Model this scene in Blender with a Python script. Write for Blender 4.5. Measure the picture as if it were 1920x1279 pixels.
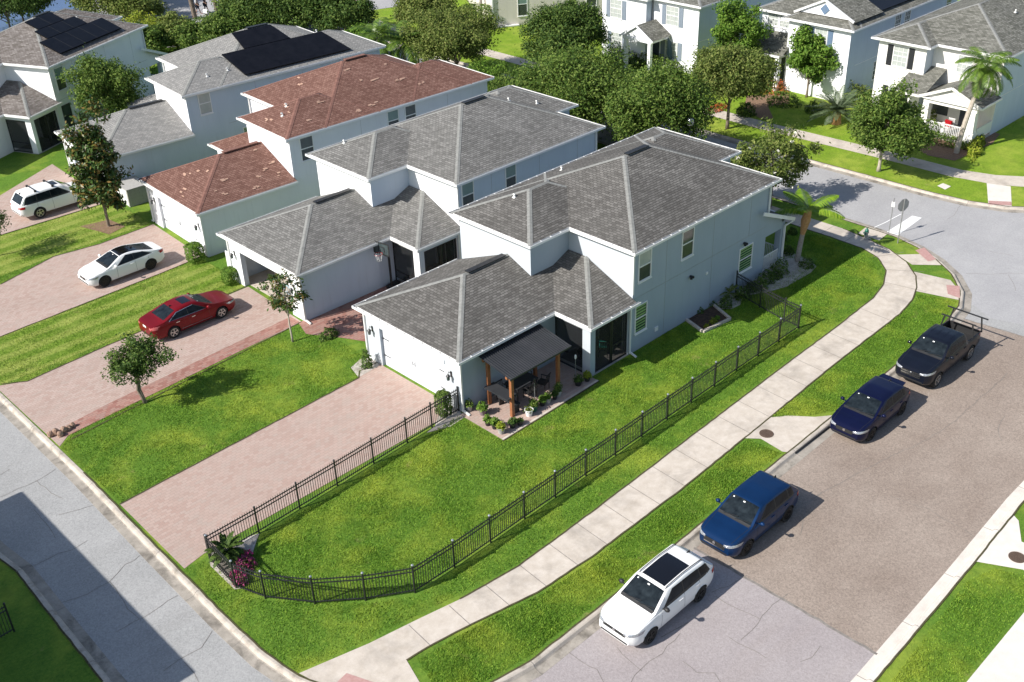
import bpy, bmesh, math, random
import numpy as np
from mathutils import Vector, Matrix
from mathutils.bvhtree import BVHTree

for o in list(bpy.data.objects): bpy.data.objects.remove(o)
scene = bpy.context.scene
C = scene.collection
R_ = math.radians
random.seed(7)

# ------------------------------------------------------------------ camera, sky, sun
HC = 28.3                                   # height of the viewpoint above the lawns
PITCH, ROLL, YAW, FPX = 0.54069092, -0.03626462, 0.814308, 2036.87
_cy, _sy, _cp, _sp = math.cos(YAW), math.sin(YAW), math.cos(PITCH), math.sin(PITCH)
FWD = Vector((_cy*_cp, _sy*_cp, -_sp))
_r = FWD.cross(Vector((0, 0, 1))).normalized(); _u = _r.cross(FWD)
RGT = _r*math.cos(ROLL) + _u*math.sin(ROLL)
UPV = -_r*math.sin(ROLL) + _u*math.cos(ROLL)
cam_d = bpy.data.cameras.new('camera'); cam = bpy.data.objects.new('camera', cam_d); C.objects.link(cam)
m3 = Matrix((RGT, UPV, -FWD)).transposed()
cam.matrix_world = Matrix.Translation((0, 0, HC)) @ m3.to_4x4()
cam_d.sensor_fit = 'HORIZONTAL'; cam_d.sensor_width = 36.0; cam_d.lens = FPX/1920*36.0
cam_d.clip_start = 0.5; cam_d.clip_end = 3000
scene.camera = cam

SUN_AZ, SUN_EL = 163.0, 38.5                # direction towards the sun
world = bpy.data.worlds.new('World'); scene.world = world; world.use_nodes = True
nt = world.node_tree; bg = nt.nodes['Background']
sky = nt.nodes.new('ShaderNodeTexSky'); sky.sky_type = 'NISHITA'; sky.sun_disc = False
sky.sun_elevation = R_(SUN_EL); sky.sun_rotation = R_(90-SUN_AZ)
nt.links.new(sky.outputs[0], bg.inputs[0]); bg.inputs[1].default_value = 0.10
sd = bpy.data.lights.new('sun', 'SUN'); sd.energy = 5.0; sd.angle = R_(0.5); sd.color = (1.0, 0.955, 0.89)
sun = bpy.data.objects.new('sun', sd); C.objects.link(sun)
_sv = Vector((math.cos(R_(SUN_AZ))*math.cos(R_(SUN_EL)), math.sin(R_(SUN_AZ))*math.cos(R_(SUN_EL)), math.sin(R_(SUN_EL))))
sun.rotation_euler = _sv.to_track_quat('Z', 'Y').to_euler(); sun.location = (0, 0, 60)
scene.view_settings.view_transform = 'Standard'; scene.view_settings.look = 'None'
scene.view_settings.exposure = 0.45; scene.view_settings.gamma = 1
scene.render.engine = 'CYCLES'
try:
    scene.cycles.max_bounces = 6; scene.cycles.transparent_max_bounces = 12
except Exception: pass

def at(px, py, z=0.0):
    """ground point seen at a pixel of the 1920x1279 photograph"""
    d = FWD*FPX + RGT*(px-960) - UPV*(py-639.5)
    t = (HC-z)/-d.z
    return Vector((d.x*t, d.y*t, z))
def xy(px, py, z=0.0):
    p = at(px, py, z); return (p.x, p.y)

# ------------------------------------------------------------------ materials
def lin(h):
    if isinstance(h, str):
        h = h.lstrip('#'); c = [int(h[i:i+2], 16)/255 for i in (0, 2, 4)]
        return tuple(((v/12.92) if v <= .04045 else ((v+.055)/1.055)**2.4) for v in c)
    return tuple(h)
class NT:
    def __init__(s, name):
        s.m = bpy.data.materials.new(name); s.m.use_nodes = True; s.t = s.m.node_tree
        s.b = s.t.nodes['Principled BSDF']; s.out = s.t.nodes['Material Output']
    def n(s, typ, **k):
        x = s.t.nodes.new(typ)
        for a, v in k.items(): setattr(x, a, v)
        return x
    def l(s, a, b): s.t.links.new(a, b)
    def pos(s, kind='world'):
        if kind == 'world': return s.n('ShaderNodeNewGeometry').outputs['Position']
        tc = s.n('ShaderNodeTexCoord'); return tc.outputs['Object' if kind == 'object' else 'UV']
    def noise(s, co, scale, detail=3, rough=.55, dist=0):
        x = s.n('ShaderNodeTexNoise'); x.inputs['Scale'].default_value = scale; x.inputs['Detail'].default_value = detail
        x.inputs['Roughness'].default_value = rough; x.inputs['Distortion'].default_value = dist; s.l(co, x.inputs['Vector']); return x.outputs['Fac']
    def ramp(s, fac, stops, interp='LINEAR'):
        r = s.n('ShaderNodeValToRGB'); r.color_ramp.interpolation = interp
        e = r.color_ramp.elements
        while len(e) < len(stops): e.new(.5)
        for i, (p, c) in enumerate(stops):
            e[i].position = p; cc = lin(c) if not isinstance(c, (int, float)) else (c, c, c); e[i].color = (*cc, 1)
        s.l(fac, r.inputs[0]); return r.outputs[0]
    def mix(s, fac, a, b, mode='MIX'):
        x = s.n('ShaderNodeMix', data_type='RGBA', blend_type=mode)
        for sock, v in ((x.inputs[0], fac), (x.inputs[6], a), (x.inputs[7], b)):
            if isinstance(v, (int, float)): sock.default_value = v if sock.type == 'VALUE' else (v, v, v, 1)
            elif isinstance(v, tuple): sock.default_value = (*v[:3], 1)
            elif isinstance(v, str): sock.default_value = (*lin(v), 1)
            else: s.l(v, sock)
        return x.outputs[2]
    def math(s, op, a, b=0.0, clamp=False):
        x = s.n('ShaderNodeMath', operation=op); x.use_clamp = clamp
        for sock, v in ((x.inputs[0], a), (x.inputs[1], b)):
            if isinstance(v, (int, float)): sock.default_value = v
            else: s.l(v, sock)
        return x.outputs[0]
    def scale(s, co, v, rotz=0):
        x = s.n('ShaderNodeMapping'); x.inputs['Scale'].default_value = v; x.inputs['Rotation'].default_value = (0, 0, rotz); s.l(co, x.inputs[0]); return x.outputs[0]
    def bump(s, h, strength=.3, dist=.02):
        x = s.n('ShaderNodeBump'); x.inputs['Strength'].default_value = strength; x.inputs['Distance'].default_value = dist
        s.l(h, x.inputs['Height']); s.l(x.outputs[0], s.b.inputs['Normal'])
    def col(s, c):
        if isinstance(c, (tuple, str)): s.b.inputs['Base Color'].default_value = (*lin(c), 1)
        else: s.l(c, s.b.inputs['Base Color'])
    def set(s, rough=.6, metal=0, spec=None, coat=0):
        s.b.inputs['Roughness'].default_value = rough; s.b.inputs['Metallic'].default_value = metal
        if spec is not None: s.b.inputs['Specular IOR Level'].default_value = spec
        if coat: s.b.inputs['Coat Weight'].default_value = coat; s.b.inputs['Coat Roughness'].default_value = .04
        return s.m

def plain(name, c, rough=.6, metal=0, c2=None, scale=3, bump=0, bscale=40, spec=None, coat=0):
    t = NT(name)
    if c2:
        co = t.pos('object'); f = t.noise(co, scale, 4, .6); t.col(t.ramp(f, [(.3, c), (.7, c2)]))
        if bump: t.bump(t.noise(co, bscale, 3), bump, .01)
    else: t.col(c)
    return t.set(rough, metal, spec, coat)

def stucco(name, c, c2):
    t = NT(name); co = t.pos('object')
    f = t.noise(t.scale(co, (1, 1, .35)), .9, 5, .62)
    fine = t.noise(co, 45, 2)
    streak = t.noise(t.scale(co, (3.5, 3.5, .25)), 1.6, 3)
    a = t.ramp(f, [(.3, c), (.75, c2)])
    a = t.mix(t.ramp(streak, [(.55, 0.0), (.8, .14)]), a, (.25, .25, .24))
    # splash dirt just above the ground
    sx = t.n('ShaderNodeSeparateXYZ'); t.l(t.pos('world'), sx.inputs[0])
    low = t.math('MULTIPLY', t.math('SUBTRACT', 0.45, sx.outputs[2], True), f)
    a = t.mix(t.math('MULTIPLY', low, 1.0, True), a, (.33, .31, .27))
    t.col(a); t.bump(fine, .25, .006); return t.set(.85, spec=.25)

def shingles(name, pal, mort, streak=.25, bw=.27, rh=.135, sheen=.9, wave=0.0):
    """pal: three shingle tones; brick courses laid in UV metres (u along the eave, v up the slope)"""
    t = NT(name); uv = t.pos('uv')
    if wave:
        nz = t.n('ShaderNodeTexNoise'); nz.inputs['Scale'].default_value = 1.6; t.l(uv, nz.inputs['Vector'])
        vm = t.n('ShaderNodeVectorMath', operation='SCALE'); t.l(nz.outputs['Color'], vm.inputs[0]); vm.inputs['Scale'].default_value = wave
        va = t.n('ShaderNodeVectorMath', operation='ADD'); t.l(uv, va.inputs[0]); t.l(vm.outputs[0], va.inputs[1]); uv = va.outputs[0]
    br = t.n('ShaderNodeTexBrick'); br.offset = .5; br.squash = 1
    for k, v in (('Scale', 1.0), ('Mortar Size', .012), ('Mortar Smooth', .3), ('Bias', 0.0), ('Brick Width', bw), ('Row Height', rh)): br.inputs[k].default_value = v
    br.inputs['Color1'].default_value = (0, 0, 0, 1); br.inputs['Color2'].default_value = (1, 1, 1, 1); br.inputs['Mortar'].default_value = (.5, .5, .5, 1)
    t.l(uv, br.inputs['Vector'])
    br2 = t.n('ShaderNodeTexBrick'); br2.offset = .37
    for k, v in (('Scale', 1.0), ('Mortar Size', 0.0), ('Brick Width', bw*1.9), ('Row Height', rh)): br2.inputs[k].default_value = v
    br2.inputs['Color1'].default_value = (0, 0, 0, 1); br2.inputs['Color2'].default_value = (1, 1, 1, 1)
    t.l(uv, br2.inputs['Vector'])
    rnd = t.mix(.3, br.outputs['Color'], br2.outputs['Color'])
    a = t.ramp(rnd, [(.12, pal[0]), (.5, pal[1]), (.88, pal[2])])
    wn = t.noise(t.pos('object'), .35, 4, .6)
    st = t.noise(t.scale(uv, (2.2, .22, 1)), 1.5, 4, .6)
    a = t.mix(t.ramp(wn, [(.35, 0.0), (.72, streak)]), a, mort)
    a = t.mix(t.ramp(st, [(.5, 0.0), (.75, streak*.9)]), a, mort)
    gr = t.noise(t.pos('object'), 60, 2, .7)
    a = t.mix(.45, a, t.ramp(gr, [(.3, .25), (.7, .75)]), 'OVERLAY')
    # shadow groove at the butt of each course comes from real relief
    sx = t.n('ShaderNodeSeparateXYZ'); t.l(uv, sx.inputs[0])
    row = t.math('FRACT', t.math('DIVIDE', sx.outputs[1], rh))
    h = t.math('SUBTRACT', t.math('MULTIPLY', t.math('SUBTRACT', 1.0, row), .8), t.math('MULTIPLY', br.outputs['Fac'], .7))
    h = t.math('ADD', h, t.math('MULTIPLY', rnd, .45))
    a = t.mix(t.math('MULTIPLY', br.outputs['Fac'], .8), a, mort)
    t.col(a); t.bump(h, .9, .03); return t.set(sheen, spec=.2)

def paving(name, tones, stain, joint):
    t = NT(name); co = t.pos('world')
    br = t.n('ShaderNodeTexBrick'); br.offset = .5
    for k, v in (('Scale', 1.0), ('Mortar Size', .006), ('Brick Width', .24), ('Row Height', .16)): br.inputs[k].default_value = v
    br.inputs['Color1'].default_value = (0, 0, 0, 1); br.inputs['Color2'].default_value = (1, 1, 1, 1); br.inputs['Mortar'].default_value = (.5, .5, .5, 1)
    t.l(t.scale(co, (1, 1, 1), .0), br.inputs['Vector'])
    nz = t.noise(co, .5, 4, .65)
    f = t.math('ADD', t.math('MULTIPLY', br.outputs['Color'], .55), t.math('MULTIPLY', nz, .5))
    a = t.ramp(f, [(.15, tones[0]), (.4, tones[1]), (.62, tones[2]), (.9, tones[3])])
    big = t.noise(co, .22, 5, .7)
    a = t.mix(t.ramp(big, [(.5, 0.0), (.75, .5)]), a, stain)
    a = t.mix(t.ramp(t.noise(t.scale(co, (.22, 2.2, 1)), .8, 4, .6), [(.5, 0.0), (.75, .35)]), a, stain)
    a = t.mix(br.outputs['Fac'], a, joint)
    t.col(a); t.bump(t.math('SUBTRACT', t.noise(co, 14, 3), br.outputs['Fac']), .4, .01); return t.set(.85, spec=.2)

def concrete(name, c, c2, dirt, joint=0, jdir=0, amt=.5, ds=.6):
    t = NT(name); co = t.pos('world')
    a = t.ramp(t.noise(co, 2.3, 5, .65), [(.3, c), (.7, c2)])
    a = t.mix(t.ramp(t.noise(co, ds, 5, .68, .3), [(.48, 0.0), (.72, amt)]), a, dirt)
    fine = t.noise(co, 55, 2, .7)
    a = t.mix(.3, a, t.ramp(fine, [(.3, .3), (.7, .7)]), 'OVERLAY')
    t.col(a); t.bump(fine, .2, .006); return t.set(.85, spec=.25)

def asphalt(name, c, c2, patchc, speck=.35, tint=.4):
    t = NT(name); co = t.pos('world')
    a = t.ramp(t.noise(co, .35, 5, .62), [(.3, c), (.7, c2)])
    a = t.mix(t.ramp(t.noise(t.scale(co, (.25, 1.6, 1)), .6, 4, .6), [(.5, 0.0), (.78, tint)]), a, patchc)
    v = t.n('ShaderNodeTexVoronoi'); v.inputs['Scale'].default_value = 22; t.l(co, v.inputs['Vector'])
    a = t.mix(speck, a, t.ramp(v.outputs['Color'], [(.1, .2), (.9, .8)]), 'OVERLAY')
    a = t.mix(speck, a, t.ramp(t.noise(co, 9, 3, .8), [(.3, .3), (.7, .7)]), 'OVERLAY')
    t.col(a); t.bump(t.noise(co, 60, 2), .3, .006); return t.set(.9, spec=.2)

def grass(name, dark, mid, light, yellow, yamt=.5, stripe=0.0):
    t = NT(name); co = t.pos('world')
    fine = t.noise(co, 9, 4, .7); fine2 = t.noise(t.scale(co, (1, 1, 1), .6), 30, 3, .8)
    f = t.math('ADD', t.math('MULTIPLY', fine, .55), t.math('MULTIPLY', fine2, .45))
    a = t.ramp(f, [(.32, dark), (.5, mid), (.68, light)])
    big = t.noise(co, .32, 5, .65, .2); med = t.noise(co, 1.4, 4, .65)
    a = t.mix(t.ramp(big, [(.46, 0.0), (.68, yamt)]), a, yellow)
    a = t.mix(t.ramp(med, [(.35, .35), (.55, 0.0)]), a, dark)
    if stripe:
        sx = t.n('ShaderNodeSeparateXYZ'); t.l(co, sx.inputs[0])
        w = t.math('ADD', sx.outputs[1], t.math('MULTIPLY', med, .4))
        s_ = t.math('SINE', t.math('MULTIPLY', w, 5.2))
        a = t.mix(t.ramp(t.math('ADD', t.math('MULTIPLY', s_, .5), .5), [(.3, 0.0), (.8, stripe)]), a, yellow)
    a = t.mix(t.ramp(t.noise(co, .55, 5, .7), [(.63, 0.0), (.72, .55)]), a, (.30, .26, .10))
    t.col(a); t.bump(f, 1.0, .06); return t.set(.8, spec=.15)

def blademat(name, cols, yellow, stripe=0.0):
    t = NT(name); g = t.n('ShaderNodeNewGeometry'); co = g.outputs['Position']
    n_ = len(cols); a = t.ramp(g.outputs['Random Per Island'], [((i+.5)/n_, c) for i, c in enumerate(cols)])
    big = t.noise(co, .32, 5, .65, .2); med = t.noise(co, 1.4, 4, .65)
    a = t.mix(t.ramp(big, [(.46, 0.0), (.66, .7)]), a, yellow)
    a = t.mix(t.ramp(med, [(.34, .5), (.55, 0.0)]), a, cols[0])
    if stripe:
        sx = t.n('ShaderNodeSeparateXYZ'); t.l(co, sx.inputs[0]); w = t.math('ADD', sx.outputs[1], t.math('MULTIPLY', med, .4))
        s_ = t.math('SINE', t.math('MULTIPLY', w, 5.2)); a = t.mix(t.ramp(t.math('ADD', t.math('MULTIPLY', s_, .5), .5), [(.3, 0.0), (.8, stripe)]), a, yellow)
    a = t.mix(t.ramp(t.noise(co, .55, 5, .7), [(.63, 0.0), (.72, .6)]), a, (.30, .27, .10))
    t.col(a); t.set(.6, spec=.1)
    tr = t.n('ShaderNodeBsdfTranslucent'); t.l(a, tr.inputs[0]); mx = t.n('ShaderNodeMixShader'); mx.inputs[0].default_value = .3
    t.l(t.b.outputs[0], mx.inputs[1]); t.l(tr.outputs[0], mx.inputs[2]); t.l(mx.outputs[0], t.out.inputs[0]); return t.m
def leafmat(name, cols, rough=.6, spec=.15, trans=.3):
    t = NT(name); g = t.n('ShaderNodeNewGeometry')
    n_ = len(cols); a = t.ramp(g.outputs['Random Per Island'], [((i+.5)/n_, c) for i, c in enumerate(cols)])
    big = t.noise(t.pos('object'), .9, 3)
    a = t.mix(t.ramp(big, [(.4, 0.0), (.7, .45)]), a, cols[-1])
    t.col(a); t.set(rough, spec=spec)
    if trans:
        tr = t.n('ShaderNodeBsdfTranslucent'); t.l(a, tr.inputs[0]); mx = t.n('ShaderNodeMixShader'); mx.inputs[0].default_value = trans
        t.l(t.b.outputs[0], mx.inputs[1]); t.l(tr.outputs[0], mx.inputs[2]); t.l(mx.outputs[0], t.out.inputs[0])
    return t.m

def screen_mat():
    t = NT('insect_screen'); t.col((.012, .013, .014)); t.set(.7)
    tr = t.n('ShaderNodeBsdfTransparent'); mx = t.n('ShaderNodeMixShader'); mx.inputs[0].default_value = .42
    t.l(tr.outputs[0], mx.inputs[1]); t.l(t.b.outputs[0], mx.inputs[2]); t.l(mx.outputs[0], t.out.inputs[0]); return t.m

MT = {}
def mk():
    m = MT
    m['grass'] = grass('lawn_grass', (.05, .115, .013), (.11, .215, .024), (.19, .31, .04), (.35, .41, .055), .6)
    m['grass2'] = grass('mown_grass', (.08, .155, .016), (.18, .27, .032), (.28, .37, .06), (.38, .41, .11), .5, .5)
    m['grass3'] = grass('far_grass', (.08, .155, .015), (.19, .30, .022), (.30, .41, .042), (.40, .44, .075), .6)
    m['soil'] = plain('soil', (.05, .032, .02), .95, c2=(.11, .075, .05), scale=6)
    m['asphalt'] = asphalt('asphalt_grey', (.305, .305, .30), (.365, .362, .355), (.27, .265, .255), .2)
    m['asphalt_pink'] = asphalt('asphalt_old', (.31, .275, .272), (.365, .33, .325), (.31, .265, .245), .18)
    m['asphalt_brown'] = asphalt('asphalt_brown', (.25, .20, .165), (.32, .265, .222), (.345, .29, .245), .3, .4)
    m['asphalt_far'] = asphalt('asphalt_pale', (.33, .325, .33), (.39, .385, .385), (.30, .30, .305), .15)
    m['walk'] = concrete('sidewalk_concrete', (.48, .42, .35), (.60, .54, .47), (.25, .22, .19), amt=.6)
    m['walk_white'] = concrete('new_concrete', (.64, .59, .53), (.72, .67, .61), (.5, .46, .42), amt=.3)
    m['curb'] = concrete('curb_concrete', (.42, .375, .32), (.53, .475, .41), (.14, .12, .095), amt=.7, ds=1.6)
    m['gutter'] = concrete('gutter_concrete', (.27, .245, .21), (.40, .36, .31), (.09, .08, .065), amt=.85, ds=1.1)
    m['curb_w'] = concrete('clean_curb', (.60, .55, .49), (.70, .65, .58), (.42, .38, .34), amt=.35, ds=1.2)
    m['paver'] = paving('driveway_pavers', [(.38, .26, .218), (.42, .305, .258), (.45, .335, .287), (.40, .32, .275)], (.36, .30, .26), (.31, .245, .21))
    m['paver_red'] = paving('red_pavers', [(.24, .11, .085), (.33, .165, .135), (.38, .22, .18), (.30, .20, .17)], (.24, .15, .12), (.2, .12, .1))
    m['paver2'] = paving('weathered_pavers', [(.37, .26, .22), (.425, .315, .27), (.455, .35, .305), (.40, .32, .275)], (.31, .245, .205), (.29, .22, .185))
    m['tactile'] = plain('tactile_red', (.40, .22, .20), .8, c2=(.48, .30, .27), scale=8)
    m['gravel'] = concrete('white_gravel', (.33, .29, .25), (.58, .54, .49), (.16, .13, .11), amt=.7, ds=7)
    m['mulch'] = plain('mulch', (.03, .018, .012), .95, c2=(.10, .06, .04), scale=9, bump=.8, bscale=25)
    m['brownbed'] = plain('bark_bed', (.16, .09, .055), .95, c2=(.26, .17, .11), scale=9, bump=.8, bscale=25)
    m['crack'] = plain('crack_filler', (.15, .135, .12), .9, c2=(.27, .245, .22), scale=5); m['edge'] = plain('lawn_edge_soil', (.04, .035, .015), .95, c2=(.09, .08, .03), scale=9)
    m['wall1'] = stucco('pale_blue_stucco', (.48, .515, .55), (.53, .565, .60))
    m['wall1_shade'] = stucco('pale_blue_stucco_shaded', (.335, .395, .455), (.375, .435, .495))  # darker copy of the pale blue wall, side shade painted into the colour
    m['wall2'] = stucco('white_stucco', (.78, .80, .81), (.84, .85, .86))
    m['wall2_shade'] = stucco('white_stucco_shaded', (.50, .57, .66), (.56, .625, .71))  # shaded copy for sides of the white and cream houses, shade in the colour
    m['wall3'] = stucco('soft_white_stucco', (.70, .71, .745), (.75, .76, .79))
    m['wall4'] = stucco('bright_white_stucco', (.80, .81, .83), (.85, .86, .88))
    m['wallD'] = stucco('beige_stucco', (.62, .57, .51), (.68, .63, .57))
    m['wallC'] = stucco('cream_white_stucco', (.78, .76, .71), (.83, .81, .77))
    m['trim'] = plain('white_trim', (.80, .80, .79), .5, c2=(.74, .74, .72), scale=2)
    m['door'] = plain('garage_door_paint', (.60, .63, .66), .5, c2=(.64, .67, .70), scale=1)
    m['dark'] = plain('dark_interior', (.02, .02, .022), .9)
    m['interior'] = plain('interior_wall', (.34, .335, .33), .9, c2=(.38, .37, .36), scale=1)
    m['floor_c'] = plain('lanai_floor', (.33, .31, .29), .7, c2=(.4, .38, .35), scale=2)
    m['glass'] = plain('window_glass', (.035, .05, .055), .06, c2=(.07, .09, .09), scale=2, spec=.8)
    m['glass_low'] = plain('lower_window_glass', (.03, .04, .045), .12, c2=(.055, .065, .07), scale=2, spec=.6)
    m['blind'] = plain('window_blind', (.34, .38, .36), .35, c2=(.46, .48, .45), scale=2, spec=.7)
    m['blind_green'] = plain('green_blind', (.16, .33, .11), .35, c2=(.25, .42, .18), scale=2, spec=.7)
    m['teal_blind'] = plain('teal_shade', (.15, .23, .22), .3, c2=(.2, .28, .27), scale=2, spec=.7)
    m['sh1'] = shingles('grey_shingles_weathered', [(.108, .102, .094), (.153, .146, .135), (.21, .20, .186)], (.065, .062, .057), .5, bw=.25, wave=.05)
    m['sh2'] = shingles('grey_shingles', [(.145, .141, .132), (.20, .195, .183), (.26, .253, .238)], (.085, .083, .078), .3, bw=.25)
    m['sh3'] = shingles('red_brown_shingles', [(.155, .078, .06), (.21, .112, .088), (.27, .155, .122)], (.10, .048, .034), .3, bw=.25)
    m['sh4'] = shingles('light_grey_shingles', [(.22, .217, .208), (.275, .27, .257), (.335, .326, .308)], (.15, .145, .14), .2, bw=.25)
    m['sh5'] = shingles('taupe_shingles', [(.13, .115, .10), (.2, .18, .165), (.29, .265, .245)], (.11, .09, .08), .3)
    m['sh6'] = shingles('olive_grey_shingles', [(.11, .11, .09), (.19, .187, .16), (.28, .275, .24)], (.09, .09, .08), .4)
    m['cap1'] = plain('grey_ridge_cap', (.19, .192, .18), .9, c2=(.27, .27, .255), scale=5)
    m['cap3'] = plain('brown_ridge_cap', (.14, .065, .05), .9, c2=(.24, .12, .09), scale=5)
    m['black'] = plain('black_metal', (.012, .012, .013), .45, c2=(.03, .03, .032), scale=5)
    m['fence'] = plain('black_fence_paint', (.012, .013, .016), .4, c2=(.035, .035, .035), scale=5)
    m['solar'] = plain('solar_glass', (.005, .005, .007), .3, c2=(.010, .010, .013), scale=2, spec=.2)
    m['chrome'] = plain('bright_metal', (.7, .7, .7), .25, 1)
    m['grey'] = plain('grey_metal', (.3, .3, .3), .5, .5, c2=(.38, .38, .38), scale=5)
    m['screen'] = screen_mat()
    m['wood'] = plain('orange_cedar', (.34, .135, .055), .6, c2=(.24, .09, .035), scale=6)
    m['metalroof'] = plain('charcoal_metal_roof', (.03, .033, .038), .5, .2, c2=(.05, .052, .058), scale=1)
    m['bark'] = plain('bark', (.13, .10, .075), .9, c2=(.26, .21, .165), scale=9, bump=.6)
    m['palebark'] = plain('pale_bark', (.36, .31, .25), .9, c2=(.5, .44, .37), scale=8, bump=.6)
    m['palmbark'] = plain('palm_bark', (.24, .21, .18), .9, c2=(.40, .36, .31), scale=7, bump=.7)
    m['orangebark'] = plain('palm_boot_fibre', (.4, .19, .07), .9, c2=(.5, .3, .14), scale=9, bump=.6)
    m['oak'] = leafmat('oak_leaves', [(0.045, 0.091, 0.017), (0.095, 0.166, 0.025), (0.160, 0.233, 0.043), (0.229, 0.296, 0.070), (0.076, 0.137, 0.023)])
    m['oak2'] = leafmat('olive_leaves', [(0.077, 0.117, 0.023), (0.134, 0.181, 0.036), (0.207, 0.244, 0.062), (0.290, 0.313, 0.093), (0.104, 0.156, 0.031)])
    m['dense'] = leafmat('dark_dense_leaves', [(0.033, 0.072, 0.017), (0.064, 0.123, 0.023), (0.114, 0.179, 0.037), (0.178, 0.246, 0.055), (0.057, 0.106, 0.022)])
    m['bright'] = leafmat('bright_leaves', [(.06, .135, .016), (.11, .21, .028), (.17, .29, .04), (.25, .36, .065), (.09, .18, .02)], trans=.3)
    m['yellow'] = leafmat('yellow_green_leaves', [(.14, .2, .015), (.26, .32, .03), (.36, .38, .05), (.2, .26, .02)], trans=.3)
    m['magno'] = leafmat('magnolia_leaves', [(.03, .075, .018), (.05, .12, .025), (.09, .16, .035), (.17, .12, .04), (.05, .1, .02)], .4, .25, .15)
    m['magno2'] = leafmat('bronze_magnolia_leaves', [(0.032, 0.070, 0.018), (0.053, 0.110, 0.025), (0.089, 0.140, 0.030), (0.252, 0.140, 0.040), (0.053, 0.100, 0.020)], .4, .25, .15)
    m['palm'] = leafmat('palm_leaves', [(0.036, 0.090, 0.011), (0.072, 0.153, 0.018), (0.135, 0.225, 0.027), (0.180, 0.270, 0.045)], .4, .4, .3)
    m['palm_y'] = leafmat('young_palm_leaves', [(0.103, 0.207, 0.014), (0.207, 0.345, 0.023), (0.322, 0.437, 0.040), (0.138, 0.253, 0.017)], .4, .4, .3)
    m['sago'] = leafmat('feather_palm_leaves', [(0.063, 0.099, 0.045), (0.117, 0.162, 0.081), (0.180, 0.225, 0.117), (0.090, 0.135, 0.063)], .45, .4, .2)
    m['magenta'] = leafmat('magenta_flowers', [(.42, .03, .17), (.58, .06, .26), (.68, .15, .38), (.2, .1, .08)], .6, .2, .3)
    m['flower'] = leafmat('white_flowers', [(.8, .78, .65), (.85, .83, .72)], .6, .2, .2)
    m['redleaf'] = leafmat('red_leaves', [(.35, .05, .02), (.5, .12, .03), (.2, .1, .03)], .5, .3, .2)
    m['tyre'] = plain('tyre_rubber', (.018, .018, .018), .85)
    m['rim'] = plain('alloy_rim', (.5, .5, .5), .3, .9)
    m['rim_dark'] = plain('dark_rim', (.03, .03, .03), .35, .6)
    m['carglass'] = plain('car_glass', (.006, .009, .012), .04, c2=(.022, .03, .036), scale=3.5, spec=.16)
    m['plastic'] = plain('black_plastic', (.02, .02, .021), .55)
    m['lens'] = plain('headlight_lens', (.55, .57, .6), .12, .5, c2=(.25, .26, .28), scale=14)
    m['redlens'] = plain('tail_lens', (.35, .01, .015), .15)
    m['white'] = plain('white_paint', (.82, .82, .8), .6, c2=(.74, .74, .72), scale=6)
    m['concrete_dark'] = plain('manhole_iron', (.10, .065, .045), .7, .3, c2=(.16, .11, .08), scale=20)
    m['skin'] = plain('skin', (.45, .27, .19), .6)
    m['water'] = plain('pond_water', (.05, .09, .2), .1, c2=(.09, .14, .26), scale=.2)
    m['stone'] = plain('rust_rock', (.18, .10, .07), .9, c2=(.42, .30, .22), scale=5, bump=.5)
mk()

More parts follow.
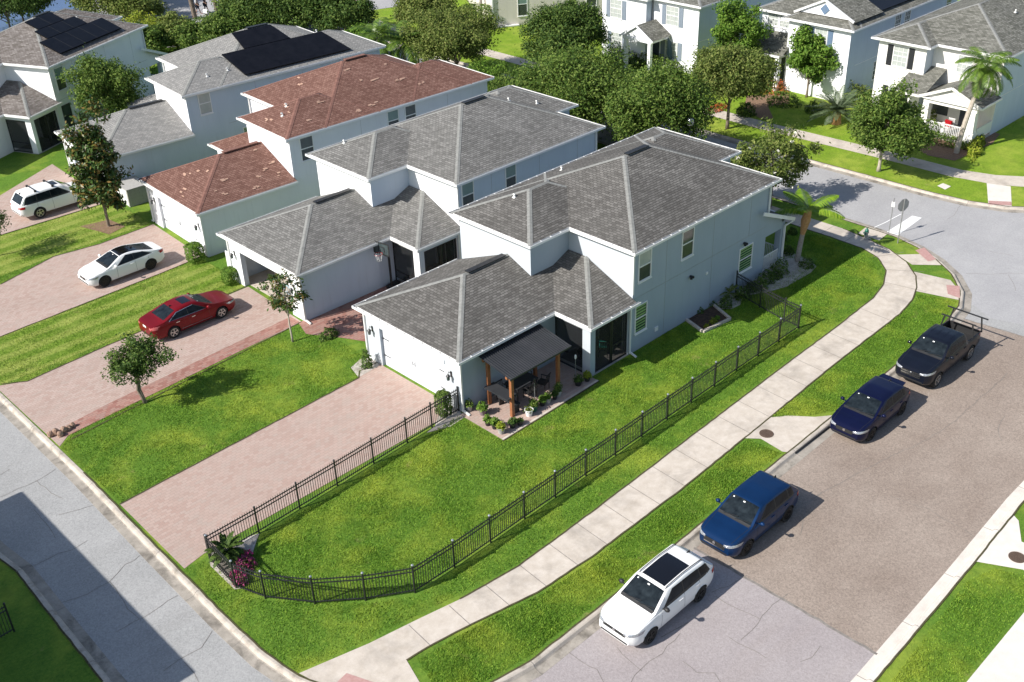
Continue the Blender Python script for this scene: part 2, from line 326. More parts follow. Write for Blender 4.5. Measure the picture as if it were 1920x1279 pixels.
# ------------------------------------------------------------------ mesh building
class MB:
    def __init__(s): s.v = []; s.f = []; s.m = []; s.uv = []; s.hasuv = False
    def face(s, pts, m=0, uv=None):
        i = len(s.v); s.v += [tuple(p) for p in pts]; s.f.append(tuple(range(i, i+len(pts)))); s.m.append(m); s.uv.append(uv)
        if uv: s.hasuv = True
    def mesh(s, V, F, m=0):
        i = len(s.v); s.v += [tuple(p) for p in V]
        for f in F: s.f.append(tuple(i+a for a in f)); s.m.append(m); s.uv.append(None)
    def box(s, x0, x1, y0, y1, z0, z1, m=0):
        if x0 > x1: x0, x1 = x1, x0
        if y0 > y1: y0, y1 = y1, y0
        V = [(x0, y0, z0), (x1, y0, z0), (x1, y1, z0), (x0, y1, z0), (x0, y0, z1), (x1, y0, z1), (x1, y1, z1), (x0, y1, z1)]
        s.mesh(V, [(3, 2, 1, 0), (4, 5, 6, 7), (0, 1, 5, 4), (1, 2, 6, 5), (2, 3, 7, 6), (3, 0, 4, 7)], m)
    def bar(s, p, q, w, h, m=0, up=(0, 0, 1)):
        p = Vector(p); q = Vector(q); d = (q-p).normalized(); u = Vector(up)
        if abs(d.dot(u)) > .99: u = Vector((1, 0, 0))
        a = d.cross(u).normalized()*w/2; b = a.cross(d).normalized()*h/2
        V = [p-a-b, p+a-b, p+a+b, p-a+b, q-a-b, q+a-b, q+a+b, q-a+b]
        s.mesh(V, [(0, 1, 2, 3), (7, 6, 5, 4), (4, 5, 1, 0), (5, 6, 2, 1), (6, 7, 3, 2), (7, 4, 0, 3)], m)
    def tube(s, pts, radii, n=8, m=0, cap=True):
        pts = [Vector(p) for p in pts]; V = []; F = []
        if isinstance(radii, (int, float)): radii = [radii]*len(pts)
        for i, p in enumerate(pts):
            d = (pts[min(i+1, len(pts)-1)]-pts[max(i-1, 0)]).normalized()
            u = Vector((0, 0, 1)) if abs(d.z) < .9 else Vector((1, 0, 0))
            a = d.cross(u).normalized(); b = a.cross(d)
            for k in range(n):
                t = 2*math.pi*k/n; V.append(p+(a*math.cos(t)+b*math.sin(t))*radii[i])
        for i in range(len(pts)-1):
            for k in range(n): F.append((i*n+k, (i+1)*n+k, (i+1)*n+(k+1) % n, i*n+(k+1) % n))
        if cap: F.append(tuple(range(n))); F.append(tuple(range((len(pts)-1)*n, len(pts)*n))[::-1])
        s.mesh(V, F, m)
    def lathe(s, prof, n=16, m=0, c=(0, 0, 0), axis='z'):
        """prof: (radius, height) pairs"""
        V = []; F = []
        for r, h in prof:
            for k in range(n):
                t = 2*math.pi*k/n; a, b = r*math.cos(t), r*math.sin(t)
                V.append((c[0]+a, c[1]+b, c[2]+h) if axis == 'z' else (c[0]+a, c[1]+h, c[2]+b))
        for i in range(len(prof)-1):
            for k in range(n):
                q = (i*n+k, i*n+(k+1) % n, (i+1)*n+(k+1) % n, (i+1)*n+k); F.append(q if axis == 'z' else q[::-1])
        F.append(tuple(range(n))[::-1]); F.append(tuple(range((len(prof)-1)*n, len(prof)*n)))
        s.mesh(V, F, m)
    def prism(s, pts, z0, z1, m=0, mside=None):
        n = len(pts); V = [(x, y, z0) for x, y in pts]+[(x, y, z1) for x, y in pts]
        a = sum(pts[i][0]*pts[(i+1) % n][1]-pts[(i+1) % n][0]*pts[i][1] for i in range(n))
        if a < 0: V = [(x, y, z0) for x, y in pts[::-1]]+[(x, y, z1) for x, y in pts[::-1]]
        s.mesh(V, [tuple(range(n, 2*n))], m)
        s.mesh(V, [(i, (i+1) % n, n+(i+1) % n, n+i) for i in range(n)], m if mside is None else mside)
    def sheet(s, pts, z, m=0): s.face([(x, y, z) for x, y in (pts if sum(pts[i][0]*pts[(i+1) % len(pts)][1]-pts[(i+1) % len(pts)][0]*pts[i][1] for i in range(len(pts))) > 0 else pts[::-1])], m)
    def build(s, name, mats, parent=None, smooth=False, bevel=0, T=None):
        me = bpy.data.meshes.new(name); V = s.v; F = s.f
        if T:
            V = [T(p) for p in V]
            if getattr(T, 'flip', False): F = [f[::-1] for f in F]
        me.from_pydata(V, [], F)
        if not isinstance(mats, (list, tuple)): mats = [mats]
        for k in mats: me.materials.append(MT[k] if isinstance(k, str) else k)
        me.polygons.foreach_set('material_index', s.m)
        if s.hasuv:
            L = me.uv_layers.new(name='UVMap'); fl = getattr(T, 'flip', False) if T else False; out = []
            for f, uv in zip(s.f, s.uv):
                u = uv if uv else [(0, 0)]*len(f)
                out += (u[::-1] if fl else u)
            L.data.foreach_set('uv', [c for p in out for c in p])
        if smooth: me.polygons.foreach_set('use_smooth', [True]*len(me.polygons))
        me.update(); o = bpy.data.objects.new(name, me); C.objects.link(o)
        if parent: o.parent = parent
        if bevel:
            b = o.modifiers.new('bevel', 'BEVEL'); b.width = bevel; b.segments = 2; b.limit_method = 'ANGLE'
        return o
def flipT(fn): fn.flip = True; return fn
def thing(name, label, cat, loc=(0, 0, 0), rz=0, group=None):
    o = bpy.data.objects.new(name, None); C.objects.link(o); o.empty_display_size = .3
    o.location = loc; o.rotation_euler = (0, 0, rz); o['label'] = label; o['category'] = cat
    if group: o['group'] = group
    return o
def tag(o, label, cat, group=None, loc=None, rz=None):
    o['label'] = label; o['category'] = cat
    if group: o['group'] = group
    if loc is not None: o.location = loc
    if rz is not None: o.rotation_euler = (0, 0, rz)
    return o
def struct(o, kind='structure', label=None):
    o['kind'] = kind
    if label: o['label'] = label
    return o
def dup(root, loc, rz=None, label=None, sc=None):
    r = root.copy(); C.objects.link(r); r.location = loc
    if rz is not None: r.rotation_euler = (0, 0, rz)
    if sc: r.scale = (sc, sc, sc)
    if label: r['label'] = label
    for ch in [o for o in bpy.data.objects if o.parent == root]:
        c = ch.copy(); C.objects.link(c); c.parent = r
        for g in [o for o in bpy.data.objects if o.parent == ch]:
            d = g.copy(); C.objects.link(d); d.parent = c
    return r
# ------------------------------------------------------------------ ground, roads, kerbs
def sheet_obj(name, pts, z, mat, kind='structure', label=None):
    b = MB(); b.sheet(pts, z); return struct(b.build(name, mat), kind, label)
def arc(cx, cy, r, a0, a1, n=9):
    return [(cx+r*math.cos(R_(a0+(a1-a0)*i/n)), cy+r*math.sin(R_(a0+(a1-a0)*i/n))) for i in range(n+1)]
def offset(pl, d):
    """offset an open polyline to its right-hand side by d"""
    out = []
    for i, p in enumerate(pl):
        a = Vector(pl[max(i-1, 0)]); b = Vector(pl[i]); c = Vector(pl[min(i+1, len(pl)-1)])
        d1 = (b-a).normalized() if i > 0 else None; d2 = (c-b).normalized() if i < len(pl)-1 else None
        d1 = d1 or d2; d2 = d2 or d1
        n = Vector((d1.y, -d1.x))+Vector((d2.y, -d2.x)); n /= max(.3, n.dot(Vector((d1.y, -d1.x))))
        out.append((b.x+n.x*d, b.y+n.y*d))
    return out
def dens(pl, step=1.5):
    out = [pl[0]]
    for a, b in zip(pl, pl[1:]):
        L = math.dist(a, b); n = max(1, int(L/step))
        for i in range(1, n+1): out.append((a[0]+(b[0]-a[0])*i/n, a[1]+(b[1]-a[1])*i/n))
    return out
def curb(pl, mat='curb', gmat='gutter', seg=3.0, wide=.62):
    """rounded kerb and gutter swept along the outer (right-hand) side of a block's edge, with casting joints"""
    pl = dens(pl, 1.0); rng = random.Random(3)
    prof = [(0.0, -.05), (0.0, .022), (.13, .024), (.19, .0), (.25, -.085), (.29, -.108), (wide, -.122), (wide, -.2)]
    rows = [offset(pl, o) for o, z in prof]
    b = MB(); g = MB()
    for j in range(len(prof)-1):
        tgt = b if j < 4 else g
        for i in range(len(pl)-1):
            z0, z1 = prof[j][1], prof[j+1][1]
            tgt.face([(*rows[j][i], z0), (*rows[j+1][i], z1), (*rows[j+1][i+1], z1), (*rows[j][i+1], z0)][::-1])
    # joints
    jt = MB(); acc = 0
    for i in range(1, len(pl)-1):
        acc += math.dist(pl[i-1], pl[i])
        if acc > seg:
            acc = 0
            for j in range(1, len(prof)-2):
                p = Vector((*rows[j][i], prof[j][1]+.004)); q = Vector((*rows[j+1][i], prof[j+1][1]+.004)); t = (Vector(pl[i+1])-Vector(pl[i])).normalized()*.012
                jt.face([(p.x-t.x, p.y-t.y, p.z), (q.x-t.x, q.y-t.y, q.z), (q.x+t.x, q.y+t.y, q.z), (p.x+t.x, p.y+t.y, p.z)])
    struct(b.build('kerb', mat, smooth=True)); struct(g.build('gutter', gmat)); struct(jt.build('kerb_joints', 'crack'))
ZR = -.13
sheet_obj('ground', [(-900, -900), (1500, -900), (1500, 1500), (-900, 1500)], -.45, 'grass3')
sheet_obj('road', [(-80, -60), (160, -60), (160, 200), (-80, 200)], ZR, 'asphalt')

# block 1: the corner block with the five rear-garage houses
sw = [(12.25, 120), (12.25, 48), (12.2, 40), (12.0, 33), (11.9, 28), (11.92, 25.6), (12.15, 23.9), (12.7, 22.3), (13.6, 20.8), (14.8, 19.7), (16.3, 19.05), (18, 18.75), (22, 18.75), (30, 18.95)]
ne = [(43.5, 19.15), (48.5, 19.35), (50.6, 19.65), (52.2, 20.35), (53.7, 21.6), (54.8, 23.1), (55.5, 24.6), (55.9, 26.2), (56.0, 28), (56.0, 60), (56.0, 93)]
edge1 = sw+ne
blk = MB(); blk.prism(edge1+[(50, 96), (12.25, 120)], -.44, 0, 0, 1); struct(blk.build('lawn', ['grass', 'soil']))
curb(edge1)
# mown strips between the driveways
sheet_obj('mown_lawn', [(12.9, 37.35), (24.7, 37.35), (25.3, 38.5), (26.3, 38.5), (26.3, 41.6), (26.5, 43.05), (12.9, 42.7)], .004, 'grass')
sheet_obj('mown_lawn', [(12.6, 49.62), (26.5, 49.65), (26.5, 54.3), (14.4, 54.4), (12.6, 54.9)], .004, 'grass2')
sheet_obj('mown_lawn', [(13.0, 61.0), (20.6, 61.6), (26.9, 61.5), (27.0, 66.6), (20, 66.8), (13.0, 68.4)], .004, 'grass2')
# driveways
def drive(name, pts, z=.012, mat='paver'): return sheet_obj(name, pts, z, mat)
drive('driveway', [(12.13, 31.45), (13.1, 31.65), (24.9, 31.75), (26.4, 31.5), (26.4, 37.6), (25.3, 37.7), (24.9, 37.25), (12.25, 36.85)])
drive('driveway', [(12.3, 42.6), (13.2, 43.35), (26.2, 43.85), (26.45, 49.4), (17.5, 49.25), (13.6, 49.0), (12.3, 49.75)], mat='paver2')
drive('driveway_border', [(12.75, 43.1), (26.1, 43.92), (26.1, 44.75), (15.5, 44.2), (12.9, 43.9)], .018, 'paver_red')
drive('driveway', [(12.4, 54.9), (14.4, 54.35), (24.8, 54.65), (26.7, 54.8), (27.0, 61.2), (23.3, 61.05), (20.6, 61.5), (16.9, 60.3), (12.4, 60.7)], mat='paver2')
drive('driveway', [(12.4, 68.6), (19.7, 67.0), (26.8, 66.7), (27.2, 76.3), (26.8, 76.1), (22.2, 73.4), (12.4, 71.5)], mat='paver2')
drive('brick_path', [(26.0, 43.9), (25.6, 42.6), (26.6, 41.0), (27.3, 39.6), (31.6, 39.5), (36, 39.5), (36, 43.9)], .02, 'paver_red')
# sidewalk that bends round the corner house
win = [(12.2, 24.0), (14.7, 23.35), (16.6, 23.0), (18.3, 22.65), (21.0, 22.35), (25.5, 22.45), (32, 22.7), (40, 23.0), (44, 23.1), (48.4, 23.3), (50.2, 23.7), (51.7, 24.4), (52.8, 25.5), (53.3, 26.8), (53.4, 29), (53.4, 92)]
wout = [(54.9, 92), (54.9, 29), (54.6, 27.2), (54.2, 25.6), (53.4, 24.1), (52.2, 22.9), (51, 22.2), (49.6, 21.7), (47.8, 21.45), (41.2, 21.3), (34.9, 21.0), (29.1, 20.75), (23.3, 20.7), (20.5, 20.85), (18.2, 21.35), (16.0, 21.75), (15.1, 21.8), (14.6, 20.1), (13.6, 20.9), (12.6, 22.3)]
sheet_obj('sidewalk', win+wout, .016, 'walk')
jb = MB()
def crackline(b, pts, w=.03, z=.022, wob=0.0, rng=random.Random(5)):
    pts = dens([tuple(p[:2]) for p in pts], .35)
    pts = [(x+rng.uniform(-wob, wob), y+rng.uniform(-wob, wob)) for x, y in pts]
    L = offset(pts, w/2); Rr = offset(pts, -w/2)
    for i in range(len(pts)-1): b.face([(*L[i], z), (*L[i+1], z), (*Rr[i+1], z), (*Rr[i], z)])
for x in np.arange(16.2, 48.5, 1.62): a_, b_ = np.interp(x, [14.7, 18.3, 21, 25.5, 32, 48.4], [23.3, 22.6, 22.32, 22.42, 22.67, 23.25]), np.interp(x-.1, [15.1, 18.2, 20.5, 23.3, 29.1, 34.9, 47.8], [21.85, 21.38, 20.88, 20.73, 20.78, 21.03, 21.47]); crackline(jb, [(x, a_), (x-.1, b_)], .025)
for y in np.arange(28, 60, 1.6): crackline(jb, [(53.4, y), (54.9, y)], .025)
for a, r0, r1 in [(-75, 0, 0), (-50, 0, 0), (-25, 0, 0)]:
    ca, sa = math.cos(R_(a)), math.sin(R_(a)); crackline(jb, [(49.5+3.5*ca, 27.3+3.6*sa), (49.5+5.4*ca, 27.3+5.9*sa)], .025)
struct(jb.build('sidewalk_joints', 'crack'))
# ramps with tactile pads at the corner
sheet_obj('kerb_ramp', [(53.9, 24.9), (55.2, 23.6), (54.75, 22.9), (54.3, 22.5), (53.3, 23.7), (54.3, 25.9)], .020, 'walk')
sheet_obj('kerb_ramp', [(51.8, 22.7), (52.6, 23.2), (53.0, 21.3), (52.0, 20.2), (51.2, 19.95), (50.6, 22.1)], .020, 'walk')
sheet_obj('kerb_ramp', [(54.85, 26.6), (56.0, 26.7), (55.9, 28.1), (54.9, 28.0)], .020, 'walk')
tac = [[xy(1716, 470), xy(1733, 465), xy(1755, 487), xy(1740, 491)], [xy(1774, 535), xy(1799, 537), xy(1800, 560), xy(1777, 552)]]
for p in tac: sheet_obj('tactile_paving', p, .028, 'tactile')
sheet_obj('tactile_paving', [xy(630, 1282), xy(650, 1263), xy(706, 1282), xy(690, 1302)], .024, 'tactile')
# drain inlet apron beside the hatchback
sheet_obj('drain_apron', [(33.9, 18.95), (33.75, 19.2), (33.9, 20.4), (33.3, 21.1), (35.3, 21.2), (36.2, 20.5), (36.9, 19.6), (37.6, 19.05)], .020, 'walk')
# side street surface: brown strip between two paler ends
sheet_obj('side_street', [(26.5, 10.0), (26.45, 19.3), (49.7, 19.35), (50.7, 9.9)], ZR+.004, 'asphalt_brown')
sheet_obj('side_street_end', [(5, -2), (5, 10.0), (12.3, 19.2), (16.5, 19.05), (26.44, 19.0), (26.49, 10.0), (26.5, -2)], ZR+.003, 'asphalt_pink')
sheet_obj('avenue', [(50.8, -40), (52, 14), (50.7, 18), (56, 27), (56, 120), (64, 120), (64, 26), (70, 20), (110, 18), (110, -40)], ZR+.005, 'asphalt_far')

# block 2: across the alley
e2 = [(7.35, -40), (7.35, 28.5), (7.45, 33), (7.55, 36), (7.3, 38), (7.0, 46), (7.0, 120)]
b2 = MB(); b2.prism(e2+[(-70, 120), (-70, -40)], -.44, 0, 0, 1); struct(b2.build('lawn', ['grass', 'soil'])); curb(e2)
# block 3: south of the side street
e3 = [(90, 10.6), (60, 10.5), (37.4, 10.45), (31.7, 10.2), (25.2, 10.0), (20, 9.9), (16.5, 9.2), (14.3, 7.4), (13.2, 5), (13, -30)]
e3 = e3[::-1][::-1]
b3 = MB(); b3.prism(e3+[(90, -30)], -.44, 0, 0, 1); struct(b3.build('lawn', ['grass', 'soil'])); curb(e3[::-1][::-1], 'curb_w', 'curb_w')
sheet_obj('sidewalk', [(10, 6.2), (23.5, 7.85), (90, 7.95), (90, 6.3), (10, 4.5)], .012, 'walk_white')
sheet_obj('drain_apron', [(32.9, 10.22), (33.15, 9.75), (33.66, 8.8), (33.2, 7.9), (36, 7.9), (35.2, 8.9), (35.1, 9.5), (36.2, 10.1), (36.4, 10.4)], .018, 'walk_white')
# block 4: across the avenue
e4 = [(63.0, 95), (63.0, 60), (63.1, 36), (63.3, 28), (63.6, 25.4), (64.3, 23.3), (65.6, 21.6), (67.5, 20.6), (70, 20.2), (120, 20.0)]
b4 = MB(); b4.prism(e4[::-1]+[(150, 95), (150, 20)], -.44, 0, 0, 1); struct(b4.build('lawn', ['grass3', 'soil']))
curb(e4)
sheet_obj('sidewalk', [(67.2, 92), (65.6, 92), (65.7, 60), (65.9, 42), (66.4, 33), (66.5, 28), (67.1, 25.2), (68.3, 23.2), (71, 22.3), (120, 22.2), (120, 23.7), (71.6, 23.8), (69.5, 24.6), (68.6, 26), (68.0, 28), (67.9, 33), (67.4, 42), (67.2, 60)], .012, 'walk')
sheet_obj('kerb_ramp', [xy(1850, 344), xy(1895, 350), xy(1897, 387), xy(1853, 384)], .018, 'walk_white')
sheet_obj('tactile_paving', [xy(1853, 377), xy(1896, 379), xy(1897, 386), xy(1854, 384)], .026, 'tactile')
sheet_obj('service_cover', [xy(1757, 349), xy(1768, 344), xy(1783, 350), xy(1772, 356)], .02, 'walk_white')
# far side: cross street, pond
sheet_obj('road', [(49, 100), (66, 94), (95, 84), (130, 76), (150, 90), (96, 97), (80, 108), (66, 134), (57, 126), (52, 112)], .02, 'asphalt_far')
sheet_obj('pond', [(10, 113), (44, 112), (51, 119.5), (56, 128), (58, 165), (10, 165)], .01, 'water')
# road markings
sheet_obj('stop_line', [xy(1656, 436), xy(1680, 441), xy(1729, 405), xy(1711, 401)], ZR+.012, 'white')
mk_ = MB(); crackline(mk_, [xy(1690, 398), xy(1660, 414), xy(1640, 423)], .07, ZR+.012); struct(mk_.build('edge_line', 'white'))
# cracks traced on the carriageways
ck = MB()
for pl in [[(105, 880), (70, 900), (35, 917), (0, 932)], [(68, 902), (85, 915), (95, 925), (115, 935)], [(265, 1041), (235, 1060), (205, 1090), (160, 1115), (110, 1130)], [(165, 1013), (135, 1030), (112, 1038), (70, 1058), (45, 1072)],
           [(400, 1182), (375, 1215), (335, 1238), (308, 1258)], [(345, 1243), (365, 1262), (370, 1279)], [(335, 1115), (300, 1137), (268, 1157), (215, 1185)], [(65, 955), (85, 982), (105, 1010)], [(206, 1092), (225, 1115), (240, 1140), (262, 1160)],
           [(1060, 1220), (1090, 1238), (1120, 1258), (1130, 1279)], [(1275, 1187), (1240, 1225), (1215, 1240), (1190, 1268), (1183, 1279)], [(1155, 1215), (1180, 1240), (1205, 1260)], [(1475, 1113), (1440, 1145), (1410, 1180), (1388, 1200)],
           [(1340, 1118), (1385, 1145), (1425, 1160)], [(1365, 1195), (1400, 1212), (1435, 1235)], [(1402, 1080), (1380, 1092), (1335, 1110)], [(1640, 870), (1590, 900), (1540, 925), (1490, 955), (1450, 978)], [(1540, 925), (1510, 950), (1500, 1000)],
           [(1890, 700), (1840, 745), (1790, 790), (1720, 835), (1640, 870)], [(1810, 512), (1860, 515), (1920, 512)], [(1890, 515), (1900, 530), (1905, 545)], [(1800, 385), (1806, 375), (1790, 403), (1775, 412)], [(1670, 930), (1740, 955), (1790, 985), (1826, 1005)],
           [(1280, 1240), (1310, 1262), (1340, 1262), (1352, 1279)], [(1500, 1243), (1520, 1232), (1540, 1212)], [(1885, 780), (1870, 800), (1880, 830)], [(20, 880), (0, 892)], [(190, 945), (150, 955), (110, 965)], [(1850, 470), (1900, 480)]]:
    crackline(ck, [xy(*p, z=ZR) for p in pl], .018, ZR+.010, .05)
struct(ck.build('road_cracks', 'crack'))
jl = MB()
crackline(jl, [(26.47, 10.0), (26.47, 18.9)], .10, ZR+.011, .03); crackline(jl, [(49.75, 19.0), (50.72, 10.3)], .05, ZR+.011, .03); crackline(jl, [xy(1240, 1190), xy(1290, 1163)], .03, ZR+.011)
struct(jl.build('road_seam', 'crack'))
ed = MB()
for pl in (edge1[2:], [(12.25, 36.85), (24.9, 37.25), (25.3, 37.7), (26.4, 37.7)], win[3:26], wout[1:17], [(12.9, 42.75), (26.2, 43.85)], [(12.6, 49.68), (13.6, 49.0), (17.5, 49.25), (26.4, 49.5)], [(12.6, 54.9), (14.4, 54.35), (24.8, 54.65), (26.7, 54.8)], [(16.9, 60.3), (20.6, 61.5), (23.3, 61.05), (27, 61.2)], [(12.9, 68.4), (19.7, 67.0), (26.8, 66.7)], e3[:8], e2[1:8], e4[1:9], [(26.1, 28.48), (32.55, 28.56)]):
    crackline(ed, pl, .07, .026, .015)
struct(ed.build('lawn_edge', 'edge'))
# planting beds
sheet_obj('gravel_bed', [xy(658, 690), xy(678, 672), xy(700, 673), xy(712, 686), xy(672, 708)], .02, 'gravel')
sheet_obj('gravel_bed', [xy(390, 1040), xy(395, 1062), xy(440, 1106), xy(452, 1104), xy(470, 1050), xy(482, 1012), xy(487, 1000), xy(470, 1006)], .02, 'gravel')
sheet_obj('gravel_bed', [xy(800, 812), xy(815, 800), xy(835, 745), xy(862, 772), xy(872, 782), xy(845, 800)], .015, 'gravel')
sheet_obj('gravel_bed', [xy(1375, 550), xy(1392, 556), xy(1440, 548), xy(1475, 538), xy(1520, 512), xy(1531, 500), xy(1520, 490), xy(1496, 478), xy(1462, 470), xy(1452, 490), xy(1414, 523)], .02, 'gravel')
sheet_obj('gravel_bed', [xy(1340, 565), xy(1352, 580), xy(1372, 580), xy(1388, 572), xy(1390, 562), xy(1378, 553), xy(1366, 548)], .02, 'gravel')
sheet_obj('mulch_bed', [xy(1285, 600), xy(1318, 624), xy(1369, 600), xy(1338, 574)], .03, 'mulch')
sheet_obj('mulch_bed', [xy(1395, 205), xy(1430, 225), xy(1450, 222), xy(1440, 200), xy(1480, 195), xy(1480, 175), xy(1400, 180)], .02, 'brownbed')
sheet_obj('mulch_bed', [xy(1690, 265), xy(1740, 292), xy(1790, 302), xy(1860, 270), xy(1875, 252), xy(1800, 225), xy(1700, 230)], .02, 'brownbed')
sheet_obj('mulch_bed', [xy(150, 425), xy(205, 440), xy(235, 425), xy(205, 412)], .02, 'brownbed')
sheet_obj('patio', [(26.15, 31.35), (26.15, 28.62), (32.55, 28.72), (32.55, 31.4)], .03, 'paver')
sheet_obj('patio_edge', [(26.15, 28.62), (26.15, 28.5), (32.55, 28.6), (32.55, 28.72)], .035, 'walk')
pe = MB()
for a, b_ in [((1285, 600), (1318, 624)), ((1318, 624), (1369, 600)), ((1369, 600), (1338, 574))]:
    a = at(*a); b_ = at(*b_); d = (b_-a); n = max(1, int(d.length/.3))
    for i in range(n): p = a+d*(i+.04)/n; q = a+d*(i+.96)/n; pe.bar((p.x, p.y, .07), (q.x, q.y, .07), .14, .12)
tag(pe.build('garden_edging', 'walk'), 'low concrete block edging round the mulch bed by the blue house wall', 'garden edging')
# ------------------------------------------------------------------ houses
PT = 5/12
def clip(poly, f):
    """keep the side where f(p) >= 0; poly = list of (Vector, uv)"""
    out = []
    for i in range(len(poly)):
        a, b = poly[i], poly[(i+1) % len(poly)]; fa, fb = f(a[0]), f(b[0])
        if fa >= 0: out.append(a)
        if fa*fb < 0:
            t = fa/(fa-fb); out.append((a[0].lerp(b[0], t), (a[1][0]+(b[1][0]-a[1][0])*t, a[1][1]+(b[1][1]-a[1][1])*t)))
    return out
def hip(b, caps, x0, x1, y0, y1, z, pitch=PT, cx=None, gable=(), dz=0, vent=False, ridge=True, seed=0, cl=()):
    """one hipped roof rectangle; gable: subset of {'x0','x1','y0','y1'}; cx = (xmin, xmax) clips it"""
    z += dz; w = min(x1-x0, y1-y0)/2; top = z+w*pitch
    alongx = (x1-x0) >= (y1-y0)
    P = [Vector((x0, y0, z)), Vector((x1, y0, z)), Vector((x1, y1, z)), Vector((x0, y1, z))]
    if alongx:
        ym = (y0+y1)/2; a = Vector((x0 if 'x0' in gable else x0+w, ym, top)); c = Vector((x1 if 'x1' in gable else x1-w, ym, top))
        faces = [([P[0], P[1], c, a], 'y0'), ([P[2], P[3], a, c], 'y1')]
        if 'x0' not in gable: faces.append(([P[3], P[0], a], 'x0'))
        if 'x1' not in gable: faces.append(([P[1], P[2], c], 'x1'))
    else:
        xm = (x0+x1)/2; a = Vector((xm, y0 if 'y0' in gable else y0+w, top)); c = Vector((xm, y1 if 'y1' in gable else y1-w, top))
        faces = [([P[3], P[0], a, c], 'x0'), ([P[1], P[2], c, a], 'x1')]
        if 'y0' not in gable: faces.append(([P[0], P[1], a], 'y0'))
        if 'y1' not in gable: faces.append(([P[2], P[3], c], 'y1'))
    k = math.sqrt(1+pitch*pitch)
    for pts, side in faces:
        uvp = []
        for p in pts:
            if side in ('y0', 'y1'): uvp.append((p, (p.x+seed*.37, (p.z-z)/pitch*k)))
            else: uvp.append((p, (p.y+seed*.61, (p.z-z)/pitch*k)))
        if cx:
            if cx[0] is not None: uvp = clip(uvp, lambda p: p.x-cx[0])
            if cx[1] is not None: uvp = clip(uvp, lambda p: cx[1]-p.x)
        for fn in cl: uvp = clip(uvp, fn)
        if len(uvp) > 2: b.face([p for p, _ in uvp], 0, [u for _, u in uvp])
    segs = []
    if alongx:
        if 'x0' not in gable: segs += [(P[0], a), (P[3], a)]
        if 'x1' not in gable: segs += [(P[1], c), (P[2], c)]
    else:
        if 'y0' not in gable: segs += [(P[0], a), (P[1], a)]
        if 'y1' not in gable: segs += [(P[2], c), (P[3], c)]
    if ridge: segs.append((a, c))
    for p, q in segs:
        if cx:
            if cx[1] is not None:
                if p.x >= cx[1] and q.x >= cx[1]: continue
                if q.x > cx[1]: q = p.lerp(q, (cx[1]-p.x)/(q.x-p.x))
                elif p.x > cx[1]: p = q.lerp(p, (cx[1]-q.x)/(p.x-q.x))
        if (q-p).length < .2: continue
        caps.append((p.copy(), q.copy()))
    return a, c
def cap_mesh(caps, w=.26):
    b = MB()
    for p, q in caps:
        d = (q-p); L = d.length; n = max(1, int(L/.22)); side = d.cross(Vector((0, 0, 1))).normalized()*w/2; dn = Vector((0, 0, -.055 if abs(d.z) < .01 else -.035))
        up = Vector((0, 0, .018))
        for i in range(n):
            a = p+d*(i/n)+up; c = p+d*((i+1.12)/n)+up+Vector((0, 0, -.012))
            b.face([a-side+dn, c-side+dn, c, a]); b.face([a, c, c+side+dn, a+side+dn])
    return b
def eaves(fas, gut, pl, z, closed=False, hang=False, skip=()):
    """fascia board and open gutter along an eave polyline (roof on the left of travel)"""
    n = len(pl)-1
    out = offset(pl, .0); o2 = offset(pl, .12)
    for i in range(n):
        if i in skip: continue
        a, c = Vector((*pl[i], 0)), Vector((*pl[i+1], 0)); d = (c-a).normalized(); nrm = Vector((d.y, -d.x, 0))
        A0, C0 = Vector((*out[i], 0)), Vector((*out[i+1], 0)); A1, C1 = Vector((*o2[i], 0)), Vector((*o2[i+1], 0))
        Z = Vector((0, 0, 1))
        fas.face([A0+Z*(z-.19), C0+Z*(z-.19), C0+Z*(z+.01), A0+Z*(z+.01)])
        # gutter: bottom, outer wall, rolled lip
        gut.face([A1+Z*(z-.13), C1+Z*(z-.13), C0+Z*(z-.17), A0+Z*(z-.17)][::-1], 0)
        gut.face([A1+Z*(z-.13), C1+Z*(z-.13), C1+Z*(z-.005), A1+Z*(z-.005)], 0)
        i1 = offset(pl, .095); B0, D0 = Vector((*i1[i], 0)), Vector((*i1[i+1], 0))
        gut.face([A1+Z*(z-.005), C1+Z*(z-.005), D0+Z*(z-.005), B0+Z*(z-.005)], 0)
        gut.face([B0+Z*(z-.1), D0+Z*(z-.1), D0+Z*(z-.006), B0+Z*(z-.006)][::-1], 0)
        gut.face([B0+Z*(z-.1), D0+Z*(z-.1), C0+Z*(z-.1), A0+Z*(z-.1)], 1)
        if hang:
            L = (c-a).length; k = int(L/.62)
            for j in range(1, k):
                p = a+d*(j*L/k); gut.bar(p+Z*(z-.002), p+nrm*.11+Z*(z-.002), .05, .012, 0)
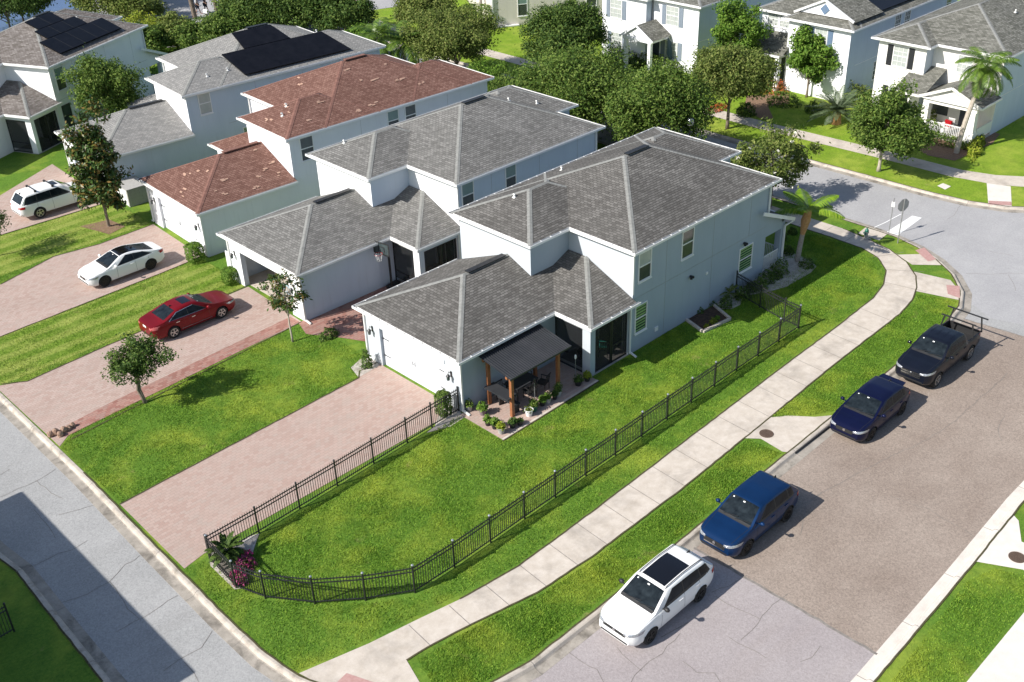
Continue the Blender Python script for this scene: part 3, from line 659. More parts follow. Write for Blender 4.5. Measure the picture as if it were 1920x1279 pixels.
def window(parent, side, u0, u1, z0, z1, plane, T, style='blind', frame='trim', grid=False, shutters=None, name='window'):
    """double-hung window on a wall; side: 'y-' wall facing -y at y=plane, 'x-' wall facing -x at x=plane"""
    def P(u, d, z): return (u, plane-d, z) if side == 'y-' else (plane-d, u, z)
    def bx(b, a0, a1, d0, d1, c0, c1, m=0):
        p, q = P(a0, d0, c0), P(a1, d1, c1); b.box(p[0], q[0], p[1], q[1], c0, c1, m)
    zm = (z0+z1)/2+.03; f = .055
    b = MB()
    for a0, a1, c0, c1 in ((u0-f, u0, z0-f, z1+f), (u1, u1+f, z0-f, z1+f), (u0, u1, z1, z1+f), (u0, u1, z0-f, z0)): bx(b, a0, a1, -.02, .045, c0, c1)
    bx(b, u0, u1, -.01, .035, zm-.03, zm+.03)
    if grid:
        for k in range(1, 3): bx(b, u0+(u1-u0)*k/3-.012, u0+(u1-u0)*k/3+.012, .012, .028, z0, z1)
        for k in (1, 3): bx(b, u0, u1, .012, .028, z0+(z1-z0)*k/4-.012, z0+(z1-z0)*k/4+.012)
    w = b.build(name, frame, parent, T=T)
    g = MB(); bx(g, u0, u1, -.01, .012, zm, z1, 0); bx(g, u0, u1, -.015, .004, z0, zm, 1)
    if style == 'slats':
        n = 9
        for k in range(n): zz = z0+(z1-z0)*(k+.5)/n; bx(g, u0+.02, u1-.02, .004, .014 if zz > zm else .008, zz-.035, zz+.035, 2)
    mats = {'blind': ['blind', 'glass_low'], 'glass': ['glass', 'glass_low'], 'green': ['glass', 'glass_low'], 'teal': ['teal_blind', 'glass_low'], 'slats': ['glass', 'glass_low', 'blind_green'], 'white': ['blind', 'blind']}[style]
    g.build('pane', mats, w, T=T)
    s = MB(); bx(s, u0-.08, u1+.08, 0, .08, z0-f-.05, z0-f); s.build('sill', frame if frame != 'fence' else 'trim', w, T=T)
    if shutters:
        for a0, a1 in ((u0-.1-.42, u0-.1), (u1+.1, u1+.52)):
            sh = MB(); bx(sh, a0, a1, 0, .04, z0-.05, z1+.05)
            for k in range(14): zz = z0+(z1-z0)*(k+.5)/14; bx(sh, a0+.05, a1-.05, .04, .052, zz-.03, zz+.015)
            sh.build('shutter', shutters, parent, T=T)
    return w
def vents(parent, pts, T=None, tail=True):
    """small white pipe vents standing on a roof: (x, y, z)"""
    for x, y, z in pts:
        b = MB(); b.tube([(x, y, z-.1), (x, y, z+.16)], .045, 8, 0); b.tube([(x, y, z+.14), (x-.08, y-.03, z+.17)], .05, 8, 0); b.box(x-.09, x+.09, y-.09, y+.09, z-.05, z+.01, 0)
        b.build('roof_vent', 'white', parent, T=T)
def lamp(parent, x, y, z, T, nx=-1, ny=0):
    b = MB(); b.tube([(x+nx*.0, y, z+.2), (x+nx*.16, y, z+.34), (x+nx*.2, y, z+.22)], .018, 6, 0); b.lathe([(.02, .24), (.1, .14), (.11, .12)], 8, 0, (x+nx*.2, y, z)); b.box(x-.02, x+.01, y-.06, y+.06, z, z+.3, 0)
    l = b.build('wall_lamp', 'black', parent, T=T)
    g = MB(); g.lathe([(.085, .12), (.07, -.08), (.03, -.1)], 8, 0, (x+nx*.2, y, z)); g.build('lamp_glass', 'glass', l, T=T)

def villa(name, label, ox, oy, rz, mirror, W1, W2, SH, cap='cap1', open_garage=False, hang=False, wins=(), group=None, porchr=True, vent_pts=(), solar=(), pitch=PT, holes=None, lanai_screen=True, right='wallside', lamps=True, garagey=None):
    """two-storey house with a rear garage wing and corner lanai. local x runs from the garage door to the street front, y across. W = 9.2"""
    root = thing(name, label, 'house', (ox, oy, 0), rz, group)
    W = 9.2
    T = flipT(lambda p: (p[0], W-p[1], p[2])) if mirror else None
    F1, F2 = 3.0, 5.75
    mats = [W1, W2]
    b = MB()
    def wall(x0, x1, y0, y1, z0, z1, m=0): b.box(x0, x1, y0, y1, z0, z1, m)
    # garage wing (walls with the door opening left out)
    gy0, gy1 = 2.3, 9.2; d0, d1 = (3.45, 8.15)
    wall(0, .3, gy0, d0, 0, F1-.04); wall(0, .3, d1, gy1, 0, F1-.04); wall(0, .3, d0, d1, 2.15, F1-.04)
    wall(.3, 9.1, gy0, gy0+.2, 0, F1-.04, 1); wall(.3, 6.4, gy1-.2, gy1, 0, F1-.04, 1); wall(6.4, 9.1, gy1-.2, gy1, 0, 2.9, 1)
    # slim raised surround over the garage door
    b.box(-.03, 0, d0-.1, d1+.1, 2.17, 2.36, 0)
    # bump-out over the garage, main block, street-front wing
    wall(6.4, 9.1, 4.15, 9.2, 2.9, F2-.04)
    wall(9.1, 20.25, 0, 9.2, 0, F2-.04)
    wall(20.25, 22.1, 3.9, 9.2, 0, F2-.04)
    # lanai column, beams, slab, ceiling
    wall(6.1, 6.45, 0, .5, .04, 2.97); wall(6.1, 6.3, .5, 2.3, 2.5, 2.97); wall(6.45, 9.1, 0, .2, 2.5, 2.97); wall(8.85, 9.1, 0, .2, .04, 2.5)
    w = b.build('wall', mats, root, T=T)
    # every box above uses W1 for faces that look to the garage side; side and street faces take W2, mostly a copy with shade painted in
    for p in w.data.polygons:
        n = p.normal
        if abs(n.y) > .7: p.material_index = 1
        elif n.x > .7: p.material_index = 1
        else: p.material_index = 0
    fl = MB(); fl.box(6.1, 9.1, 0, 2.3, .0, .05); fl.build('lanai_floor', 'floor_c', root, T=T)
    ce = MB(); ce.box(6.3, 9.08, .2, 2.3, 2.6, 2.64); ce.build('lanai_ceiling', 'interior', root, T=T)
    sl = MB(); sl.box(9.06, 9.09, .5, 2.1, .06, 2.2, 0)
    for yy in (.5, 1.28, 2.06): sl.box(9.03, 9.06, yy, yy+.05, .06, 2.2, 1)
    sl.build('sliding_door', ['glass', 'trim'], root, T=T)
    if lanai_screen:
        s = MB(); s.box(6.14, 6.146, .5, 2.28, .3, 2.5, 0); s.box(6.46, 8.84, .1, .106, .05, 2.5, 0)
        s.build('insect_screen', 'screen', root, T=T)
        s = MB()
        for y_ in (.5, 2.27): s.box(6.12, 6.16, y_-.03, y_+.03, .05, 2.5)
        s.box(6.12, 6.16, .5, 2.27, .05, .12); s.box(6.12, 6.16, .5, 2.27, .75, .8); s.box(6.12, 6.16, .5, 2.27, 2.44, 2.5)
        for x_ in (6.49, 7.65, 7.75, 8.8): s.box(x_-.03, x_+.03, .08, .13, .05, 2.5)
        s.box(6.49, 8.8, .08, .13, .05, .12); s.box(6.49, 8.8, .08, .13, 2.42, 2.5); s.box(7.75, 8.8, .08, .13, .95, 1.03)
        s.build('screen_frame', 'black', root, T=T)
    # garage interior and door
    gi = MB(); gi.box(.3, 6.2, 2.5, 9.0, .0, .02, 0); gi.box(6.2, 6.25, 2.5, 9.0, 0, 2.9, 1); gi.box(.3, 6.2, 2.5, 9.0, 2.88, 2.9, 1)
    gi.build('garage_floor', ['walk', 'interior'], root, T=T)
    if not open_garage:
        g = MB(); n = 4; H = 2.15/n
        for k in range(n):
            g.box(.16, .2, d0, d1, k*H+.012, (k+1)*H-.006)
            for j in range(8):
                a = d0+.08+(d1-d0-.16)*j/8; c = a+(d1-d0-.16)/8-.08; g.box(.152, .16, a+.03, c, k*H+.08, (k+1)*H-.08)
        g.box(.2, .22, d0, d1, 0, 2.15)
        gd = g.build('garage_door', 'door', root, T=T)
        hg = MB()
        for z_ in (.6, 1.55):
            for a, s_ in ((d0+.06, 1), (d1-.06, -1)): hg.bar((.145, a, z_), (.145, a+s_*.45, z_), .02, .03); hg.bar((.145, a, z_-.05), (.145, a, z_+.05), .02, .03)
        hg.build('door_hinge', 'black', gd, T=T)
        hh = MB(); ym = (d0+d1)/2
        for a in (ym-.09, ym+.09): hh.tube([(.15, a, .95), (.1, a, 1.0), (.1, a, 1.14), (.15, a, 1.18)], .014, 5)
        hh.build('door_handle', 'black', gd, T=T)
    if lamps:
        lamp(root, 0, d0-.5, 1.65, T); lamp(root, 0, d1+.55, 1.75, T)
    # roofs
    r = MB(); caps = []
    hip(r, caps, -.3, 12.2, 2.0, 9.5, F1, pitch, cx=(None, 6.42), seed=1)
    hip(r, [], -.3, 12.2, 2.0, 9.5, F1, pitch, cx=(6.42, 9.05), seed=1, cl=(lambda q: 4.2-q.y,))
    hip(r, caps, 5.8, 15.3, -.3, 9.2, F1, pitch, cx=(None, 9.05), dz=.004, seed=2, ridge=False)
    caps[:] = [c for c in caps if not (max(c[0].x, c[1].x) > 5 and min(c[0].y, c[1].y) > 6)]
    a, c = hip(r, caps, 8.8, 20.55, -.3, 9.5, F2, pitch, seed=3)
    n0 = len(caps)
    hip(r, caps, 6.1, 13.0, 3.85, 9.5, F2, pitch, dz=-.006, seed=4)
    hip(r, caps, 15.5, 22.4, 3.6, 9.5, F2, pitch, dz=-.007, seed=5)
    # drop ridge caps that would lie inside the main roof
    def roofz(p): return F2+pitch*min(p.x-8.8, p.y+.3, 20.55-p.x, 9.5-p.y)
    keep = caps[:n0]
    for p, q in caps[n0:]:
        seg = [p.lerp(q, i/12) for i in range(13)]
        ok = [s_ for s_ in seg if s_.z > roofz(s_)-.01 or s_.x < 8.8 or s_.x > 20.55]
        if len(ok) > 1: keep.append((ok[0], ok[-1]))
    # porch roof at the street corner
    px = [Vector((19.3, -.32, 4.2)), Vector((22.4, -.32, 2.85)), Vector((22.4, 3.9, 2.85)), Vector((19.3, 3.9, 4.2))]
    px0 = Vector((20.25, -.32, 3.786)); px3 = Vector((20.25, 3.9, 3.786))
    r.face([px0, px[1], px[2], px3], 0, [(-.3, 2.4), (-.3, 0), (3.9, 0), (3.9, 2.4)])
    r.face([px0-Vector((0, 0, .12)), px3-Vector((0, 0, .12)), px[2]-Vector((0, 0, .12)), px[1]-Vector((0, 0, .12))], 0, [(0, 0)]*4)
    # soffits
    for x0, x1, y0, y1, z in ((-.3, 6.4, 2.0, 9.5, F1-.15), (5.8, 9.0, -.3, 2.0, F1-.15), (8.8, 20.55, -.3, 9.5, F2-.15), (6.1, 8.8, 3.85, 9.5, F2-.15), (20.55, 22.4, 3.6, 9.5, F2-.15)):
        r.face([(x0, y0, z), (x0, y1, z), (x1, y1, z), (x1, y0, z)], 1, [(0, 0)]*4)
    ro = r.build('roof', [SH, 'trim'], root, T=T)
    for k_ in keep: cap_mesh([k_]).build('ridge_cap', cap, ro, T=T)
    ridges = [(Vector((3.55, 5.75, F1+3.75*pitch)), Vector((6.3, 5.75, F1+3.75*pitch))), (a.copy(), c.copy())]
    for p, q in ridges:
        d = (q-p).normalized(); p = p+d*.15; q = q-d*.15; rv = MB(); rv.bar(p+Vector((0, 0, .045)), q+Vector((0, 0, .045)), .30, .05, 0); rv.build('ridge_vent', 'black' if cap == 'cap1' else cap, ro, T=T)
    def zr(x, y):
        z = 0
        for a0, a1, b0, b1, f in ((-.3, 12.2, 2.0, 9.5, F1), (5.8, 15.3, -.3, 9.2, F1), (8.8, 20.55, -.3, 9.5, F2), (6.1, 13, 3.85, 9.5, F2), (15.5, 22.4, 3.6, 9.5, F2)):
            if a0 < x < a1 and b0 < y < b1 and not (f == F1 and x > 6.4 and y > 4.2): z = max(z, f+pitch*min(x-a0, a1-x, y-b0, b1-y))
        return z
    vents(ro, [(x, y, zr(x, y)) for x, y, _ in vent_pts], T)
    fas, gut = MB(), MB()
    eaves(fas, gut, [(6.42, 9.5), (-.3, 9.5), (-.3, 2.0), (5.8, 2.0), (5.8, -.3), (9.25, -.3)], F1, hang=hang)
    eaves(fas, gut, [(20.55, 3.6), (20.55, 3.6)][:0]+[(22.4, 9.5), (6.1, 9.5), (6.1, 3.85), (8.8, 3.85), (8.8, -.3), (20.55, -.3), (20.55, 3.6), (22.4, 3.6), (22.4, 9.5)], F2, hang=hang)
    fas.build('fascia', 'trim', root, T=T); gut.build('gutter', ['trim', 'dark'], root, T=T)
    pf = MB(); pf.bar((19.3, -.36, 4.15), (22.45, -.36, 2.80), .06, .2, 0); pf.bar((22.43, -.36, 2.80), (22.43, 3.9, 2.80), .1, .16, 0)
    pf.build('porch_fascia', 'trim', root, T=T)
    # porch
    po = MB(); po.box(20.25, 22.1, 0, 3.9, 0, .12); po.build('porch_floor', 'floor_c', root, T=T)
    pw = MB(); pw.box(21.75, 22.1, 0, .35, .12, 2.9); pw.box(20.25, 21.75, 0, .2, 2.35, 2.75); pw.box(21.8, 22.1, .35, 3.9, 2.5, 2.8)
    pw.face([(20.25, .0, 2.75), (21.95, .0, 2.75), (21.95, .0, 2.93), (20.25, .0, 3.66)]); pw.box(21.8, 22.08, 3.55, 3.9, .12, 2.5)
    pw.build('porch_post', W2, root, T=T)
    ra = MB()
    for z_ in (.2, 1.05): ra.box(20.25, 21.75, .06, .1, z_, z_+.06)
    for k in range(15): ra.box(20.3+k*.1, 20.33+k*.1, .065, .095, .26, 1.05)
    for z_ in (.2, 1.05): ra.box(21.95, 22.0, .35, 3.55, z_, z_+.06)
    for k in range(30): ra.box(21.96, 21.99, .42+k*.105, .45+k*.105, .26, 1.05)
    ra.build('porch_railing', 'trim', root, T=T)
    fd = MB(); fd.box(20.25, 20.28, 1.2, 2.2, .12, 2.3, 0); fd.box(20.25, 20.27, 2.6, 3.5, .9, 2.2, 1); fd.build('front_door', ['plastic', 'glass'], root, T=T)
    # downspouts
    for x, y, z1, zt in ((-.05, 2.24, .1, F1-.2), (9.02, -.07, 3.35, F2-.2), (20.2, -.07, 3.7, F2-.2), (8.9, -.07, .15, F1-.25), (-.05, 9.24, .1, F1-.2)):
        ds = MB(); ds.box(x-.04, x+.05, y-.04, y+.03, z1, zt); ds.bar((x, y-.02, zt-.02), (x, y-.25, zt+.12), .09, .07)
        if z1 < .2: ds.bar((x, y, z1+.06), (x+.05, y-.4, .05), .09, .07)
        ds.build('downspout', 'trim', root, T=T)
    ds = MB()
    ds.bar((21.95, -.1, .1), (21.95, -.1, 2.5), .09, .07); ds.bar((21.95, -.1, 2.5), (22.3, -.35, 2.75), .09, .07)
    ds.build('downspout', 'trim', root, T=T)
    cj = MB()
    for x_, z0_, z1_ in ((11.6, .1, 3.0), (11.6, 3.0, 5.5), (15.4, 3.0, 5.5), (15.4, .1, 3.0), (18.6, 3.0, 5.5)):
        yy = -.006 if not mirror else 9.2
        cj.box(x_-.006, x_+.006, yy, yy+.006, z0_, z1_)
    cj.box(9.2, 20.2, -.006 if not mirror else 9.2, 0 if not mirror else 9.206, 2.995, 3.01); cj.build('control_joint', 'grey', root, T=T)
    for args in wins: window(root, args[0], args[1], args[2], args[3], args[4], args[5], T if not (mirror and args[0] == 'y-' and False) else None, *args[6:])
    return root

# windows on the side facing the camera: for mirrored houses that side is local y = 9.2 -> handled with W-y
def sidewin(mirror, u0, u1, z0, z1, style='glass', frame='trim', **k): return ('y-', u0, u1, z0, z1, 0, style, frame)
h1 = villa('villa_house', 'blue grey corner house with grey shingle roofs and a pergola beside its closed white garage', 26.4, 29.1, 0, False, 'wall1', 'wall1_shade', 'sh1', hang=True,
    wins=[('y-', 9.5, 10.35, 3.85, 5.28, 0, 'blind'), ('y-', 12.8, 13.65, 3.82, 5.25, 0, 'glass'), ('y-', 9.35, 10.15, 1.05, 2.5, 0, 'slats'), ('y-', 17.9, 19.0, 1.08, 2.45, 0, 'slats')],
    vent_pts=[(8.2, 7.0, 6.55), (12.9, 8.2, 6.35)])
h2 = villa('villa_house', 'second house from the corner, grey shingle roof and open double garage full of bicycles', 26.35, 41.4, 0, False, 'wall2', 'wall2_shade', 'sh2', open_garage=True,
    wins=[('y-', 9.4, 10.2, 4.0, 5.4, 0, 'teal'), ('y-', 12.7, 13.45, 4.05, 5.4, 0, 'teal')], vent_pts=[(7.6, 7.9, 6.2), (17.8, 4.9, 7.05), (20.0, 4.7, 6.1)])
# mirrored plans: the right-hand (camera) side is local y=0 after mirroring, so put windows on the far side of the plan
def villa_m(*a, wins=(), **k):
    root = villa(*a, wins=(), **k)
    for w in wins: window(root, *w[:5], 0, None, *w[5:])
    return root
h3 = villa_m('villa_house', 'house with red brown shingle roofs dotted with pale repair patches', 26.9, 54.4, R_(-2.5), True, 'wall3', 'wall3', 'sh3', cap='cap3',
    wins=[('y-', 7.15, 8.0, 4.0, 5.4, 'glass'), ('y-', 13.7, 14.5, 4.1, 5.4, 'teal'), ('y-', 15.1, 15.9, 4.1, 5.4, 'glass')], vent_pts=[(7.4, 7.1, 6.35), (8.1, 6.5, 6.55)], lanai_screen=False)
h4 = villa_m('villa_house', 'white house with light grey roof carrying two wide black solar arrays', 27.0, 66.85, R_(-4.2), True, 'wall4', 'wall2_shade', 'sh4',
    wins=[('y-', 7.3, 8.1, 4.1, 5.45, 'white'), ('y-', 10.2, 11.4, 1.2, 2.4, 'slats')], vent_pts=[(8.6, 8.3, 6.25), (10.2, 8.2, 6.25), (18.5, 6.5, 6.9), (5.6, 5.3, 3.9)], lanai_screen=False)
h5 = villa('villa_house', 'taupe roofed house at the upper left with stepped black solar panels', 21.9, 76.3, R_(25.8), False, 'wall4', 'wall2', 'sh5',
    wins=[('y-', 9.6, 10.5, 3.7, 5.3, 0, 'teal'), ('y-', 12.9, 13.7, 3.8, 5.3, 0, 'teal'), ('y-', 9.5, 10.3, .9, 2.5, 0, 'glass', 'fence')], vent_pts=[(16.5, 2.9, 7.0)])

for x_, y_, z_ in ((13.6, -.1, 2.55), (18.2, -.1, 2.75)):
    b = MB(); b.box(x_-.05, x_+.05, y_+.02, y_+.1, z_-.05, z_+.05); b.bar((x_, y_+.03, z_), (x_-.12, y_-.08, z_-.05), .12, .1); b.bar((x_, y_+.03, z_), (x_+.12, y_-.06, z_-.05), .12, .1); b.build('flood_light', 'plastic', h1)
for x_, z_, s_ in ((15.0, 2.2, .07), (11.0, .6, .12)): b = MB(); b.box(x_-s_, x_+s_, -.05, 0, z_-s_, z_+s_); b.build('vent_cover', 'trim', h1)
def on_roof(root, name, quad, thick=.09, lift=.08, mat='solar', cells=(1, 1), sub=None):
    """flat array lying on a roof slope; quad in the house's local x,y,z"""
    b = MB(); q = [Vector(p) for p in quad]; n = (q[1]-q[0]).cross(q[3]-q[0]).normalized()
    if n.z < 0: n = -n
    V = [p+n*lift for p in q]+[p+n*(lift+thick) for p in q]
    b.mesh(V, [(3, 2, 1, 0), (4, 5, 6, 7), (0, 1, 5, 4), (1, 2, 6, 5), (2, 3, 7, 6), (3, 0, 4, 7)], 0)
    g = MB(); nx, ny = cells
    for i in range(1, nx):
        a = q[0].lerp(q[1], i/nx); c = q[3].lerp(q[2], i/nx); g.bar(a+n*(lift+thick+.003), c+n*(lift+thick+.003), .03, .01, 0, up=n)
    for j in range(1, ny):
        a = q[0].lerp(q[3], j/ny); c = q[1].lerp(q[2], j/ny); g.bar(a+n*(lift+thick+.003), c+n*(lift+thick+.003), .03, .01, 0, up=n)
    o = b.build(name, mat, root)
    if g.v: g.build('panel_joint', 'plastic', o)
    return o
def slope_pt(x, y, y0=-.3, z0=5.75): return Vector((x, y, z0+(y-y0)*PT))
# house 4: lower long array and upper block on the near slope (plan is mirrored: near eave is local y=-.3)
on_roof(h4, 'solar_array', [slope_pt(11.0, .05), slope_pt(19.6, .05), slope_pt(18.7, 2.45), slope_pt(10.6, 2.45)], cells=(1, 1))
on_roof(h4, 'solar_array', [slope_pt(12.4, 2.5), slope_pt(16.1, 2.5), slope_pt(15.6, 4.3), slope_pt(12.5, 4.3)])
on_roof(h5, 'solar_array', [slope_pt(10.9, .25), slope_pt(18.1, .25), slope_pt(18.1, 1.95), slope_pt(10.9, 1.95)], cells=(5, 1))
on_roof(h5, 'solar_array', [slope_pt(11.9, 2.0), slope_pt(16.4, 2.0), slope_pt(16.4, 3.1), slope_pt(11.9, 3.1)], cells=(3, 1))
on_roof(h5, 'solar_array', [slope_pt(12.4, 3.15), slope_pt(15.3, 3.15), slope_pt(15.3, 4.3), slope_pt(12.4, 4.3)], cells=(2, 1))
# pale slipped-shingle marks scattered over the red roof
rng = random.Random(11); MT['patch'] = plain('pale_shingle_repair', (.34, .20, .145), .9, c2=(.48, .31, .23), scale=3)
def marks(n, x0, x1, y0, y1, zf, along):
    for k in range(n):
        x, y = rng.uniform(x0, x1), rng.uniform(y0, y1); z = zf(x, y)
        if z is None: continue
        pm = MB()
        for j in range(rng.randint(1, 3)):
            dx, dy = rng.uniform(-.2, .2), rng.uniform(-.08, .08); z_ = zf(x+dx, y+dy)
            if z_ is None: continue
            w, h = rng.uniform(.16, .32), rng.uniform(.07, .13)
            P = [(x+dx, y+dy), (x+dx+w, y+dy), (x+dx+w, y+dy+h), (x+dx, y+dy+h)] if along == 'x' else [(x+dx, y+dy), (x+dx+h, y+dy), (x+dx+h, y+dy+w), (x+dx, y+dy+w)]
            if any(zf(*p) is None for p in P): continue
            pm.face([(p[0], p[1], zf(*p)+.03+.002*j) for p in P])
        if pm.v: pm.build('shingle_patch', 'patch', h3)
zf = lambda x, y: (5.75+PT*(y+.3)) if y+.3 < min(x-6.1, 22.4-x)-.2 and y+.3 < 2.8 else ((5.75+PT*(y+.3)) if 11 < x < 19 and y+.3 < min(x-8.8, 20.55-x, 4.9)-.2 else None)
marks(27, 6.6, 22, 0, 4.4, zf, 'x')
marks(16, 6.3, 9, 0.3, 5, lambda x, y: 5.75+PT*(x-6.1) if x-6.1 < min(y+.3, 5.35-y)-.2 else None, 'y')
marks(18, 9, 13.4, 1, 9, lambda x, y: 5.75+PT*(x-8.8) if x-8.8 < min(y+.3, 9.5-y)-.25 and y > 5.4 else None, 'y')
marks(14, .2, 6.2, .1, 3.2, lambda x, y: 3.0+PT*(y+.3) if y+.3 < min(x+.3, 3.75)-.2 else None, 'x')
marks(10, 0, 3.2, .5, 6.9, lambda x, y: 3.0+PT*(x+.3) if x+.3 < min(y+.3, 7.2-y)-.2 else None, 'y')

# ---- houses across the avenue (fronts face -x). local x runs away from the camera, y across
def street_house(name, label, ox, oy, Wd, D, wing, W1, W2, SH, wins, rz=0, pitch=PT, winglen=1.1, left=False):
    """main block 0..D x 0..Wd, with a front wing (y0,y1) standing winglen forward"""
    root = thing(name, label, 'house', (ox, oy, 0), rz)
    b = MB(); b.box(0, D, 0, Wd, 0, 5.7); b.box(-winglen, 0, wing[0], wing[1], 0, 5.7)
    w = b.build('wall', [W1, W2], root)
    for p in w.data.polygons: p.material_index = 1 if abs(p.normal.y) > .7 else 0  # side walls get the copy with shade painted in
    r = MB(); caps = []
    hip(r, caps, -.35, D+.35, -.35, Wd+.35, 5.75, pitch, seed=3); n0 = len(caps)
    hip(r, caps, -winglen-.35, 6, wing[0]-.35, wing[1]+.35, 5.75, pitch, dz=-.007, seed=5)
    def rz_(p): return 5.75+pitch*min(p.x+.35, p.y+.35, D+.35-p.x, Wd+.35-p.y)
    keep = caps[:n0]
    for p, q in caps[n0:]:
        ok = [s for s in [p.lerp(q, i/12) for i in range(13)] if s.z > rz_(s)-.01 or s.x < -.35]
        if len(ok) > 1: keep.append((ok[0], ok[-1]))
    for x0, x1, y0, y1 in ((-.35, D+.35, -.35, Wd+.35), (-winglen-.35, -.35, wing[0]-.35, wing[1]+.35)): r.face([(x0, y0, 5.6), (x0, y1, 5.6), (x1, y1, 5.6), (x1, y0, 5.6)], 1, [(0, 0)]*4)
    ro = r.build('roof', [SH, 'trim'], root); [cap_mesh([k_]).build('ridge_cap', 'cap1', ro) for k_ in keep]
    fas, gut = MB(), MB()
    wy0, wy1 = wing[0]-.35, wing[1]+.35; pl = [(D+.35, Wd+.35)]
    if wy1 < Wd+.3: pl += [(-.35, Wd+.35), (-.35, wy1)]
    pl += [(-winglen-.35, wy1 if wy1 < Wd+.3 else Wd+.35), (-winglen-.35, wy0)]
    if wy0 > -.3: pl += [(-.35, wy0), (-.35, -.35)]
    pl += [(D+.35, -.35)]
    eaves(fas, gut, pl, 5.75); fas.build('fascia', 'trim', root); gut.build('gutter', ['trim', 'dark'], root)
    for a in wins: window(root, a[0], a[1], a[2], a[3], a[4], a[5], None, a[6], 'trim', True, a[7] if len(a) > 7 else None)
    bl = MB(); bl.box(-winglen-.03, -winglen, wing[0], wing[1], 2.72, 2.84); bl.box(0-.03, 0, 0, Wd, 2.72, 2.84); bl.box(0, D, -.02, 0, 2.72, 2.76); bl.build('trim_band', W1, root)
    return root, ro
MT['shut_blk'] = plain('black_shutter', (.02, .022, .025), .5); MT['shut_blue'] = plain('blue_shutter', (.12, .18, .27), .5); MT['shut_grey'] = plain('slate_shutter', (.2, .24, .29), .5)
MT['navy_door'] = plain('dark_front_door', (.04, .05, .07), .4)
# house C (rightmost)
hc, roc = street_house('street_house', 'cream house at the upper right with black shutters and a white railed porch', 75.2, 29.5, 8.8, 17, (5.1, 8.8), 'wallC', 'wall2_shade', 'sh6',
    [('x-', 6.5, 7.55, 3.9, 5.3, -1.1, 'white', 'shut_blk'), ('x-', 6.5, 7.5, .9, 2.3, -1.1, 'white', 'shut_blk'), ('x-', 2.2, 3.2, 4.0, 5.2, 0, 'white')])
vents(roc, [(6.5, 2.5, 7.0), (9, 1.4, 6.5)])
r = MB(); caps = []
# porch roof: a gable to the street at the right, a hip return at the left
def gable_x(r, x0, x1, y0, y1, z, p):
    ym = (y0+y1)/2; h = (y1-y0)/2*p
    r.face([(x0, y0, z), (x1, y0, z), (x1, ym, z+h), (x0, ym, z+h)], 0, [(x0, 0), (x1, 0), (x1, (y1-y0)/2), (x0, (y1-y0)/2)])
    r.face([(x1, y1, z), (x0, y1, z), (x0, ym, z+h), (x1, ym, z+h)], 0, [(x1, 0), (x0, 0), (x0, (y1-y0)/2), (x1, (y1-y0)/2)])
    return ym, z+h
gable_x(r, -3.1, 0, -.3, 4.15, 2.85, .45)
r.face([(-3.0, 4.1, 2.84), (-3.0, 6.3, 2.84), (-.9, 6.3, 3.9), (-1.0, 2.2, 3.9), (-1.0, 1.9, 3.84), (-3.0, 1.9, 2.84)][:0] or [(-3.1, 2.0, 2.83), (-3.1, 6.3, 2.83), (-1.08, 5.0, 3.78), (-.6, 5.0, 4.02), (-.02, 5.0, 4.25), (-.02, 2.0, 4.25)][::-1], 0, [(0, 0)]*6) if False else None
r.face([(-3.1, 3.9, 2.86), (0, 3.9, 4.05), (0, 6.2, 4.05), (-3.1, 6.2, 2.86)][::-1], 0, [(3.9, 0), (3.9, 3.3), (6.2, 3.3), (6.2, 0)][::-1])
r.face([(-3.1, 6.2, 2.86), (0, 6.2, 4.05), (-1.1, 6.2, 2.86)], 1, [(0, 0)]*3)
r.box(-3.08, 0, -.28, 6.2, 2.72, 2.82, 1)
r.build('porch_roof', ['sh6', 'trim'], hc)
g = MB(); g.mesh([(-2.9, 0, 2.82), (-2.9, 3.85, 2.82), (-2.9, 1.925, 3.68), (-2.75, 0, 2.82), (-2.75, 3.85, 2.82), (-2.75, 1.925, 3.68)], [(0, 2, 1), (3, 4, 5), (0, 1, 4, 3)]); g.box(-2.92, -2.7, 0, 3.9, 2.42, 2.82)
g.bar((-3.12, -.36, 2.8), (-3.12, 1.93, 3.8), .06, .18); g.bar((-3.12, 4.2, 2.8), (-3.12, 1.93, 3.8), .06, .18); g.bar((-3.1, 4.2, 2.78), (-3.1, 6.25, 2.78), .08, .16); g.bar((-3.1, -.34, 2.78), (0, -.34, 2.78), .1, .12)
g.build('porch_gable', 'wallC', hc)
g = MB()
for y in (.05, 3.45): 
    V = []; 
    for z, w in ((.1, .62), (2.42, .42)):
        for sx, sy in ((-1, -1), (1, -1), (1, 1), (-1, 1)): V.append((-2.8+sx*w/2, y+.2+sy*w/2, z))
    g = MB(); g.mesh(V, [(0, 1, 5, 4), (1, 2, 6, 5), (2, 3, 7, 6), (3, 0, 4, 7), (4, 5, 6, 7)]); g.box(-3.12, -2.48, y-.12, y+.52, 0, .95); g.build('porch_column', 'wallC', hc)

g = MB(); g.box(-2.9, 0, 0, 6.2, 0, .2); g.build('porch_floor', 'floor_c', hc)
g = MB()
for z in (.3, 1.1): g.box(-2.82, -2.77, .5, 6.1, z, z+.06)
for k in range(46): g.box(-2.81, -2.78, .55+k*.12, .585+k*.12, .36, 1.1)
g.box(-2.85, -2.74, 2.15, 2.3, .2, 1.25); g.box(-2.3, 0, .02, .1, .3, 1.1)
g.build('porch_railing', 'trim', hc)
g = MB(); g.box(-.03, 0, 1.5, 2.4, .2, 2.3, 0); g.box(-.03, 0, 3.3, 4.5, .7, 2.3, 1); g.build('front_door', ['navy_door', 'glass_low'], hc)
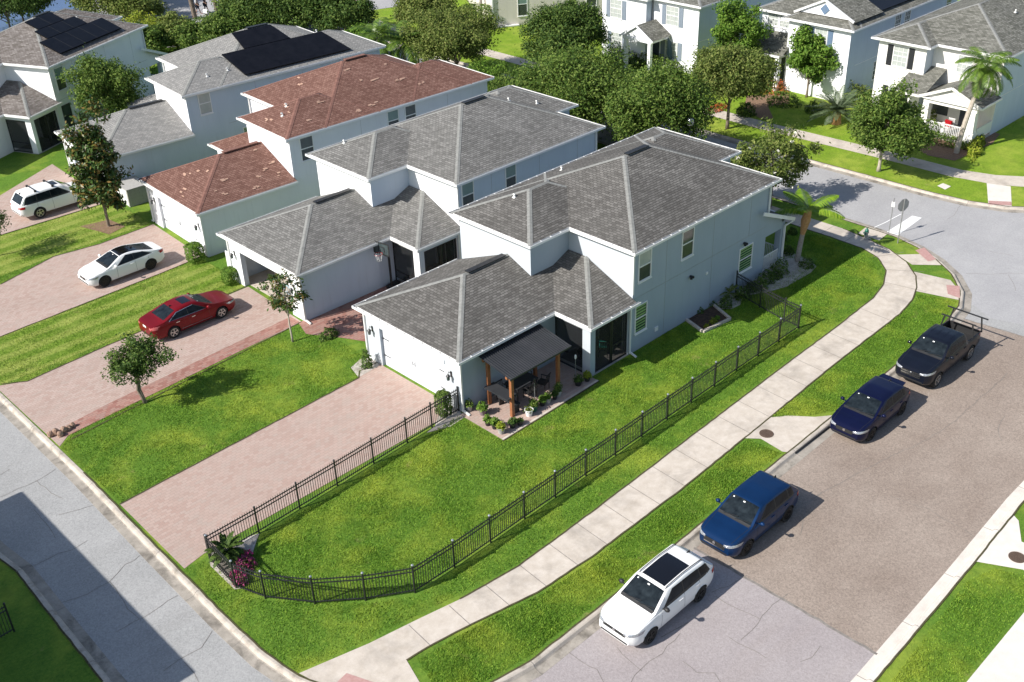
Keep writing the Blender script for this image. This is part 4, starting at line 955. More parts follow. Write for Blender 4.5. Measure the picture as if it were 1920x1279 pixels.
# house B
hb, rob = street_house('street_house', 'white house with blue shutters and gabled front, half hidden by a bright leafy tree', 75.7, 40.9, 8.6, 16, (0, 5.4), 'wall4', 'wall2_shade', 'sh6',
    [('x-', 2.0, 3.0, 3.7, 5.3, -1.1, 'white', 'shut_blue'), ('x-', 6.0, 6.9, 4.55, 5.5, 0, 'white'), ('x-', 7.1, 8.0, 4.55, 5.5, 0, 'white'), ('y-', 5.5, 6.3, 3.9, 5.4, 0, 'glass'), ('y-', 7.0, 7.8, 3.9, 5.4, 0, 'glass'), ('y-', 3.0, 3.8, .9, 2.3, 0, 'glass'), ('y-', 14, 14.8, 3.9, 5.4, 0, 'green')])
g = MB(); g.mesh([(-.6, .3, 6.2), (-.6, 5.1, 6.2), (-.6, 2.7, 7.3), (3, .3, 6.2), (3, 5.1, 6.2), (3, 2.7, 7.3)], [(0, 2, 1), (3, 4, 5), (0, 1, 4, 3)]); 
g.f = [f for f in g.f]; g.build('front_gable', 'wall4', hb); g = MB(); g.bar((-.72, .1, 6.12), (-.72, 2.7, 7.38), .12, .16); g.bar((-.72, 5.3, 6.12), (-.72, 2.7, 7.38), .12, .16); g.build('gable_trim', 'trim', hb)
g = MB(); g.face([(-.8, 0, 6.12), (3.4, 0, 6.12), (3.4, 2.7, 7.42), (-.8, 2.7, 7.42)], 0, [(0, 0), (4, 0), (4, 3), (0, 3)]); g.face([(3.4, 5.4, 6.12), (-.8, 5.4, 6.12), (-.8, 2.7, 7.42), (3.4, 2.7, 7.42)], 0, [(4, 0), (0, 0), (0, 3), (4, 3)]); g.build('gable_roof', 'sh6', hb)
g = MB(); g.mesh([(-.66, 2.7, 6.28), (-.66, 3.1, 6.68), (-.66, 2.7, 7.08), (-.66, 2.3, 6.68), (-.6, 2.7, 6.28), (-.6, 3.1, 6.68), (-.6, 2.7, 7.08), (-.6, 2.3, 6.68)], [(0, 3, 2, 1), (0, 1, 5, 4), (1, 2, 6, 5), (2, 3, 7, 6), (3, 0, 4, 7)]); g.build('gable_vent', 'shut_blue', hb)
g = MB(); g.face([(-2.0, 5.2, 2.85), (0, 5.2, 4.15), (0, 8.7, 4.15), (-2.0, 8.7, 2.85)][::-1], 0, [(5.2, 0), (5.2, 2.4), (8.7, 2.4), (8.7, 0)][::-1]); g.face([(-2.0, 8.7, 2.85), (0, 8.7, 4.15), (0, 8.7, 2.85)], 1, [(0, 0)]*3); g.box(-1.98, 0, 5.4, 8.68, 2.68, 2.83, 1); g.bar((-2.02, 5.4, 2.79), (-2.02, 8.72, 2.79), .1, .15, 1); g.build('porch_roof', ['sh6', 'trim'], hb)
g = MB()
for y in (5.5, 6.9, 8.25): g = MB(); g.box(-1.9, -1.55, y, y+.32, 0, 2.68); g.build('porch_column', 'wall4', hb)
g = MB(); g.box(-.04, 0, 5.7, 6.5, .2, 2.3, 0); g.box(-.04, 0, 7.1, 8.1, .6, 2.3, 1); g.build('front_door', ['navy_door', 'glass_low'], hb)
on_roof(hb, 'solar_array', [slope_pt(.6, .3, -.35), slope_pt(11.8, .3, -.35), slope_pt(9.6, 2.6, -.35), slope_pt(2.4, 2.6, -.35)])
on_roof(hb, 'solar_array', [slope_pt(4.6, 3.4, -.35), slope_pt(7.6, 3.4, -.35), slope_pt(7.6, 3.75, -.35), slope_pt(4.6, 3.75, -.35)])
# house A
ha, roa = street_house('street_house', 'white house with slate shutters and a small gabled entrance portico', 73.2, 53.9, 9.8, 15, (4.9, 9.8), 'wall4', 'wall2_shade', 'sh6',
    [('x-', 2.1, 3.3, 3.7, 5.2, 0, 'white', 'shut_grey'), ('x-', 7.6, 8.8, 3.6, 5.1, -.8, 'white', 'shut_grey'), ('x-', 2.1, 3.3, .9, 2.3, 0, 'white', 'shut_grey'), ('x-', 7.5, 8.6, .9, 2.3, -.8, 'white', 'shut_grey'), ('y-', 8.0, 8.7, 3.5, 4.2, 0, 'glass')], winglen=.8)
r = MB(); gable_x(r, -2.6, 0, 2.7, 6.2, 2.85, .62); r.build('portico_roof', 'sh6', ha)
g = MB(); g.mesh([(-2.45, 2.9, 2.85), (-2.45, 6.0, 2.85), (-2.45, 4.45, 3.8), (-2.3, 2.9, 2.85), (-2.3, 6.0, 2.85), (-2.3, 4.45, 3.8)], [(0, 2, 1), (3, 4, 5), (0, 1, 4, 3)]); g.box(-2.5, 0, 2.9, 6.0, 2.6, 2.85)
g.bar((-2.62, 2.65, 2.8), (-2.62, 4.45, 3.9), .06, .16); g.bar((-2.62, 6.25, 2.8), (-2.62, 4.45, 3.9), .06, .16); g.build('portico_gable', 'wall4', ha)
for y in (3.0, 5.6): g = MB(); g.box(-2.45, -2.15, y, y+.3, 0, 2.6); g.build('portico_column', 'wall4', ha)
g = MB(); g.box(-.05, 0, 4.0, 4.9, .2, 2.3, 0); g.build('front_door', 'navy_door', ha)
ds = MB(); ds.box(-.1, 0, 4.75, 4.86, .1, 5.5); ds.build('downspout', 'grey', ha)
# house D (behind the far lawn)
hd = thing('street_house', 'long beige house wall at the top edge behind the bright lawn', 'house', (*xy(924, 52), 0), math.atan2(-4.9, 8.6))
b = MB(); b.box(0, 26, 0, 11, 0, 5.7); b.build('wall', 'wallD', hd)
r = MB(); caps = []; hip(r, caps, -.35, 26.35, -.35, 11.35, 5.75, seed=2); ro = r.build('roof', 'sh6', hd); [cap_mesh([k_]).build('ridge_cap', 'cap1', ro) for k_ in caps]
f, g = MB(), MB(); eaves(f, g, [(-.35, 11.35), (-.35, -.35), (26.35, -.35)], 5.75); f.build('fascia', 'trim', hd); g.build('gutter', ['trim', 'dark'], hd)
window(hd, 'y-', 2.6, 3.5, .9, 3.0, 0, None, 'teal'); window(hd, 'y-', 9.6, 10.6, 1.2, 2.4, 0, None, 'glass'); window(hd, 'y-', 2.6, 3.5, 3.9, 5.3, 0, None, 'teal')
d = MB(); d.box(-.02, .1, -.12, -.02, .1, 5.6); d.bar((.05, -.05, .1), (.4, -.5, .05), .1, .08); d.bar((.5, -.15, .08), (2.6, -.15, .08), .4, .1); d.build('downspout', 'trim', hd)
# house beyond the alley whose shadow falls on the asphalt (outside the frame)
h0 = thing('neighbour_house', 'white house across the alley whose shadow falls over the lane', 'house', (-8, 29.35, 0))
b = MB(); b.box(0, 10.3, 0, 13.2, 0, 5.7); b.build('wall', 'wall2', h0)
r = MB(); caps = []; hip(r, caps, -.35, 10.65, -.35, 13.55, 5.75, seed=6); ro = r.build('roof', 'sh2', h0); [cap_mesh([k_]).build('ridge_cap', 'cap1', ro) for k_ in caps]
f, g = MB(), MB(); eaves(f, g, [(-.35, 13.55), (-.35, -.35), (10.65, -.35), (10.65, 13.55), (-.35, 13.55)], 5.75); f.build('fascia', 'trim', h0); g.build('gutter', ['trim', 'dark'], h0)
# ------------------------------------------------------------------ vehicles (front of the vehicle towards local -x)
def smooth_interp(xs, pts, k=.07):
    px, pz = zip(*pts); g = np.linspace(-3*k, 3*k, 13); w = np.exp(-(g/k)**2/2); w /= w.sum()
    return sum(wi*np.interp(np.clip(xs+gi, px[0], px[-1]), px, pz) for wi, gi in zip(w, g))
def paint(name, c, c2=None, flake=.0):
    return plain(name, c, .38, flake, c2=c2 or c, scale=1.2, spec=.2, coat=.25)
def vehicle(name, label, loc, rz, col, S, group):
    root = thing(name, label, S.get('cat', 'car'), loc, rz, group)
    L, Wd, H = S['L'], S['W'], S['H']; hw = Wd/2; fo, wb = S['fo'], S['wb']; Rw = S['R']
    cz, dz, bz = S['cowlz'], S['deckz'], S['beltz']
    cx, wt, rt, rb = S['cowl'], S['wtop'], S['rtop'], S['rbot']
    nose = S.get('nose', .70)
    N = 64; xs = np.unique(np.concatenate([np.linspace(0, .5, 12), np.linspace(.5, L-.5, N), np.linspace(L-.5, L, 12)]))
    belt = smooth_interp(xs, [(0, nose-.03), (.12, nose+.08), (cx*.5, (nose+cz)/2+.05), (cx, cz-.04), (cx+.5, bz), (rt, bz+.05), (rb, dz-.03), (L-.1, S['tailz']-.04), (L, S['tailz']-.12)])
    roof = smooth_interp(xs, [(0, nose), (.10, nose+.10), (.4, (nose*.45+cz*.55)), (cx, cz+.03), (wt, H-.05), ((wt+rt)/2, H), (rt, H-.07), (rb, dz+.02), (L-.08, S['tailz']), (L, S['tailz']-.10)], S.get('rk', .07))
    half = smooth_interp(xs, [(0, hw*.70), (.10, hw*.84), (.32, hw*.95), (.8, hw*.995), (L/2, hw), (L-.7, hw*.985), (L-.25, hw*.92), (L-.06, hw*.84), (L, hw*.72)], .05)
    bot = smooth_interp(xs, [(0, S['clr']+.12), (.25, S['clr']), (L-.3, S['clr']+.03), (L, S['clr']+.18)])
    gh = S.get('ghw', .76)*hw; hmax = H-bz
    V, F = [], []; rings = []
    for i, x in enumerate(xs):
        s, r, w, b = belt[i], roof[i], half[i], bot[i]; hg = max(.03, r-s); k = min(1, max(0, (hg-.08)/(hmax-.08)))
        top = (.90*w)*(1-k)+gh*k; d = s-b
        ring = [(0, b), (.80*w, b), (.93*w, b+.05), (.985*w, b+.25*d), (1.0*w, b+.52*d), (.985*w, b+.72*d), (.975*w, b+.88*d), (.935*w, s), (.915*w, s+.05*hg),
                ((.915*w)*.5+top*.5, s+.5*hg), (top, s+.88*hg), (top*.93, s+.955*hg), (top*.62, s+.99*hg), (0, s+hg)]
        full = [(x, -y, z) for y, z in ring]+[(x, y, z) for y, z in ring[1:-1][::-1]]
        rings.append(len(V)); V += full; n = len(full)
    m = len(xs)
    for i in range(m-1):
        for k in range(n):
            a, c = rings[i]+k, rings[i]+(k+1) % n; F.append((a, rings[i+1]+k, rings[i+1]+(k+1) % n, c))
    V.append((xs[0], 0, .55)); V.append((xs[-1], 0, .6))
    for k in range(n): F.append((rings[0]+k, rings[0]+(k+1) % n, len(V)-2)); F.append((rings[-1]+(k+1) % n, rings[-1]+k, len(V)-1))
    bvh = BVHTree.FromPolygons(V, F)
    b = MB(); b.mesh(V, F)
    body = b.build('body', [col, 'plastic'], root, smooth=True)
    cut = MB()
    for wx in (fo, fo+wb):
        for sy in (-1, 1):
            y0, y1 = (hw-.30, hw+.25) if sy > 0 else (-hw-.25, -hw+.30)
            cut.lathe([(Rw+.055, y0), (Rw+.055, y1)], 28, 0, (wx, 0, Rw), 'y')
    bed = S.get('bed')
    if bed: cut.box(bed[0], bed[1], -hw+.16, hw-.16, .62, 2.6)
    co_ = cut.build('cutter', 'plastic', root); 
    bmx = bmesh.new(); bmx.from_mesh(co_.data); bmesh.ops.recalc_face_normals(bmx, faces=bmx.faces); bmx.to_mesh(co_.data); bmx.free()
    bmx = bmesh.new(); bmx.from_mesh(body.data); bmesh.ops.recalc_face_normals(bmx, faces=bmx.faces); bmx.to_mesh(body.data); bmx.free()
    md = body.modifiers.new('cut', 'BOOLEAN'); md.object = co_; md.operation = 'DIFFERENCE'; md.solver = 'EXACT'
    try: md.material_mode = 'TRANSFER'
    except Exception: pass
    bpy.context.view_layer.update(); dg = bpy.context.evaluated_depsgraph_get()
    me = bpy.data.meshes.new_from_object(body.evaluated_get(dg)); body.modifiers.clear(); old = body.data
    if len(me.polygons) > 500: body.data = me
    bpy.data.objects.remove(co_)
    es = bmesh.new(); es.from_mesh(body.data)
    for e in es.edges:
        if len(e.link_faces) == 2 and e.calc_face_angle(0) > .7: e.smooth = False
    es.to_mesh(body.data); es.free()

    def patch(name, mat, quads, d, off=.006, n=(8, 5), parent=root, rim=None):
        mb = MB(); d = Vector(d).normalized()
        for q in quads:
            q = [Vector(p) for p in q]; G = {}
            for i in range(n[0]+1):
                for j in range(n[1]+1):
                    u, v = i/n[0], j/n[1]; p = (q[0]*(1-u)+q[1]*u)*(1-v)+(q[3]*(1-u)+q[2]*u)*v
                    h = bvh.ray_cast(p-d*4, d)
                    if h[0] is not None:
                        nn = h[1] if h[1].dot(d) < 0 else -h[1]; G[i, j] = h[0]+nn*off
            ids = {}
            for kk, pv in G.items(): ids[kk] = len(mb.v); mb.v.append(tuple(pv))
            for i in range(n[0]):
                for j in range(n[1]):
                    c = [(i, j), (i+1, j), (i+1, j+1), (i, j+1)]
                    if all(t in ids for t in c):
                        P = [G[t] for t in c]
                        if max((P[0]-P[2]).length, (P[1]-P[3]).length) > .9: continue
                        nn = (P[1]-P[0]).cross(P[3]-P[0]); c_ = [ids[t] for t in c]
                        mb.f.append(tuple(c_ if nn.dot(d) < 0 else c_[::-1])); mb.m.append(0); mb.uv.append(None)
        if not mb.f: return None
        return mb.build(name, mat, parent, smooth=True)
    bl = lambda x: float(np.interp(x, xs, belt)); rf = lambda x: float(np.interp(x, xs, roof))
    def zt(x, t): return bl(x)+t*(rf(x)-bl(x))
    for sgn in (-1, 1):
        b0, b1, t0, t1 = S['wins'][0][0], S['wins'][-1][1], S['wins'][0][2], S['wins'][-1][3]; b0 -= .14; b1 += .03
        patch('window_surround', 'plastic', [[(b0, sgn*3, zt(b0, .04)), (b1, sgn*3, zt(b1, .04)), (t1+.03, sgn*3, zt(t1, .85)), (t0-.03, sgn*3, zt(t0, .85))]], (0, -sgn, 0), .003, (16, 4))
    # windscreen, rear window
    sy = gh*.93
    wl = lambda x: gh*.97 + (hw*.86-gh)*max(0, min(1, (wt-x)/(wt-cx)))
    patch('windscreen', 'carglass', [[(cx+.07, -wl(cx+.05)*.94, 0), (wt-.04, -wl(wt)*.93, 0), (wt-.04, wl(wt)*.93, 0), (cx+.07, wl(cx+.05)*.94, 0)]], (0, 0, -1), n=(8, 10))
    patch('cowl_panel', 'plastic', [[(cx-.04, -hw*.76, 0), (cx+.075, -hw*.80, 0), (cx+.075, hw*.80, 0), (cx-.04, hw*.76, 0)]], (0, 0, -1), .005, (2, 12))
    for sgn in (-1, 1): patch('bonnet_seam', 'plastic', [[(.16, sgn*hw*.70-.006, 0), (cx-.02, sgn*hw*.80-.006, 0), (cx-.02, sgn*hw*.80+.006, 0), (.16, sgn*hw*.70+.006, 0)]], (0, 0, -1), .003, (16, 1))
    patch('inspection_sticker', 'white', [[(wt-.14, -.04, 0), (wt-.10, -.04, 0), (wt-.10, .05, 0), (wt-.14, .05, 0)], [(wt-.13, hw*.50, 0), (wt-.09, hw*.50, 0), (wt-.09, hw*.56, 0), (wt-.13, hw*.56, 0)]], (0, 0, -1), .009, (2, 2))
    if not bed:
        wr = lambda x: gh*.95 + (hw*.80-gh)*max(0, min(1, (x-rt)/(rb-rt)))
        if rb-rt > .45: patch('rear_window', 'carglass', [[(rt+.06, -wr(rt)*.9, 0), (rb-.07, -wr(rb)*.88, 0), (rb-.07, wr(rb)*.88, 0), (rt+.06, wr(rt)*.9, 0)]], (0, 0, -1), n=(8, 10))
        else: patch('rear_window', 'carglass', [[(9, -gh*.92, dz+.04), (9, gh*.92, dz+.04), (9, gh*.82, H-.16), (9, -gh*.82, H-.16)]], (-1, 0, 0), n=(10, 6))
    else: patch('rear_window', 'carglass', [[(9, -gh*.8, bz+.08), (9, gh*.8, bz+.08), (9, gh*.72, H-.14), (9, -gh*.72, H-.14)]], (-1, 0, 0), n=(10, 6))
    for sgn in (-1, 1):
        for (b0, b1, t0, t1) in S['wins']:
            q = [(b0, sgn*3, zt(b0, .09)), (b1, sgn*3, zt(b1, .09)), (t1, sgn*3, zt(t1, .80)), (t0, sgn*3, zt(t0, .80))]
            patch('side_window', 'carglass', [q], (0, -sgn, 0), n=(8, 4))
        # door seams, sill
        seams = [[(x-.006, sgn*3, S['clr']+.12), (x+.006, sgn*3, S['clr']+.12), (x2+.006, sgn*3, bl(x2)+.02), (x2-.006, sgn*3, bl(x2)+.02)] for x, x2 in S['seams']]
        patch('door_seam', 'plastic', seams, (0, -sgn, 0), .004, (1, 8))
        if S.get('clad'):
            patch('side_cladding', 'plastic', [[(fo+Rw+.06, sgn*3, S['clr']+.02), (fo+wb-Rw-.06, sgn*3, S['clr']+.02), (fo+wb-Rw-.06, sgn*3, S['clr']+.15), (fo+Rw+.06, sgn*3, S['clr']+.15)]], (0, -sgn, 0), .008, (8, 2))
        if S.get('chromeline'):
            patch('side_trim', 'chrome', [[(fo+Rw+.25, sgn*3, S['clr']+.17), (fo+wb-Rw-.1, sgn*3, S['clr']+.20), (fo+wb-Rw-.1, sgn*3, S['clr']+.225), (fo+Rw+.25, sgn*3, S['clr']+.195)]], (0, -sgn, 0), .01, (8, 1))
            b0, b1, t0, t1 = S['wins'][0][0], S['wins'][-1][1], S['wins'][0][2], S['wins'][-1][3]
            patch('window_trim', 'chrome', [[(b0, sgn*3, zt(b0, .05)), (b1+.03, sgn*3, zt(b1, .05)), (b1+.03, sgn*3, zt(b1, .09)), (b0, sgn*3, zt(b0, .09))],
                [(b1, sgn*3, zt(b1, .06)), (b1+.04, sgn*3, zt(b1, .06)), (t1+.04, sgn*3, zt(t1, .84)), (t1, sgn*3, zt(t1, .82))], [(t0, sgn*3, zt(t0, .80)), (t1+.03, sgn*3, zt(t1, .81)), (t1+.03, sgn*3, zt(t1, .86)), (t0, sgn*3, zt(t0, .85))]], (0, -sgn, 0), .009, (8, 1))
        for x in S['handles']:
            hb_ = MB(); z = bl(x)-.13; h = bvh.ray_cast(Vector((x, sgn*3, z)), Vector((0, -sgn, 0)))
            if h[0] is not None: y = h[0].y+sgn*.02; hb_.bar((x-.1, y, z), (x+.1, y, z), .03, .03); hb_.build('door_handle', S.get('hmat', col), root)
        # lamps
        z0 = nose
        patch('headlight', 'lens', [[(fo*.50 if S['lampw'] > .3 else fo*.4, sgn*(hw*.97), z0-.01), (0, sgn*hw*.46, z0-.05), (0, sgn*hw*.46, z0+.03), (fo*.62 if S['lampw'] > .3 else fo*.5, sgn*(hw*.98), z0+.10)]], (1, -sgn*.55, -.12), .008, (12, 4))
        patch('tail_lamp', S.get('tail', 'redlens'), [[(L-.30, sgn*3, S['tailz']-.20), (L+.1, sgn*3, S['tailz']-.20), (L+.1, sgn*3, S['tailz']-.02), (L-.34, sgn*3, S['tailz']-.04)]], (0, -sgn, 0), .008, (6, 4))
        patch('tail_lamp', S.get('tail', 'redlens'), [[(9, sgn*hw*.50, S['tailz']-.20), (9, sgn*hw*.90, S['tailz']-.20), (9, sgn*hw*.90, S['tailz']-.05), (9, sgn*hw*.55, S['tailz']-.08)]], (-1, 0, 0), .008, (6, 4))
        # mirror
        mm = MB(); mx, mz = cx+.42, bl(cx+.4)+.10
        pr = [(.0, -.0), (.075, .02), (.1, .07), (.095, .12), (.0, .155)]
        V2 = []; 
        mm.tube([(mx, sgn*hw*.88, mz-.06), (mx-.02, sgn*(hw+.06), mz-.01)], .03, 6)
        mm.tube([(mx-.01, sgn*(hw+.02), mz+.02), (mx-.02, sgn*(hw+.06), mz+.035), (mx-.02, sgn*(hw+.14), mz+.035), (mx-.0, sgn*(hw+.20), mz+.02)], [.05, .085, .08, .04], 8)
        mm.build('wing_mirror', S.get('mirmat', col), root, smooth=True)
    # grille, lower intake, plate, number plate, emblem
    patch('grille', S.get('grillemat', 'plastic'), [[(-3, -hw*S['gw'], nose-S['gh']), (-3, hw*S['gw'], nose-S['gh']), (-3, hw*S['gw']*1.1, nose+.01), (-3, -hw*S['gw']*1.1, nose+.01)]], (1, 0, 0), .007, (12, 5))
    if S.get('gbars'):
        for zz in S['gbars']: patch('grille_bar', 'chrome', [[(-3, -hw*S['gw']*1.0, nose-zz-.03), (-3, hw*S['gw']*1.0, nose-zz-.03), (-3, hw*S['gw']*1.03, nose-zz+.02), (-3, -hw*S['gw']*1.03, nose-zz+.02)]], (1, 0, 0), .014, (12, 1))
    patch('lower_intake', 'plastic', [[(-3, -hw*.62, S['clr']+.10), (-3, hw*.62, S['clr']+.10), (-3, hw*.66, S['clr']+.22), (-3, -hw*.66, S['clr']+.22)]], (1, 0, 0), .007, (12, 3))
    e = MB(); h = bvh.ray_cast(Vector((-3, 0, nose-S['gh']*.4)), Vector((1, 0, 0)))
    e.lathe([(.062, h[0].x-.03), (.062, h[0].x-.01)], 14, 0, (0, 0, 0), 'y'); e.v = [(y, x, z+nose-S['gh']*.4) for x, y, z in e.v]; e.build('front_emblem', 'chrome', root)
    patch('rear_plate', 'white', [[(9, -.16, .78 if S['tailz'] > .9 else .6), (9, .16, .78 if S['tailz'] > .9 else .6), (9, .16, .9 if S['tailz'] > .9 else .72), (9, -.16, .9 if S['tailz'] > .9 else .72)]], (-1, 0, 0), .012, (4, 2))
    patch('rear_bumper', 'plastic', [[(9, -hw*.8, S['clr']+.16), (9, hw*.8, S['clr']+.16), (9, hw*.8, S['clr']+.28), (9, -hw*.8, S['clr']+.28)]], (-1, 0, 0), .007, (10, 2))
    if S.get('sunroof'):
        x0, x1, ww = S['sunroof']; patch('sunroof', S.get('sunmat', 'plastic_gloss'), [[(x0, -ww, 0), (x1, -ww, 0), (x1, ww, 0), (x0, ww, 0)]], (0, 0, -1), .008, (8, 8))
    if S.get('rails'):
        for sgn in (-1, 1):
            p = [(x, sgn*gh*.86, rf(x)+.03) for x in np.linspace(wt+.15, rt-.05, 8)]
            p = [(wt+.05, sgn*gh*.86, rf(wt+.05)-.03)]+p+[(rt+.05, sgn*gh*.86, rf(rt+.05)-.03)]
            r_ = MB(); r_.tube(p, .018, 6); r_.build('roof_rail', S['rails'], root, smooth=True)
    wp = MB(); xx = cx+.02
    for y0 in (-.05, .5): wp.bar((xx, y0, rf(xx)+.03), (xx+.10, y0-.62, rf(xx+.10)+.045), .025, .015)
    wp.build('wiper', 'plastic', root)
    pi = MB(); pi.box(wt+.35, wt+.42, -.02, .02, H-.02, H+.0)
    if S.get('antenna', True): an = MB(); ax = rt-.12; an.mesh([(ax, -.03, rf(ax)-.01), (ax+.2, -.03, rf(ax+.2)-.01), (ax+.2, .03, rf(ax+.2)-.01), (ax, .03, rf(ax)-.01), (ax+.17, 0, rf(ax)+.06)], [(0, 1, 4), (1, 2, 4), (2, 3, 4), (3, 0, 4)]); an.build('antenna', S.get('antmat', 'plastic'), root)
    # wheels
    for wx in (fo, fo+wb):
        for sgn in (-1, 1):
            ar = MB(); pr_ = []
            for k in range(15):
                a_ = math.pi*(-.02+1.04*k/14); rr_ = Rw+.062; px_, pz_ = wx+rr_*math.cos(a_), Rw+rr_*math.sin(a_); h = bvh.ray_cast(Vector((px_, sgn*3, max(pz_, S['clr']+.03))), Vector((0, -sgn, 0)))
                if h[0] is not None: pr_.append((px_, h[0].y+sgn*.002, pz_))
            if len(pr_) > 3: ar.tube(pr_, .016, 5); ar.build('arch_trim', 'plastic' if S.get('clad') or S.get('bed') else col, root, smooth=True)
    sp = S.get('spokes', 5)
    for wx in (fo, fo+wb):
        for sgn in (-1, 1):
            yo = sgn*(hw-.015); yi = sgn*(hw-.235)
            t = MB(); a, c = sorted((yo, yi))
            t.lathe([(Rw*.64, a+.02), (Rw*.92, a), (Rw, a+.04), (Rw, c-.04), (Rw*.92, c), (Rw*.64, c-.02)], 28, 0, (wx, 0, Rw), 'y')
            w_ = t.build('wheel', 'tyre', root, smooth=False)
            r_ = MB(); f_ = yo+sgn*.004
            lo, hi = sorted((f_-sgn*.05, f_-sgn*.035)); r_.lathe([(Rw*.60, lo), (Rw*.60, hi)], 24, 1, (wx, 0, Rw), 'y')
            lo, hi = sorted((f_-sgn*.06, f_))
            for k in range(24):
                a0, a1 = 2*math.pi*k/24, 2*math.pi*(k+1)/24; P = lambda r0, aa, yy: (wx+r0*math.cos(aa), yy, Rw+r0*math.sin(aa))
                r_.face([P(Rw*.58, a0, f_), P(Rw*.66, a0, f_-sgn*.006), P(Rw*.66, a1, f_-sgn*.006), P(Rw*.58, a1, f_)], 0); r_.face([P(Rw*.58, a0, f_), P(Rw*.58, a1, f_), P(Rw*.56, a1, f_-sgn*.05), P(Rw*.56, a0, f_-sgn*.05)], 0)
            for k in range(sp):
                aa = 2*math.pi*k/sp+.3
                for da in ((-.09, .09) if sp <= 6 else (0,)):
                    r_.bar((wx+.05*math.cos(aa), f_-sgn*.02, Rw+.05*math.sin(aa)), (wx+Rw*.6*math.cos(aa+da), f_-sgn*.006, Rw+Rw*.6*math.sin(aa+da)), .035, .03, 0, up=(0, 1, 0))
            r_.lathe([(.06, lo), (.05, hi)], 12, 0, (wx, 0, Rw), 'y')
            r_.build('rim', [S.get('rimmat', 'rim'), 'plastic'], w_)
    if S.get('extra'): S['extra'](root, patch, rf, bl, hw, gh, L, H)
    return root
MT['plastic_gloss'] = plain('tinted_roof_glass', (.006, .006, .008), .08, spec=.8)
P_WHITE = paint('car_paint_white', (.80, .80, .79)); P_BLUE = paint('car_paint_blue', (.004, .024, .08), (.005, .03, .10), .3)
P_NAVY = paint('car_paint_navy', (.004, .006, .03), (.005, .008, .04), .3); P_BLK = paint('car_paint_black', (.005, .007, .013), (.007, .009, .018)); P_RED = paint('car_paint_red', (.15, .003, .006), (.19, .004, .008), .2)
KERB = 'cars parked nose to tail along the kerb'; DRV = 'cars parked on the brick driveways'
def suv(**k):
    d = dict(L=4.70, W=1.84, H=1.67, fo=.92, wb=2.79, R=.35, clr=.24, nose=.78, cowl=1.18, cowlz=1.07, wtop=1.95, rtop=4.05, rbot=4.50, deckz=1.08, beltz=1.07, tailz=1.05, ghw=.74,
             wins=[(1.72, 2.72, 2.25, 2.72), (2.78, 3.68, 2.78, 3.62), (3.74, 4.28, 3.68, 4.05)], seams=[(1.45, 1.5), (2.74, 2.74), (3.62, 3.6)], handles=[2.52, 3.48], lampw=.5, gw=.52, gh=.13, clad=False)
    d.update(k); return d
ZRD = ZR+.006
vehicle('parked_suv', 'white crossover with a large black glass roof, nearest of the kerbside cars', (21.55-.92, 17.30, ZRD), 0, P_WHITE,
    suv(sunroof=(2.05, 3.45, .50), rails='plastic', rimmat='rim_dark', mirmat='plastic', gbars=(), clad=False, spokes=5), KERB)
vehicle('parked_suv', 'bright blue crossover parked behind the white one at the kerb', (27.5-.92, 17.50, ZRD), 0, P_BLUE,
    suv(L=4.56, wb=2.70, H=1.68, rtop=3.85, rbot=4.38, wins=[(1.75, 2.72, 2.28, 2.72), (2.78, 3.6, 2.78, 3.55), (3.66, 4.0, 3.61, 3.85)], handles=[2.5, 3.4], gh=.20, gw=.50, gbars=(.2,), clad=True, rimmat='rim_dark', spokes=10), KERB)
def spoiler(root, patch, rf, bl, hw, gh, L, H):
    s = MB(); x = L-.62; s.mesh([(x, -gh*.9, rf(x)), (x, gh*.9, rf(x)), (x+.34, gh*.84, rf(x)+.0), (x+.34, -gh*.84, rf(x)+.0), (x, -gh*.9, rf(x)-.05), (x, gh*.9, rf(x)-.05), (x+.34, gh*.84, rf(x)-.05), (x+.34, -gh*.84, rf(x)-.05)], [(0, 1, 2, 3), (7, 6, 5, 4), (0, 4, 5, 1), (1, 5, 6, 2), (2, 6, 7, 3), (3, 7, 4, 0)])
    s.build('spoiler', P_NAVY, root)
vehicle('parked_hatchback', 'dark navy hatchback behind the drain inlet, parked ahead of the black pickup', (37.2-.88, 17.85, ZRD), 0, P_NAVY,
    suv(L=4.35, W=1.80, H=1.47, fo=.88, wb=2.63, R=.33, clr=.18, nose=.68, cowl=1.05, cowlz=.96, wtop=1.95, rtop=3.65, rbot=4.15, deckz=.98, beltz=.93, tailz=.98, ghw=.73, wins=[(1.62, 2.58, 2.25, 2.58), (2.64, 3.45, 2.64, 3.35), (3.5, 3.85, 3.4, 3.55)], seams=[(1.38, 1.42), (2.6, 2.6), (3.4, 3.36)], handles=[2.4, 3.25], gh=.16, gw=.42, rimmat='rim_dark', spokes=5, extra=spoiler), KERB)
def rack(root, patch, rf, bl, hw, gh, L, H):
    for x in (4.35, 5.28):
        r_ = MB()
        for s in (-1, 1): r_.bar((x, s*(hw-.12), 1.05), (x, s*(hw-.25), 1.79), .06, .06); r_.bar((x+.02, s*(hw-.16), 1.1), (x+.3 if x < 5 else x-.3, s*(hw-.13), 1.08), .05, .04)
        w_ = .86 if x < 5 else 1.02; r_.bar((x, -w_, 1.81), (x, w_, 1.81), .06, .05); r_.build('ladder_rack', 'plastic', root)
    b = MB(); b.box(4.0, 5.25, -.7, .7, .63, .66); b.build('bed_liner', 'plastic', root)
    for k in range(4): patch('roof_rib', P_BLK, [[(2.5, -.5+k*.33-.02, 0), (3.2, -.5+k*.33-.02, 0), (3.2, -.5+k*.33+.02, 0), (2.5, -.5+k*.33+.02, 0)]], (0, 0, -1), .012, (4, 1))
